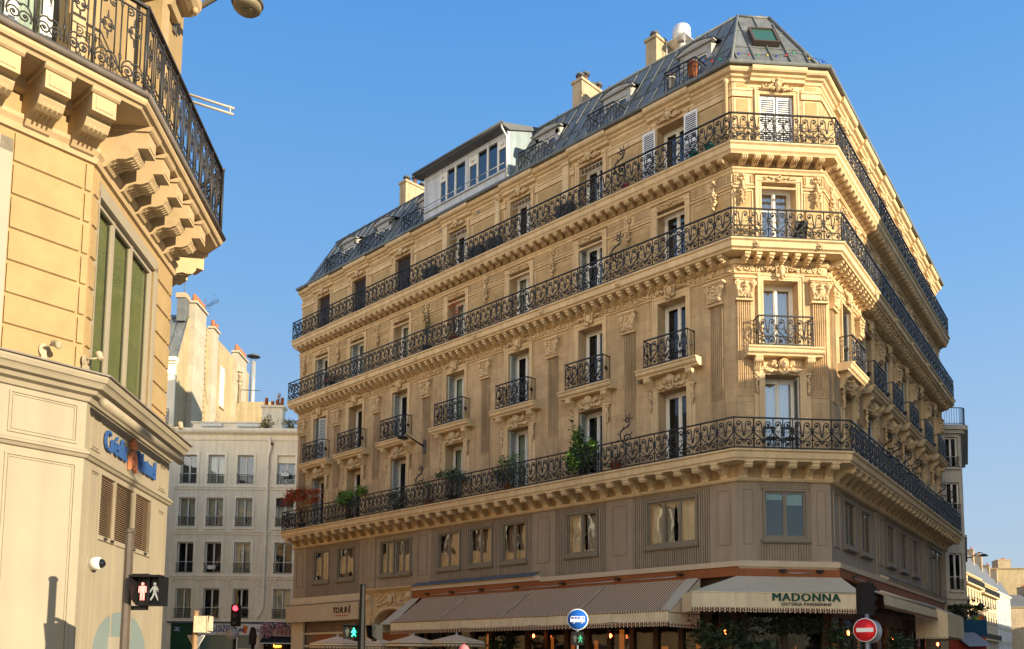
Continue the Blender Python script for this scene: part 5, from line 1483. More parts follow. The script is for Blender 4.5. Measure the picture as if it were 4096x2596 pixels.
# ------------------------------------------------------------------ near bank building on the left
BC = V2(-4.97231, 9.99991); BE = V2(-5.18414, 12.93416)
U1 = V2(-.633608, -.773654); N1 = V2(.773654, -.633608); U2 = V2(-.072006, .997404); N2 = V2(.997404, .072006)
U3 = V2(-.707684, .706529); N3 = V2(.706529, .707684)
BL = (BE-BC).length; B1L = 9.0
FB1 = frame(BC, N1); FB2 = frame(BE, N2); FB3 = frame(BE+U3*9, N3)
BPT = [BC+U1*B1L, BC, BE, BE+U3*9]; BN = [N1, N2, N3]
def boff(i, d):
    if i == 0: return BPT[0]+N1*d
    if i == 3: return BPT[3]+N3*d
    a, b = BN[i-1], BN[i]; return isect(a, a.dot(BPT[i])+d, b, b.dot(BPT[i])+d)
def bsweep(m, prof, mi=0, i0=0, i1=3):
    n = len(prof); vs = []
    for i in range(i0, i1+1):
        for d, z in prof:
            p = boff(i, d); vs.append((p.x, p.y, z))
    m.add(vs, [(k*n+j, (k+1)*n+j, (k+1)*n+j+1, k*n+j+1) for k in range(i1-i0) for j in range(n-1)], mi)
BCREAM = mat('cream bank paint', (.275,.228,.158), .55, .045, 1.5, spec=.25, streak=.07, dirt=.05)
BSTONE = mat('yellow painted stone', (.33,.225,.105), .8, .10, 3, bump=.2, bsc=40, dirt=.10)
BTRIM = mat('pale yellow stone trim', (.42,.30,.165), .8, .08, 5, bump=.15, bsc=30, dirt=.14)
BFRAME = mat('grey beige frame paint', (.29,.245,.18), .5, .04, 4)
LEAD = mat('lead gutter', (.17,.14,.115), .55, .2, 8, dirt=.2)
BK = thing('bank_building', 'sunlit cream bank building with stone brackets and a black iron balcony', 'building', T(BC.x, BC.y, 0))
def bp(m, name, mats, mw=None, parent=None): return m.obj(name, mats, parent or BK, mw if mw is not None else Matrix())
# upper walls (quoined blocks) with the corner window
m = MB(); wall_grid(m, -.024, B1L, 4.5, 14.5, [(1.0,2.1,4.95,7.0),(.35,1.25,8.06,11.0),(2.2,3.1,8.06,11.0)], dep=.3, y=.06); bp(m, 'wall', [BSTONE, DARK], FB1)
m = MB(); wall_grid(m, -.022, BL+.024, 4.5, 14.5, [(BL-2.2,BL-.17,4.83,7.08),(BL-2.0,BL-.9,8.06,11.0)], dep=.3, y=.06); bp(m, 'wall', [BSTONE, DARK], FB2)
m = MB(); wall_grid(m, 0, 9, 0, 14.5, [(1+k*2.2,2.1+k*2.2,z,z+2) for k in range(4) for z in (5,8.2,11.2)], dep=.3, y=.06); bp(m, 'wall', [BSTONE, DARK], FB3)
m = MB(); q = [boff(i, .06) for i in range(4)]; m.poly([(p.x,p.y,14.5) for p in q]); 
r0 = BPT[3]-N3*7; r1 = BPT[0]-N1*7
for a, b in ((BPT[3], r0), (r0, r1), (r1, BPT[0])): m.quad((a.x,a.y,0),(b.x,b.y,0),(b.x,b.y,14.5),(a.x,a.y,14.5))
bp(m, 'party_wall', [BSTONE])
rows = [4.86,5.16,5.50,5.86,6.22,6.60,6.97,7.33]
for F, a, b in ((FB1,.10,.84),(FB1,-.0,.065),(FB2,BL-.135,BL+.0),(FB2,.10,.62),(FB2,.0,.07)):
    for i in range(len(rows)-1):
        m = MB(); z0, z1 = rows[i]+.018, rows[i+1]-.018
        m.prism([(.06,z0),(.085,z0+.012),(.085,z1-.012),(.06,z1)], a, b, 'x'); bp(m, 'stone_block', [BSTONE], F)
m = MB(); m.box(.87,1.0,.06,.12,4.85,7.2); m.box(.87,3,.06,.12,7.05,7.2); bp(m, 'window_surround', [BFRAME], FB1)
m = MB(); bsweep(m, [(.06,7.33),(.10,7.34),(.12,7.40),(.10,7.42),(.14,7.47),(.14,7.52),(.06,7.54)]); bsweep(m, [(.06,7.78),(.14,7.80),(.18,7.86),(.2,7.902),(.06,7.902)]); bp(m, 'string_course', [BTRIM])
# corner window: three tall lights with green blinds
m = MB(); x0, x1 = BL-2.2, BL-.17
m.box(x0-.09,x0,.02,.085,4.83,7.12); m.box(x1,x1+.05,.02,.085,4.83,7.12); m.box(x0-.09,x1+.05,.02,.085,7.06,7.22)
for a, b in ((x0,x0+.06),(BL-1.44,BL-1.385),(BL-.80,BL-.745),(x1-.05,x1)): m.box(a,b,-.02,.03,4.83,7.06)
m.box(x0,x1,-.02,.025,7.0,7.059); m.box(x0-.02,x1,-.05,.10,4.80,4.86)
w = bp(m, 'corner_window', [BFRAME], FB2)
GRB = mat('olive green blind', (.115,.112,.055), .7, .06, 5, streak=.1)
BGL = glass_mat('tinted glass', (.82,.88,.76), .02, 1.22, .1)
for a, b in ((x0+.06,BL-1.44),(BL-1.385,BL-.80),(BL-.745,x1-.05)):
    m = MB(); m.quad((b,-.005,4.86),(a,-.005,4.86),(a,-.005,7.0),(b,-.005,7.0)); m.obj('pane', [BGL], w, FB2)
    m = MB(); n = 9; wd_ = b-a
    for i in range(n):
        xa = a+wd_*i/n; m.add([(xa,-.045,4.86),(xa+wd_/n*1.02,-.075,4.86),(xa+wd_/n*1.02,-.075,7.0),(xa,-.045,7.0)],[(0,1,2,3)])
    m.obj('blind', [GRB], w, FB2)
# brackets below the balcony
def bracket():
    m = MB(); w = .135
    m.prism([(.06,7.90),(.60,7.90),(.62,7.885),(.62,7.64),(.50,7.64),(.50,7.60),(.45,7.53),(.37,7.50),(.28,7.50),(.20,7.46),(.15,7.40),(.06,7.37)], -w, w)
    m.prism([(.06,7.901),(.68,7.901),(.66,7.86),(.635,7.84),(.06,7.84)], -w-.025, w+.025)
    m.box(-w+.04,w-.04,.62,.628,7.68,7.82)
    for x in (-.08,-.03,.02,.07): m.tube([(x,.47,7.56),(x,.42,7.518),(x,.33,7.497),(x,.25,7.487),(x,.18,7.437)], .012, 5)
    return m
BM = bracket().mesh('bracket', [BTRIM])
bal = None
m = MB(); bsweep(m, [(.06,7.902),(.64,7.902),(.66,7.93),(.70,7.94),(.72,7.97),(.72,8.02),(.70,8.06),(.06,8.06)]); bal = bp(m, 'balcony', [BTRIM])
m = MB()
for i in range(3):
    p, q = boff(i, .735), boff(i+1, .735); m.tube([(p.x,p.y,8.045),(q.x,q.y,8.045)], .035, 8)
m.obj('gutter', [LEAD], bal)
for F, xs in ((FB1,(.15,.65,1.17,1.7,2.3,3.0,3.7)),(FB2,(BL-.235,BL-.80,BL-1.36,BL-1.92,BL-2.5)),(FB3,(8.75,8.2,7.6))):
    for x in xs: link(bpy.data.objects.new('bracket', BM), bal, F @ T(x, 0, 0))
def bank_panel(w=.62):
    m = MB(); r = .0095
    for x in (.07,.24,.38,.55): m.tube([(x,0,.30),(x,0,.97)], .009, 5)
    for cx, cz in ((.155,.66),(.465,.60)):
        m.tube([(cx+.055*math.cos(a*PI/6),0,cz+.075*math.sin(a*PI/6)) for a in range(13)], .009, 5)
        for s in (-1,1):
            m.tube([(p[0],0,p[1]) for p in spiral(cx+s*.03,cz,.006,.028,0,s*2.6*PI,10)], .008, 4)
            m.blob((cx+s*.075,0,cz), .022,.012,.03); m.blob((cx,0,cz+s*.10), .015,.012,.035); m.blob((cx,0,cz+s*.15), .008,.01,.025)
            m.blob((cx+s*.035,0,cz+.06),.015,.012,.015); m.blob((cx+s*.035,0,cz-.06),.015,.012,.015)
    for cx, s in ((.10,1),(.21,-1),(.41,1),(.52,-1)):
        m.tube([(p[0],0,p[1]) for p in spiral(cx,.17,.012,.075,0 if s > 0 else PI,(3.2 if s > 0 else -2.2)*PI,18)], r, 5)
        m.tube([(p[0],0,p[1]) for p in bez((cx-s*.075,.17),(cx-s*.08,.28),(cx+s*.02,.33),(cx+s*.04,.29),7)], r, 5)
        m.blob((cx,0,.17),.018,.014,.018); m.blob((cx+s*.045,0,.285),.016,.012,.016)
        m.tube([(p[0],0,p[1]) for p in spiral(cx,.90,.01,.05,0 if s > 0 else PI,(-2.6 if s > 0 else 3.6)*PI,14)], r, 5)
    m.tube([(0,0,.0),(0,0,1.06)], .016, 5); m.tube([(.31,0,.12),(.31,0,1.0)], .009, 5); m.blob((.31,0,.30),.02,.014,.05); m.blob((.31,0,.93),.02,.014,.04)
    return m
BP_ = bank_panel()
for F, a, b in ((FB1, -.68*.40, 4.0), (FB2, -.68*.43, BL+.68*.40), (FB3, 5.0, 9+.68*.43)):
    m = MB(); L = b-a; n = int(round(L/.62)); k = L/n/.62
    for i in range(n): m.append(BP_, fn=lambda p: (a+i*.62*k+p[0]*k, .67+p[1], 8.075+p[2]))
    m.tube([(b,.67,8.07),(b,.67,9.13)], .02, 5)
    m.box(a-.02,b+.02,.645,.695,9.12,9.15); m.box(a,b,.66,.68,8.12,8.145); m.box(a,b,.66,.68,9.03,9.045)
    m.obj('railing', [IRONB], bal, F)
# balcony doors behind the railing
for F, a, b in ((FB1,.35,1.25),(FB1,2.2,3.1),(FB2,BL-2.0,BL-.9)):
    h = 2.9; mw = F @ T((a+b)/2, .06, 8.06)
    o = french_window(h, (b-a)/2).obj('balcony_door', [WHITE], BK, mw); pane_pair(h, (b-a)/2).obj('pane', [GLASS], o, mw)
    curtain((b-a)/2-.02, h, True, .025, -.60).obj('curtain', [CURT], o, mw)
    m = MB()
    for s in (-1,1): m.box(s*((b-a)/2+.09)-.08, s*((b-a)/2+.09)+.08, 0, .05, 0, h+.1)
    m.obj('door_surround', [BTRIM], o, mw)
# carved bracket high on the corner
m = MB(); R2.seed(4)
mb_ = FB2 @ T(.70, .06, 11.25)
m.prism([(0,-.3),(.10,-.3),(.2,-.1),(.34,.1),(.40,.5),(0,.5)], -.2, .2); m.prism(arc(.22,.02,.2,0,2*PI,14)[:-1], -.22, .22)
for k in range(22): m.blob((R2.uniform(-.18,.18), .2+R2.uniform(0,.2), R2.uniform(-.2,.4)), R2.uniform(.04,.08), .05, R2.uniform(.03,.07))
m.obj('carved_bracket', [BTRIM], BK, mb_)
# shop storey: cornice, panels, grilles
m = MB(); wall_grid(m, -.06, B1L, 0, 4.6, [], y=.15); bp(m, 'shopfront', [BCREAM, DARK], FB1)
m = MB(); wall_grid(m, -.056, BL+.06, 0, 4.6, [(BL-2.27,BL-.47,3.06,3.80)], dep=.10, room=.4, y=.15); bp(m, 'shopfront', [BCREAM, DARK], FB2)
m = MB(); bsweep(m, [(.15,4.50),(.18,4.51),(.20,4.56),(.26,4.58),(.28,4.62),(.34,4.635),(.36,4.67),(.375,4.69),(.395,4.70),(.41,4.745),(.41,4.77)]); bp(m, 'cornice', [BCREAM])
m = MB(); bsweep(m, [(.41,4.771),(.44,4.772),(.44,4.79),(.07,4.86)]); bp(m, 'cornice_flashing', [LEAD])
m = MB(); bsweep(m, [(.15,3.86),(.18,3.87),(.20,3.90),(.22,3.91),(.22,3.935),(.19,3.95),(.19,3.965),(.15,3.97)]); bp(m, 'string_course', [BCREAM])
m = MB(); p0, p1 = FB2 @ Vector((BL+.10,.34,4.50)), FB2 @ Vector((.05,.34,4.50)); m.tube([tuple(p0), tuple(p1)], .055, 10); bp(m, 'awning_roller', [BCREAM])
def frame_panel(F, a, b, z0, z1, y=.15):
    m = MB(); 
    for k, (d, t) in enumerate(((0,.022),(.035,.012))):
        A_, B_, C_, D_ = a+d, b-d, z0+d, z1-d; h = .014-.004*k
        m.box(A_,A_+t,y,y+h,C_,D_); m.box(B_-t,B_,y,y+h,C_,D_); m.box(A_+t,B_-t,y,y+h,C_,C_+t); m.box(A_+t,B_-t,y,y+h,D_-t,D_)
    bp(m, 'panel_moulding', [BCREAM], F)
frame_panel(FB1,.03,.76,4.01,4.46); frame_panel(FB1,.02,.77,1.5,3.79); frame_panel(FB1,.95,1.9,4.01,4.46); frame_panel(FB1,.95,1.9,1.5,3.79)
frame_panel(FB2,BL-.36,BL-.10,4.02,4.45); frame_panel(FB2,BL-.40,BL-.12,1.2,3.80); frame_panel(FB2,.10,.42,4.02,4.40); frame_panel(FB2,.10,.40,1.2,3.75)
BRN = mat('brown louvre', (.33,.22,.13), .55, .1, 6)
for t0, t1 in ((.47,.945),(.97,1.60),(1.66,2.27)):
    a, b = BL-t1, BL-t0; m = MB(); n = 26
    for k in range(n):
        z = 3.085+k*.0272; m.add([(a,.13,z),(b,.13,z),(b,.075,z+.020),(a,.075,z+.020)],[(0,1,2,3)]); m.add([(a,.13,z),(b,.13,z),(b,.13,z-.006),(a,.13,z-.006)],[(0,1,2,3)])
    o = bp(m, 'louvre_grille', [BRN], FB2)
    m = MB(); m.box(a-.022,a,.06,.155,3.06,3.8); m.box(b,b+.022,.06,.155,3.06,3.8); m.box(a,b,.06,.14,3.06,3.083); m.obj('grille_frame', [BCREAM], o, FB2)
m = MB(); m.box(BL-2.29,BL-.45,.15,.17,3.02,3.075); bp(m, 'grille_sill', [BCREAM], FB2)
for x in (.62,.84,1.35,1.6,2.05):
    m = MB(); m.box(BL-x-.035,BL-x+.035,.17,.19,3.03,3.06); bp(m, 'hinge', [IRONB], FB2)
for x in (BL-.98,BL-1.66):
    m = MB(); m.box(x-.01,x+.01,.15,.165,1.0,3.02); bp(m, 'panel_moulding', [BCREAM], FB2)
m = MB(); m.prism([(BL-2.3,.9)]+[(BL-1.38-.92*math.cos(PI*k/14), 1.7+.52*math.sin(PI*k/14)) for k in range(15)]+[(BL-.46,.9)], .151, .156, 'y')
bp(m, 'painted_door_panel', [mat('pale blue paint', (.17,.205,.19), .55, .04)], FB2)
m = MB(); m.box(BL-1.5,BL-.95,.156,.22,1.2,1.9); bp(m, 'cash_hatch', [BFRAME], FB2)
# lettering in relief on the chamfer
LBL = mat('blue sign letters', (.03,.085,.24), .45, 0); LOR = mat('orange sign emblem', (.55,.19,.09), .5, 0)
SG2 = thing('bank_sign', 'raised blue letters with an orange emblem on the cream bank wall', 'sign', FB2 @ T(BL-1.43, .17, 4.2))
link(bpy.data.objects.new('lettering', text_mesh('lettering', 'Crédit', .355, LBL, .012, 0, 'LEFT', 0, .98, [(-.008,0),(.008,0)])), SG2, FB2 @ T(BL-.44, .18, 4.10) @ TXT @ Matrix.Diagonal((.80,1,1,1)))
link(bpy.data.objects.new('lettering', text_mesh('lettering', 'Mutuel', .355, LBL, .012, 0, 'LEFT', 0, .98, [(-.008,0),(.008,0)])), SG2, FB2 @ T(BL-1.58, .18, 4.10) @ TXT @ Matrix.Diagonal((.74,1,1,1)))
m = MB(); c = BL-1.40
m.prism([(c-.13,4.35),(c,4.47),(c+.13,4.35),(c+.06,4.35),(c+.06,4.31),(c-.06,4.31),(c-.06,4.35)], .16, .20, 'y')
for s in (-1,1): m.prism([(c+s*.03,4.29),(c+s*.08,4.27),(c+s*.13,4.19),(c+s*.12,4.03),(c+s*.06,4.07),(c+s*.075,4.18),(c+s*.03,4.21)], .16, .20, 'y')
m.prism([(c+.045*math.cos(2*PI*k/12),4.15+.045*math.sin(2*PI*k/12)) for k in range(12)], .16, .20, 'y')
m.obj('emblem', [LOR], SG2, FB2)
# fittings on the bank wall
PLAS = mat('weathered beige plastic', (.34,.28,.18), .6, .15, 25)
def spot(label, mw, tilt):
    t = thing('spotlight', label, 'spotlight', mw, 'beige spotlights on the bank ledge')
    m = MB(); m.prism([(.045*math.cos(2*PI*k/16), .07*math.sin(2*PI*k/16)) for k in range(16)], 0, .03, 'y'); m.box(-.03,.03,0,.06,-.12,-.06); m.obj('base_plate', [PLAS], t, mw)
    m = MB(); m.tube([(0,.03,.02),(-.02,.10,.03),(-.05,.14,.05)], .012, 6); m.obj('arm', [PLAS], t, mw)
    m = MB(); m.lathe([(.028,-.03),(.036,-.02),(.036,.05),(.042,.055),(.042,.075),(.036,.08),(.0,.075)], n=14, mw=T(-.06,.16,.055) @ tilt); m.obj('lamp_head', [PLAS], t, mw)
spot('beige spotlight on the bank ledge in front of the yellow stone blocks', FB1 @ T(.43, .085, 4.99), RX(-2.0) @ RY(-.3))
spot('beige spotlight at the bank corner beside the tall green window', FB2 @ T(BL+.06, .085, 4.99), RX(.5) @ RY(-.4))
spot('beige spotlight at the ledge end nearest the white house', FB2 @ T(-.12, .09, 5.02), RX(.4) @ RY(-.5))
mw = FB2 @ T(BL-.30, .15, 2.72)
t = thing('security_camera', 'white dome security camera on the bank corner above the pedestrian signal', 'security camera', mw)
m = MB(); m.lathe([(.075,0),(.075,.09),(.068,.105),(.05,.11)], n=20, mw=RX(-PI/2)); m.obj('housing', [mat('white camera plastic', (.74,.70,.62), .4, .02)], t, mw)
m = MB(); m.blob((0,.11,0), .055,.055,.055, lvl=2); m.obj('dome', [mat('smoked dome', (.006,.006,.008), .06, 0, spec=.6)], t, mw)
# lamp on a bracket at the top of the frame, and the pale poles beyond the railing
mw = T(-5.13, 12.5, 11.2)
t = thing('wall_street_lamp', 'grey street lamp head on a long arm at the top edge above the bank', 'street lamp', mw)
LMP = mat('grey lamp metal', (.10,.085,.065), .5, .12, 8)
m = MB(); m.box(-.07,.07,-.05,.05,-.35,.05); m.obj('wall_plate', [LMP], t, mw)
m = MB(); m.tube([(0,0,-.04),(.18,0,-.05),(.40,0,.05),(.75,0,.28),(1.05,0,.38)], [.05,.045,.04,.04,.035], 8); m.obj('arm', [LMP], t, mw)
m = MB(); m.lathe([(.0,.25),(.10,.22),(.20,.10),(.235,.0),(.225,-.02),(.205,-.02)], c=(1.12,0,.12), n=24)
m.obj('lamp_head', [LMP], t, mw)
m = MB(); m.lathe([(.205,0),(.205,-.05),(.17,-.085),(.0,-.10)], c=(1.12,0,.10), n=24); m.box(1.04,1.2,-.06,.06,-.01,.0); m.obj('lens', [mat('yellowed lamp lens', (.20,.165,.10), .4, .1, 10)], t, mw)
LMP2 = mat('beige pole paint', (.40,.35,.27), .5, .08, 8)
mw = T(-5.1, 12.5, 9.95)
t = thing('flag_pole', 'pair of pale metal poles sticking out past the bank balcony railing', 'flag pole', mw)
for d, l in ((0,.96),(.10,.95)):
    m = MB(); m.tube([(-.1,0,.06-d),(l,0,-.28-d*.9)], .02, 6); m.obj('pole', [LMP2], t, mw)
m = MB(); m.tube([(.9,0,-.23),(.9,0,-.36)], .012, 6); m.obj('end_clip', [STEEL], t, mw)
# lamp post behind the camera whose shadow crosses the bank front
mw = T(10.9, -1.2, 0)
t = thing('lamp_post', 'tall dark lamp post standing alone across the road from the bank', 'street lamp', mw)
m = MB(); m.lathe([(.12,0),(.12,.8),(.07,1.0),(.055,9.2)], n=10); m.obj('pole', [IRONB], t, mw)
m = MB(); m.lathe([(.0,9.6),(.2,9.5),(.28,9.3),(.25,9.2),(0,9.18)], n=12); m.obj('lamp_head', [IRONB], t, mw)
# ------------------------------------------------------------------ background buildings
WWALL = mat('white rendered wall', (.84,.72,.53), .85, .05, 1.5, streak=.10, dirt=.06)
WTRIM = mat('white moulding', (.88,.77,.58), .8, .05, 4, streak=.08)
PARTYW = mat('ochre party wall', (.40,.31,.175), .9, .10, 1.2, streak=.22, dirt=.12)
PALEB = mat('whitewashed flue brick', (.44,.385,.29), .9, .10, 2, dirt=.18, joints=(.5,.9))
GREYB = mat('grey green paint', (.30,.30,.27), .6, .1, 3)
def sash(w, h, y=-.22):
    m = MB()
    for a, b in ((-w,-w+.07),(w-.07,w),(-.045,.045)): m.box(a,b,y-.04,y+.03,0,h)
    for z in (0,h-.07): m.box(-w+.07,w-.07,y-.04,y+.03,z,z+.07)
    for z in (h*.36,): 
        m.box(-w+.07,-.045,y-.03,y+.01,z,z+.03); m.box(.045,w-.07,y-.03,y+.01,z,z+.03)
    return m
def sash_pane(w, h, y=-.23):
    m = MB(); m.quad((w,y,0),(-w,y,0),(-w,y,h),(w,y,h)); return m
def small_rail(w, h=.62):
    m = MB(); y = .06
    m.box(-w-.05,w+.05,y-.02,y+.02,h-.03,h); m.box(-w-.05,w+.05,y-.015,y+.015,.03,.06); m.box(-w-.05,w+.05,y-.01,y+.01,h-.16,h-.14)
    n = int(w/.09)
    for i in range(n*2+1):
        x = -w+i*w/n
        m.tube([(x,y,.03),(x,y,h)], .010, 4)
    for i in range(n):
        x = -w+(i+.5)*2*w/n
        m.tube([(p[0],y,p[1]) for p in spiral(x,.22,.01,.075,0,2.6*PI,10)], .010, 4); m.tube([(p[0],y,p[1]) for p in spiral(x,.38,.01,.05,PI,3.4*PI,8)], .009, 4)
    return m
# ---- white house across the end of the left street
X0, YF = -6.0, 58.0
FW = frame((X0, YF), (0, -1))
def lx(x): return X0-x
WH = thing('white_house', 'white five storey house with small iron window guards behind the street corner', 'house', FW)
cols = [(-21.2,.53),(-19.4,.53),(-17.5,.53),(-14.85,.58),(-12.9,.53)]; rowz = [(13.2,15.1),(10.4,12.27),(7.36,9.36),(4.42,6.36)]
ops = [(lx(x)-w, lx(x)+w, a, b) for x, w in cols for a, b in rowz]
m = MB(); wall_grid(m, 0, 22, 0, 16.6, ops, dep=.25, room=.9); m.quad((0,0,16.6),(22,0,16.6),(22,-8,16.6),(0,-8,16.6)); m.obj('wall', [WWALL, DARK], WH, FW)
for z, p in ((13.0,.10),(10.05,.10),(7.15,.12),(4.2,.14)):
    for a, b in ((lx(-15.75),lx(-22.1)),(0,lx(-15.65))):
        m = MB(); m.prism([(0,z-.22),(p*.5,z-.2),(p*.6,z-.06),(p,z-.04),(p,z+.03),(0,z+.06)], a, b); m.obj('string_course', [WTRIM], WH, FW)
m = MB(); m.prism([(0,16.05),(.05,16.08),(.08,16.2),(.0,16.22)], 0, lx(-22.15)); m.prism([(0,16.45),(.1,16.48),(.25,16.58),(.3,16.70),(.28,16.80),(0,16.82)], 0, lx(-22.15)); m.obj('cornice', [WTRIM], WH, FW)
# smooth surround strips and blind lintels, ashlar grooves on the lowest storey
for x, w in cols:
    for a, b in rowz[:3]:
        m = MB()
        for s in (-1,1): m.box(*sorted((lx(x)+s*w, lx(x)+s*(w+.16))), 0, .05, a-.15, b+.16)
        m.box(lx(x)-w, lx(x)+w, 0, .05, b, b+.16); m.box(lx(x)-w-.2, lx(x)+w+.2, 0, .09, a-.2, a-.08); m.obj('window_surround', [WTRIM], WH, FW)
for z in (4.75,5.25,5.75,6.25,6.7):
    xs = sorted([lx(-22.0)]+[v for x, w in cols for v in (lx(x)-w-.12, lx(x)+w+.12)]+[0])
    for i in range(0, len(xs)-1, 2):
        if xs[i+1]-xs[i] > .3:
            m = MB(); m.box(xs[i]+.01, xs[i+1]-.01, 0, .022, z-.235, z+.235); m.obj('stone_block', [WWALL], WH, FW)
for x in (-21.9,-20.4,-20.1,-18.6,-18.3,-16.7,-15.3):
    m = MB(); m.prism([(0,7.0),(.1,7.0),(.1,6.9),(.05,6.75),(0,6.72)], lx(x)-.06, lx(x)+.06); m.obj('console', [WTRIM], WH, FW)
SH_ = {}
rf = random.Random(2)
for x, w in cols:
    for k, (a, b) in enumerate(rowz):
        key = (w, round(b-a, 2))
        if key not in SH_: SH_[key] = (sash(w, b-a).mesh('window', [WHITE]), sash_pane(w, b-a).mesh('pane', [GLASSF]), small_rail(w).mesh('window_guard', [IRON]))
        mw = FW @ T(lx(x), 0, a); me = SH_[key]
        o = link(bpy.data.objects.new('window', me[0]), WH, mw)
        link(bpy.data.objects.new('pane', me[1]), o, mw); link(bpy.data.objects.new('window_guard', me[2]), o, mw)
        if k == 1 or rf.random() < .5:
            c = curtain(w-.02, b-a, True, .03, -.42); c.obj('curtain', [CURT], o, mw)
        if x == -14.85 and k < 2:
            m = MB(); m.box(-w,w,-.15,-.10,b-a-.5,b-a); m.obj('roller_blind', [WTRIM if k == 0 else BLIND], o, mw)
        if k == 3:
            for s in (-1,1):
                m = MB(); m.box(s*w-.02,s*w+.02,-.2,.04,0,b-a); m.obj('shutter', [WTRIM], o, mw)
for x, z, lb in ((-19.4,7.4,'white plastic window box on the guard of the white house'),(-14.85,13.5,'grey window box below the white roller blind of the white house')):
    mw = FW @ T(lx(x), .16, z+.28); t = thing('window_box', lb, 'planter', mw); m = MB(); m.prism([(-.26,.14),(.26,.14),(.22,-.1),(-.22,-.1)], -.09, .09, 'y'); m.obj('trough', [WHITE], t, mw); m = MB(); foliage(m, rf, (0,0,.2), .2,.08,.08, 40, .05, 4); m.obj('foliage', [LO], t, mw)
m = MB(); xx = lx(-16.0); m.tube([(xx,.12,16.3),(xx-.15,.14,15.6),(xx,.12,15.1),(xx,.12,5.3),(xx+.1,.14,4.9),(xx+.35,.14,4.4)], .075, 8)
for z in (6.5,9,11.6,14.2): m.lathe([(.10,0),(.10,.12)], c=(xx,.12,z), n=8)
m.obj('downpipe', [WTRIM], WH, FW)
m = MB(); m.tube([(xx-.16,.14,15.75),(xx-.2,.14,15.95)], .08, 6); m.obj('pipe_joint', [RUST], WH, FW)
# attic set back behind the parapet
m = MB(); m.box(lx(-16.77), lx(-21.5), -2.2, -1.2, 16.6, 17.55); m.box(lx(-16.7), lx(-21.6), -2.2, -1.1, 17.55, 17.63); m.box(lx(-22.2), lx(-14.3), -.1, .12, 16.72, 16.88); m.obj('attic', [WTRIM], WH, FW)
for a, b in ((-20.85,-19.55),(-18.45,-17.05)):
    m = MB(); m.box(lx(b)-.05, lx(a)+.05, -1.2, -.98, 17.28, 17.47); m.box(lx(b), lx(a), -1.2, -1.15, 16.95 if a < -19 else 16.7, 17.28); 
    for k in range(9): m.box(lx(b), lx(a), -1.15, -1.142, 16.98+k*.033, 17.0+k*.033)
    m.obj('roller_shutter', [WHITE], WH, FW)
m = MB(); m.box(lx(-15.85), lx(-17.25), -3.2, -2.4, 16.6, 19.0); m.box(lx(-15.7), lx(-17.35), -3.3, -2.3, 19.0, 19.15); ch = m.obj('chimney', [WWALL], WH, FW)
for x, y, h in ((-17.0,-2.5,.5),(-16.6,-2.6,.3),(-16.3,-2.7,.45),(-16.1,-2.9,.25),(-15.95,-2.6,.55)):
    m = MB(); m.lathe([(.13,0),(.11,h),(.13,h+.02),(.09,h+.02)], n=8); m.obj('chimney_pot', [TERRA], ch, FW @ T(lx(x), y, 19.15))
m = MB(); m.lathe([(.06,0),(.06,.7),(.16,.75),(.16,.9),(.04,1.0)], n=8); m.obj('chimney_cowl', [STEEL], ch, FW @ T(lx(-16.25), -2.8, 19.15))
plant('roof_shrub', 'yellowing shrub on the white house roof, in front of its chimney', FW @ T(lx(-16.35), -.5, 16.6), 1.35, .6, .35, [LY, LO], 420, .09, DPOT, .85, .5, 31, 'shrubs on the white house roof')
plant('roof_shrub', 'wide yellow shrub on the roof of the white house beside the corner block', FW @ T(lx(-14.6), -.5, 16.6), 1.1, .85, .35, [LY, LO], 480, .09, DPOT, .7, .4, 32, 'shrubs on the white house roof')
# shops under it
m = MB(); m.box(lx(-20.24), lx(-21.85), .02, .10, 0, 4.12); 
for k in range(16): m.box(lx(-20.3), lx(-21.8), .10, .115, .2+k*.24, .38+k*.24)
m.obj('garage_door', [mat('dark green shutter', (.012,.06,.025), .5, .12, 4)], WH, FW)
m = MB(); m.box(0, lx(-22.1), 0, .22, 4.10, 4.22); m.obj('shop_cornice', [ZINCD], WH, FW)
m = MB(); m.box(lx(-16.0), lx(-20.2), .02, .16, 3.36, 4.08); sgw = tag(m.obj('shop_sign', [WHT], None, FW), 'white shop sign with navy capitals and red script under the white house', 'sign')
NAVYT = mat('navy lettering', (.012,.02,.10), .5, 0)
for tx, sz, x, z, mt in (('LES ÎLES DE', .26, -18.30, 3.82, NAVYT), ('GUADELOUPE', .33, -18.15, 3.56, NAVYT)):
    link(bpy.data.objects.new('lettering', text_mesh('lettering', tx, sz, mt, .008, 0, bold=[(-.012,0),(0,.005),(.012,0)])), sgw, FW @ T(lx(x), .17, z) @ TXT)
link(bpy.data.objects.new('lettering', text_mesh('lettering', "Il y a tant d'îles en elle", .19, REDT, .006, 0, shear=.35)), sgw, FW @ T(lx(-18.2), .17, 3.41) @ TXT @ Matrix.Diagonal((.9,1,1,1)))
m = MB(); m.prism([(lx(-17.0),3.42),(lx(-17.3),3.55),(lx(-17.2),4.0),(lx(-16.9),3.9)], .16, .175, 'y'); m.obj('emblem', [mat('orange emblem', (.7,.16,.02), .5, 0)], sgw, FW)
m = MB(); m.box(lx(-16.6), lx(-20.0), .0, .06, 0, 3.36); m.obj('shop_window', [mat('pale green shop glass', (.10,.16,.14), .1, .1, 2, spec=.6)], WH, FW)
m = MB()
for x in (-20.0,-17.75,-17.6,-16.6): m.box(lx(x)-.05, lx(x)+.05, .06, .12, 0, 3.36)
m.box(lx(-16.6), lx(-17.6), .06, .11, 2.4, 2.5); m.obj('shop_frame', [WTRIM], WH, FW)
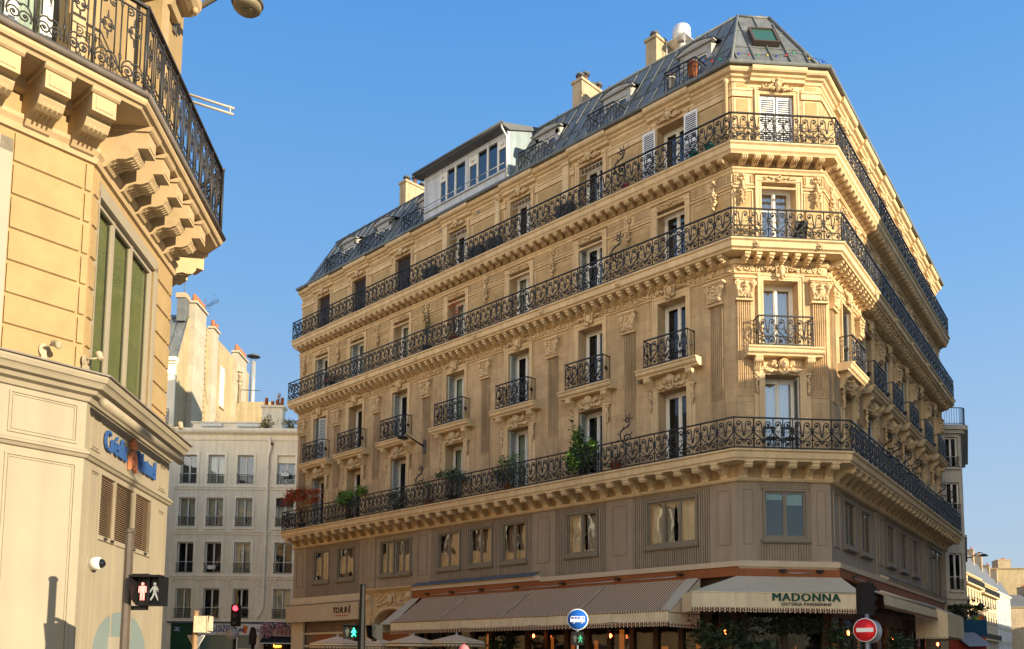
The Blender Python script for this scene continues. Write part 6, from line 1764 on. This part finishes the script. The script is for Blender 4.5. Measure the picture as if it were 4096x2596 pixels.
m = MB(); m.box(0, lx(-15.92), .02, .16, 3.30, 4.05); fs = tag(m.obj('shop_sign', [mat('pink sign board', (.55,.36,.34), .6, .05)], None, FW), 'pink shop sign with brown letters half hidden by pink flowers', 'sign')
link(bpy.data.objects.new('lettering', text_mesh('lettering', 'FREE TIME', .46, mat('brown red lettering', (.22,.06,.03), .5, 0), .02, 0, 'LEFT', 0, 1.08, [(-.012,0),(.012,0)])), fs, FW @ T(lx(-15.05), .18, 3.40) @ TXT)
t = thing('flower_garland', 'garland of pink flowers along the pink shop sign', 'flowers', FW @ T(lx(-14.8), .2, 3.9))
m = MB(); rp = random.Random(6)
for k in range(620):
    u = rp.random(); x = -15.95+u*3; z = 3.98+rp.gauss(0,.09)
    if rp.random() < .42: x = -15.75+rp.gauss(0,.2); z = 3.9-abs(rp.gauss(0,.55))
    m.blob((lx(x), .25+rp.uniform(-.06,.12), z), .05,.04,.05, mi=rp.choice((0,0,1,2)))
m.obj('blossom', [mat('pink petals', (.55,.25,.28), .8, .2, 20), mat('pale petals', (.62,.48,.46), .8, .1, 20), LD], t, FW)
m = MB(); ripple_sheet(m, 0, lx(-15.95), .1, 3.30, 1.1, 2.86, 20, 3, .01); aw = tag(m.obj('awning', [mat('black canvas', (.012,.012,.012), .8, .1)], None, FW), 'black canvas awning under the pink flower garland', 'awning')
m = MB(); m.box(0, lx(-15.98), 1.08, 1.12, 2.80, 2.87); m.obj('front_bar', [WHITE], aw, FW)
m = MB(); m.box(0, lx(-15.9), -.02, .05, 0, 3.30); m.obj('shop_window', [DARK], WH, FW)
t = thing('neon_sign', 'small orange neon sign glowing in the dark window under the black awning', 'sign', FW @ T(lx(-15.0), .1, 2.7))
link(bpy.data.objects.new('lettering', text_mesh('lettering', 'hygge', .22, mat('orange neon', (1,.4,.05), .5, 0, emit=(1,.32,.03), estr=5), .01, .004)), t, FW @ T(lx(-15.0), .12, 2.62) @ TXT)
mw = FW @ T(lx(-21.45), .13, 3.71)
t = thing('street_plate', 'small blue street name plate on the green shutter', 'sign', mw); m = MB(); m.box(-.19,.19,-.01,.01,-.13,.13); m.obj('plate', [mat('enamel blue', (.02,.05,.18), .35, 0)], t, mw)
m = MB(); m.box(-.18,.18,.01,.013,.10,.12); m.box(-.18,.18,.01,.013,-.12,-.10); m.obj('plate_border', [WHT], t, mw)
for tx, z in (('RUE', .015), ('BUFFAULT', -.075)): link(bpy.data.objects.new('lettering', text_mesh('lettering', tx, .075, WHT, .003, .002)), t, mw @ T(0, .014, z) @ TXT)

# ---- taller building behind it: party wall with flue stacks
XP = -23.1
TBD = thing('party_wall_building', 'tall building behind the white house with a bare ochre party wall and pale chimney flues', 'building', T(XP, 60, 0))
m = MB(); m.poly([(XP,60,0),(XP,76.5,0),(XP,76.5,26.6),(XP,63.2,26.6),(XP,61.6,25.7),(XP,60.6,23.2),(XP,60,22.3)]); m.quad((XP,76.5,0),(XP-9,76.5,0),(XP-9,76.5,26.6),(XP,76.5,26.6)); m.obj('party_wall', [PARTYW], TBD)
m = MB(); m.box(XP-14,XP-.01,60,60.2,0,22.2); m.box(XP-.55,XP+.01,59.85,60,0,22.0); m.box(XP-14,XP+.12,59.6,60.1,22.0,22.25); m.box(XP-14,XP+.05,59.75,60.1,21.85,22.0); m.obj('wall', [WTRIM], TBD)
m = MB(); m.add([(XP+.03,60,22.26),(XP-14,60,22.26),(XP-14,61.6,25.7),(XP+.03,61.6,25.7)],[(0,1,2,3)]); m.add([(XP-14,61.6,25.7),(XP+.03,61.6,25.7),(XP+.03,63.2,26.6),(XP-14,63.2,26.6)],[(0,1,2,3)]); m.add([(XP-14,63.2,26.6),(XP,63.2,26.6),(XP,76.5,26.6),(XP-14,76.5,26.6)],[(0,1,2,3)])
for x in (XP+.03,XP-.55,XP-.62,XP-1.2,XP-1.8): m.tube([(x,60,22.3),(x,61.6,25.73)], .04, 4)
m.tube([(XP,61.6,25.74),(XP-14,61.6,25.74)], .05, 5); m.obj('mansard_roof', [ZINC], TBD)
m = MB(); m.box(XP-.62,XP-.02,61.2,61.9,25.4,27.05); m.obj('zinc_chimney', [ZINC], TBD); m = MB(); m.box(XP-.7,XP+.02,61.1,62.0,27.05,27.4); m.obj('chimney_cap', [CHIM], TBD)
for y0, y1, z, d, np_ in ((62.0,64.2,27.0,.42,5),(66.2,67.4,26.75,.3,2),(71.9,74.4,26.9,.42,5)):
    m = MB(); m.box(XP-.05,XP+d,y0,y1,0,z); m.box(XP-.1,XP+d+.12,y0-.1,y1+.12,z,z+.16); c = m.obj('flue_stack', [PALEB], TBD)
    for k in range(np_):
        m = MB(); m.lathe([(.16,0),(.14,.55),(.11,.55)], n=8); m.obj('chimney_pot', [TERRA], c, T(XP+d*.5, y0+.25+k*(y1-y0-.4)/max(1,np_-1), z+.16))
for y, z, h, w in ((69.0,23.2,3.2,1.0),(69.6,18.6,1.6,.8),(71.0,18.6,.9,.3)):
    m = MB(); m.box(XP-.2,XP+.015,y,y+w,z-h/2,z+h/2); m.obj('window', [WTRIM], TBD); 
    m = MB(); m.box(XP-.1,XP+.10,y-.06,y+w+.06,z-h/2-.12,z-h/2); m.obj('window_sill', [CHIM], TBD)
m = MB()
for k in range(24): m.tube([(XP,64.75,26.2-k*.42),(XP+.22,64.75,26.2-k*.42),(XP+.22,65.1,26.2-k*.42),(XP,65.1,26.2-k*.42)], .014, 4)
m.obj('wall_ladder', [IRON], TBD)
m = MB(); m.tube([(XP+.1,64.6,27),(XP+.08,65.5,22),(XP+.05,68,18)], .012, 4); m.obj('antenna_cable', [IRON], TBD)
mw = FW @ T(lx(XP-.35), -2.0, 0)
bl = MB(); 
m = MB(); m.box(XP-1.1,XP-.2,59.2,60,17.3,17.5); m.obj('balcony', [WTRIM], TBD); m = MB(); rail_run(m, 0, 1.2, 0, 0); m.obj('railing', [IRON], TBD, frame((XP-.1,59.25),(0,-1)) @ T(0,0,17.5))
for x, y, z, kind in ((XP-.3,61.6,27.4,0),(XP+.2,64.5,27.1,1)):
    t = thing('tv_antenna', 'bent television antenna on the grey chimney' if kind == 0 else 'comb shaped television antenna beside the orange chimney pots', 'antenna', T(x,y,z))
    m = MB(); m.tube([(0,0,0),(0,0,1.35)], .025, 5); m.obj('mast', [ZINCD], t, T(x,y,z))
    m = MB()
    if kind == 0: m.tube([(-.1,0,1.3),(.75,0,1.75)], .025, 5); m.tube([(-.1,0,1.15),(-.1,0,1.4)], .03, 5)
    else:
        m.tube([(-.1,0,.6),(1.0,0,1.1)], .02, 4)
        for k in range(8): m.tube([(.15+k*.11,-.1,.5+k*.05),(.15+k*.11,.1,1.1+k*.05-.1)], .012, 4)
        for k in range(7): m.tube([(.1+k*.08,0,.3+k*.22),(.45+k*.04,0,.25+k*.2)], .012, 4)
    m.obj('aerial', [IRON], t, T(x,y,z))
mw = T(-23.0, 77.3, 0)
t = thing('steel_flue', 'tall shiny steel flue with a flat round cap beyond the party wall', 'chimney', mw)
m = MB(); m.lathe([(.23,20),(.23,28.0)], n=14); m.tube([(0,0,22.6),(1.0,-.4,21.6),(2.2,-.8,21.3)], .3, 10); m.obj('pipe', [STEEL], t, mw)
m = MB(); m.lathe([(.0,28.75),(.35,28.6),(.6,28.45),(.56,28.40),(0,28.42)], n=18); m.tube([(.2,0,28.0),(.2,0,28.45)], .03, 4); m.tube([(-.2,0,28.0),(-.2,0,28.45)], .03, 4); m.obj('cap', [ZINCD], t, mw)
mw = T(-20.6, 66, 0)
t = thing('low_chimney_block', 'low beige chimney block with two slim stone flues behind the white house', 'chimney', mw)
m = MB(); m.box(-.2,2.6,-.1,1.5,12,21.0); m.obj('chimney_base', [PARTYW], t, mw)
for x, h in ((1.5,23.3),(1.85,22.6)):
    m = MB(); m.lathe([(.14,20.9),(.13,h-.3),(.17,h-.28),(.17,h-.2),(.05,h-.05)], n=10); m.lathe([(.24,h),(.2,h+.04),(.0,h+.1)], n=10); m.obj('flue', [CHIM], t, mw)
m = MB(); m.tube([(.2,-.15,21.9),(1.6,-.15,21.85)], .03, 4); m.obj('tie_bar', [IRON], t, mw)
mw = T(-17.2, 72, 0)
t = thing('sooty_chimney', 'dark chimney with red brown pots farthest back above the roof shrubs', 'chimney', mw)
m = MB(); m.box(-.3,1.9,0,1,15,20.8); m.box(-.4,2.0,-.1,1.1,20.8,20.95); m.obj('chimney_base', [GREYB], t, mw)
for x, h in ((-.1,1.2),(1.0,.5),(1.3,.7),(1.6,.5)):
    m = MB(); m.lathe([(.15,20.95),(.13,20.95+h),(.1,20.95+h)], c=(x,.4,0), n=8); m.obj('chimney_pot', [POTD], t, mw)

# ------------------------------------------------------------------ plain street blocks, windows copied
def block(name, label, F, W, H, bays, floors, mats, depth=9, z0=4.6, roof=True, fh=3.1, ww=.55, group=None, rails=True, prof=None, shut=False, chim=0, rh=2.9, cw=.4):
    t = thing(name, label, 'building', F, group)
    xs = [W*(i+.5)/bays for i in range(bays)]
    zs = [z0+fh*k for k in range(floors)]
    m = MB(); wall_grid(m, 0, W, 0, H, [(x-ww, x+ww, z, z+2.1) for x in xs for z in zs], dep=.25, room=.9)
    m.quad((0,0,0),(0,-depth,0),(0,-depth,H),(0,0,H)); m.quad((W,-depth,0),(W,0,0),(W,0,H),(W,-depth,H)); m.quad((0,-depth,0),(W,-depth,0),(W,-depth,H),(0,-depth,H))
    m.obj('wall', [mats[0], DARK], t, F)
    m = MB(); m.prism([(0,H-.25),(.15,H-.2),(.35,H),(.35,H+.12),(0,H+.14)], -.1, W+.1); m.obj('cornice', [mats[1]], t, F)
    for z in zs[::2]:
        m = MB(); m.prism([(0,z-.35),(.08,z-.3),(.14,z-.15),(0,z-.12)], 0, W); m.obj('string_course', [mats[1]], t, F)
    if roof:
        m = MB(); m.add([(0,.1,H+.13),(W,.1,H+.13),(W,-1.6,H+rh),(0,-1.6,H+rh),(0,-depth,H+rh+.2),(W,-depth,H+rh+.2)],[(0,1,2,3),(3,2,5,4)]); m.poly([(0,.1,H),(0,-1.6,H+rh),(0,-depth,H+rh+.2),(0,-depth,H)]); m.poly([(W,.1,H),(W,-1.6,H+rh),(W,-depth,H+rh+.2),(W,-depth,H)]); m.obj('roof', [ZINCD], t, F)
    s, p, g = sash(ww, 2.1).mesh('window', [WHITE]), sash_pane(ww, 2.1).mesh('pane', [GLASS]), small_rail(ww, .9).mesh('window_guard', [IRON])
    sh = None
    if shut:
        q = MB()
        for e in (-1,1): q.box(*sorted((e*ww, e*(ww+.5))), .02, .06, 0, 2.1)
        sh = q.mesh('shutter', [SHUTW])
    for k, z in enumerate(zs):
        for x in xs:
            mw = F @ T(x, 0, z); o = link(bpy.data.objects.new('window', s), t, mw); link(bpy.data.objects.new('pane', p), o, mw)
            if rails: link(bpy.data.objects.new('window_guard', g), o, mw)
            if sh: link(bpy.data.objects.new('shutter', sh), o, mw)
    for k in range(chim):
        x = W*(k+.95)/chim; m = MB(); m.box(x-cw,x+cw,-6,-1.0,H,H+rh+1.8); m.box(x-cw-.1,x+cw+.1,-6.1,-.9,H+rh+1.8,H+rh+2.0); c = m.obj('chimney', [CHIM], t, F)
        for j in range(4):
            m = MB(); m.lathe([(.15,0),(.13,.5),(.1,.5)], n=7); m.obj('chimney_pot', [TERRA], c, F @ T(x, -1.4-j*.9, H+rh+2.0))
    return t
SUNW = mat('sunlit plaster', (.55,.48,.36), .85, .07, 1.5, streak=.1)
CRW = mat('cream plaster', (.52,.42,.27), .85, .07, 1.5, streak=.1)
D2 = V2(.5866, .8099); ND2 = V2(.8099, -.5866); P0 = V2(75.2, 150)
lens = [(17.0,19,6,3.0),(18,17.4,6,3.0),(19.5,17.0,8,2.95)]
st = 0.0
for i, (Wd, H, nb, fh) in enumerate(lens):
    end = P0+D2*(st+Wd)
    F = frame((end.x, end.y), (ND2.x, ND2.y))
    t = block('terraced_building', ('cream stone building with two long balconies, behind the vertical hotel sign','yellowish plaster building between the two balcony one and the white shuttered one','distant white building with grey white shutters on every window')[i], F, Wd-.02, H-1.2*(i == 0), nb, 4 if i else 4, [(TRIM, TRIM),(CRW, TRIM),(SUNW, WTRIM)][i], 10, 4.4, True, fh, .5, 'buildings of the distant street', rails=(i != 2), shut=(i == 2), chim=2, rh=(4.6,4.2,3.4)[i], cw=.5)
    if i < 2:
        for z in ((10.3,16.2) if i == 0 else (7.2,15.6)):
            m = MB(); m.box(0,Wd,0,.7,z-.25,z); b_ = m.obj('balcony', [TRIM], t, F)
            m = MB(); m.box(0,Wd,.64,.68,z+.95,z+1.0); m.box(0,Wd,.64,.68,z+.05,z+.09)
            k = 0
            while k < Wd: m.box(k,k+.03,.645,.675,z,z+.97); k += .16
            m.obj('railing', [IRON], b_, F)
    st += Wd
e = P0+D2*st
block('end_building', 'grey beige gable ended building closing the distant street', frame((e.x+16, e.y+6), (-.12,-.99)), 16, 15.5, 3, 3, (CHIM, CHIM), 12, 4, True, 3.6, .5, None, False, chim=2)
block('sandy_building', 'tall sandy building with broad blank walls standing above the distant street', frame((e.x+42, e.y+42), (-.2,-.98)), 46, 28.5, 4, 2, (PARTYW, PARTYW), 12, 14, False, 4, .5, None, False, chim=5, rh=.6, cw=1.6)
m = MB(); m.box(-.1,.1,-.1,.1,0,.1)
# round cornered neighbour just past the main block
RB = thing('round_corner_building', 'pale narrow building with a rounded corner and a curved roof railing', 'building', T(23.5, 47.3, 0))
PL = [(21.6,47.3)]+[(23.72+.25*math.sin(a), 47.55-.25*math.cos(a)) for a in [k*1.0/8 for k in range(9)]]
last = V2(*PL[-1]); PL += [tuple(last+V2(.449,.8935)*k) for k in (4, 9)]
def wallstrip(m, pts, z0, z1, mi=0):
    for a, b in zip(pts[:-1], pts[1:]): m.quad((a[0],a[1],z0),(b[0],b[1],z0),(b[0],b[1],z1),(a[0],a[1],z1), mi)
def outset(pts, d):
    o = []
    for i in range(len(pts)):
        a = Vector(pts[max(i-1,0)]); b = Vector(pts[min(i+1,len(pts)-1)]); t_ = (b-a).normalized(); o.append((pts[i][0]+t_.y*d, pts[i][1]-t_.x*d))
    return o
RBW = mat('pale grey render', (.50,.45,.36), .85, .07, 1.5, streak=.14)
FRB = frame((23.72, 47.3), (0,-1))
m = MB()
wins = [(12.3,13.95),(9.75,11.5),(5.75,7.7)]
wall_grid(m, 0, 2.2, 0, 14.3, [(.04,.72,a,b) for a, b in wins], dep=.2, room=.8); m.obj('wall', [RBW, DARK], RB, FRB)
m = MB(); wallstrip(m, PL[1:], 0, 14.3); q = PL+[(PL[-1][0]-7, PL[-1][1]+5),(21.6,55)]; m.poly([(a,b,14.3) for a, b in q]); m.obj('wall', [RBW], RB)
for z, d, h in ((14.3,.35,.25),(14.12,.2,.18),(5.25,.12,.16),(8.55,.1,.12)):
    m = MB(); o = outset(PL, d); wallstrip(m, o, z, z+h); 
    for a, b, c, e_ in zip(PL[:-1], PL[1:], o[1:], o[:-1]): m.quad((a[0],a[1],z),(b[0],b[1],z),(c[0],c[1],z),(e_[0],e_[1],z)); m.quad((a[0],a[1],z+h),(b[0],b[1],z+h),(c[0],c[1],z+h),(e_[0],e_[1],z+h))
    m.obj('cornice' if z > 14 else 'string_course', [RBW], RB)
m = MB(); o = outset(PL, .2); m.tube([(a,b,15.5) for a, b in o], .025, 4); m.tube([(a,b,14.65) for a, b in o], .02, 4)
for a, b in zip(o[:-1], o[1:]):
    n = max(1, int(math.hypot(b[0]-a[0], b[1]-a[1])/.13))
    for k in range(n): m.tube([(a[0]+(b[0]-a[0])*k/n, a[1]+(b[1]-a[1])*k/n, 14.55), (a[0]+(b[0]-a[0])*k/n, a[1]+(b[1]-a[1])*k/n, 15.5)], .012, 4)
m.obj('roof_railing', [IRON], RB)
for a, b in wins:
    mw = FRB @ T(.38, 0, a); o = sash(.34, b-a, -.17).obj('window', [WHITE], RB, mw); sash_pane(.34, b-a, -.18).obj('pane', [GLASS], o, mw); m = small_rail(.34, .55); m.obj('window_guard', [IRON], o, mw)
    m = MB(); m.box(-.42,.42,0,.12,-.12,-.02); m.obj('window_sill', [RBW], o, mw)
BLUEF = mat('blue shop paint', (.008,.055,.12), .5, .1); REDF = mat('red shop paint', (.33,.05,.03), .5, .1)
m = MB(); m.box(-.75,1.6,.5,.7,3.3,4.15); m.obj('blue_fascia', [BLUEF], RB, FRB); m = MB(); m.box(-.7,1.2,.48,.66,2.2,3.3); m.obj('red_shopfront', [REDF], RB, FRB)
m = MB(); m.add([(1.1,.7,3.5),(-.1,.7,3.5),(-.5,1.7,2.8),(.7,1.7,2.75)],[(0,1,2,3)]); tag(m.obj('awning', [mat('blue grey canvas', (.22,.26,.32), .8, .08)], None, FRB), 'small blue grey awning below the blue shop fascia', 'awning')
plant('planter_shrub', 'dark reddish shrub along the top of the blue shop fascia', FRB @ T(.4, .6, 4.15), 1.0, 1.25, .3, [LSH, LSH, LSH, LO], 1500, .09, DPOT, .55, .3, 41, poth=.15)
# lamps, rainbow sign and hotel sign along the right street
mw = T(24.5, 48.5, 7.6) @ Matrix.Scale(.62, 4)
t = thing('wall_street_lamp', 'modern black lamp on a curved arm by the round cornered building', 'street lamp', mw)
m = MB(); m.box(-.06,.06,-.1,.1,-.35,.35); m.obj('wall_plate', [IRONB], t, mw)
m = MB(); m.tube([(0,0,.0),(.5,-.05,.08),(.95,-.1,.42),(1.3,-.1,.5),(1.4,-.1,.36)], [.05,.045,.04,.035,.03], 6); m.obj('arm', [IRONB], t, mw)
m = MB(); m.lathe([(0,.18),(.12,.16),(.3,.06),(.36,0),(.34,-.04),(0,-.05)], c=(1.5,-.1,.2), n=16); m.obj('lamp_head', [IRONB], t, mw)
mw = T(24.45, 48.3, 4.85) @ Matrix.Scale(.62, 4)
t = thing('wall_lantern', 'old style black lantern hanging from a scrolled bracket above the rainbow sign', 'street lamp', mw)
m = MB(); m.tube([(0,0,-.8),(0,0,1.0)], .03, 5); m.tube([(p[0],0,p[1]) for p in bez((.05,.6),(.2,1.0),(.9,1.1),(.98,.5),10)], .025, 5); m.tube([(p[0],0,p[1]) for p in spiral(.35,.6,.03,.15,0,2.4*PI,12)], .03, 5); m.blob((.4,0,.7),.12,.08,.12); m.obj('bracket', [IRONB], t, mw)
m = MB(); m.lathe([(.06,.52),(.14,.44),(.36,.2),(.38,.16),(.3,.14)], c=(1.0,0,0), n=12); m.obj('lamp_hood', [IRONB], t, mw)
m = MB(); m.lathe([(.24,.14),(.15,-.15),(.05,-.2)], c=(1.0,0,0), n=8); m.obj('lens', [mat('lantern glass', (.30,.28,.22), .2, .05)], t, mw)
mw = T(25.75, 50.0, 4.38) @ Matrix.Scale(.42, 4)
t = thing('rainbow_sign', 'green, yellow and red heart shaped bar sign hanging below the old lantern', 'sign', mw)
H_ = [(0,-.75),(-.35,-.45),(-.72,-.1),(-.78,.25),(-.55,.42),(-.2,.32),(.0,.12),(.3,.42),(.62,.50),(.8,.35),(.66,-.1),(.3,-.5)]
RBM = bpy.data.materials.new('rainbow panel'); RBM.use_nodes = True; n_ = RBM.node_tree.nodes; l_ = RBM.node_tree.links
tc = n_.new('ShaderNodeTexCoord'); sx = n_.new('ShaderNodeSeparateXYZ'); l_.new(tc.outputs['Object'], sx.inputs[0]); mr = n_.new('ShaderNodeMapRange'); mr.inputs[1].default_value = -.8; mr.inputs[2].default_value = .8; l_.new(sx.outputs[0], mr.inputs[0])
cr = n_.new('ShaderNodeValToRGB'); cr.color_ramp.elements[0].color = (.03,.12,.03,1); cr.color_ramp.elements[1].color = (.5,.03,.02,1)
for p_, c_ in ((.3,(.10,.25,.02,1)),(.55,(.55,.42,.03,1)),(.75,(.6,.15,.02,1))): e_ = cr.color_ramp.elements.new(p_); e_.color = c_
l_.new(mr.outputs[0], cr.inputs[0]); l_.new(cr.outputs[0], n_['Principled BSDF'].inputs['Base Color'])
m = MB(); m.prism(H_, -.06, .06, 'y'); m.obj('sign_panel', [RBM], t, mw)
m = MB(); m.tube([(-.8,.1,1.2),(-.8,.1,-.8)], .02, 4); m.tube([(-.8,.1,.9),(0,0,.3)], .02, 4); m.obj('bracket', [IRONB], t, mw)
mw = T(40.7, 78, 5.05) @ Matrix.Scale(.32, 4)
t = thing('hotel_sign', 'vertical black and white hotel sign projecting over the street', 'sign', mw)
m = MB(); m.box(-.30,.30,-.08,.08,-3.0,1.0); m.obj('sign_board', [PBLK], t, mw)
for k, c_ in enumerate('HOTEL'):
    link(bpy.data.objects.new('lettering', text_mesh('lettering', c_, .72, WHT, .02, .03)), t, mw @ T(0, -.09, .35-k*.72) @ RX(PI/2))

# ------------------------------------------------------------------ buildings out of frame that shade and reflect
OB = thing('opposite_building', 'stone apartment block across the street, facing the round cornered building', 'building', T(26, 22, 0))
o0 = B+NR*16
def os_(s): return (o0.x+UR.x*s, o0.y+UR.y*s)
pf = [(-9.5,0),(-9.5,15.2),(2.4,15.5),(5.0,24.4),(60,24.4),(60,18.5),(230,18.5),(230,0)]
m = MB(); fr_, bk_ = [], []
for s, z in pf:
    a = os_(s); fr_.append((a[0],a[1],z)); bk_.append((a[0]+NR.x*8,a[1]+NR.y*8,z))
m.add(fr_+bk_, [tuple(range(8)), tuple(range(15,7,-1))]+[(i,(i+1) % 8,8+(i+1) % 8,8+i) for i in range(8)]); m.obj('wall', [STONE], OB)
FO = frame(os_(0), (-NR.x, -NR.y))
wm, wp_ = sash(.55, 2.1, .0).mesh('window', [WHITE]), sash_pane(.55, 2.1, .012).mesh('pane', [mat('dark window pane', (.02,.025,.03), .08, 0, spec=.6)])
for k in range(13):
    for z in (5,8.2,11.4,14.6,17.8):
        mw = FO @ T(7+k*3.6, .05, z)
        o = link(bpy.data.objects.new('window', wm), OB, mw); link(bpy.data.objects.new('pane', wp_), o, mw)
RD = V2(-.372, .928).normalized(); RN = V2(RD.y, -RD.x)  # unseen row, angled toward the sun to bounce and reflect warm light
endp = V2(-9.2, 20)+RD*38
block('added_apartment_row', 'added cream apartment row, unseen behind the bank, angled to reflect sun at the shaded facade', frame((endp.x, endp.y), (RN.x, RN.y)), 38, 13.0, 17, 3, (STONE, TRIM), 8, 5.0, True, 3.1, .6)
# ------------------------------------------------------------------ ground
ASPH = mat('pale bounce ground', (.25,.235,.205), .85, .2, 6, bump=.2, bsc=60); PAVE = mat('pavement', (.34,.31,.26), .85, .12, 3, joints=None)  # unseen ground made pale to bounce warm light up under the balconies
m = MB(); m.quad((-1500,-1500,0),(1500,-1500,0),(1500,1500,0),(-1500,1500,0)); tag(m.obj('ground', [ASPH]), None, None, None, 'structure')
def pave(pts, z=.14):
    m = MB(); m.poly([(p[0],p[1],z) for p in pts])
    for a, b in zip(pts, pts[1:]+pts[:1]): m.quad((a[0],a[1],0.004),(b[0],b[1],0.004),(b[0],b[1],z),(a[0],a[1],z))
    tag(m.obj('pavement', [PAVE]), None, None, None, 'structure')
pv = [offp(0, 4.5), offp(1, 4.5), offp(2, 4.0), offp(3, 4.0), ER, B, A, EL]
pave([tuple(p) for p in pv])
pv = [boff(0, 5.0), boff(1, 5.5), boff(2, 5.0), boff(3, 4.0), BPT[3], BE, BC, BPT[0]]
pave([tuple(p) for p in pv])
# ------------------------------------------------------------------ camera, sky, sun
cam = bpy.data.cameras.new('camera'); co = bpy.data.objects.new('camera', cam); COL.objects.link(co)
cam.sensor_width = 36; cam.lens = 36*3613.9643/4096
cam.shift_x = (2048-2051.367)/4096; cam.shift_y = (2307.431-1298)/4096
cam.clip_end = 3000; cam.clip_start = .1
co.matrix_world = T(0, 0, 1.6) @ RX(PI/2+.09754) @ RZ(.0092)
SC.camera = co

AZ = Vector((.78, -.625)).normalized(); ELV = math.radians(14)
w = bpy.data.worlds.new('World'); SC.world = w; w.use_nodes = True
N = w.node_tree.nodes; Lk = w.node_tree.links
bg = N['Background']; sky = N.new('ShaderNodeTexSky'); sky.sky_type = 'NISHITA'; sky.sun_disc = False
sky.sun_elevation = ELV; sky.sun_rotation = -math.atan2(AZ.x, AZ.y)
sky.altitude = 50; sky.air_density = 1.0; sky.dust_density = 3.0; sky.ozone_density = 1.5
# clear evening sky: the Nishita dome, deepened to a measured blue on the side away from the sun
tc = N.new('ShaderNodeTexCoord'); sp = N.new('ShaderNodeSeparateXYZ'); Lk.new(tc.outputs['Generated'], sp.inputs[0])
rp = N.new('ShaderNodeValToRGB'); el = rp.color_ramp.elements
pts_ = [(0.0,(1.45,1.62,1.90)),(.19,(1.06,1.53,2.15)),(.40,(.56,1.31,2.45)),(.62,(.27,1.0,2.35)),(1.0,(.22,.75,1.8))]
el[0].position = 0; el[1].position = 1
for p_, c_ in pts_[1:-1]: el.new(p_)
for e_, (p_, c_) in zip(el, pts_): e_.position = p_; e_.color = tuple(v*.80/2.5 for v in c_)+(1,)
Lk.new(sp.outputs[2], rp.inputs[0])
vm = N.new('ShaderNodeVectorMath'); vm.operation = 'SCALE'; vm.inputs[3].default_value = 2.5; Lk.new(rp.outputs[0], vm.inputs[0])
dp = N.new('ShaderNodeVectorMath'); dp.operation = 'DOT_PRODUCT'; dp.inputs[1].default_value = (-AZ.x, -AZ.y, 0); Lk.new(tc.outputs['Generated'], dp.inputs[0])
mr = N.new('ShaderNodeMapRange'); mr.inputs[1].default_value = -.25; mr.inputs[2].default_value = .10; mr.inputs[3].default_value = 0; mr.inputs[4].default_value = .92; Lk.new(dp.outputs['Value'], mr.inputs[0])
mx = N.new('ShaderNodeMix'); mx.data_type = 'RGBA'; Lk.new(mr.outputs[0], mx.inputs[0]); Lk.new(sky.outputs[0], mx.inputs[6]); Lk.new(vm.outputs[0], mx.inputs[7])
Lk.new(mx.outputs[2], bg.inputs[0]); bg.inputs[1].default_value = .15
sl = bpy.data.lights.new('sun', 'SUN'); sl.energy = 3.6; sl.angle = math.radians(.5); sl.color = (1, .86, .62)
so = bpy.data.objects.new('sun', sl); COL.objects.link(so)
sd = Vector((AZ.x*math.cos(ELV), AZ.y*math.cos(ELV), math.sin(ELV)))
so.matrix_world = T(40, -30, 40) @ sd.to_track_quat('Z', 'Y').to_matrix().to_4x4()
SC.view_settings.view_transform = 'Standard'; SC.view_settings.look = 'None'
SC.view_settings.exposure = 1.45; SC.view_settings.gamma = 1
SC.cycles.max_bounces = 8; SC.cycles.transparent_max_bounces = 12; SC.cycles.use_denoising = True
SC.cycles.sample_clamp_indirect = 6
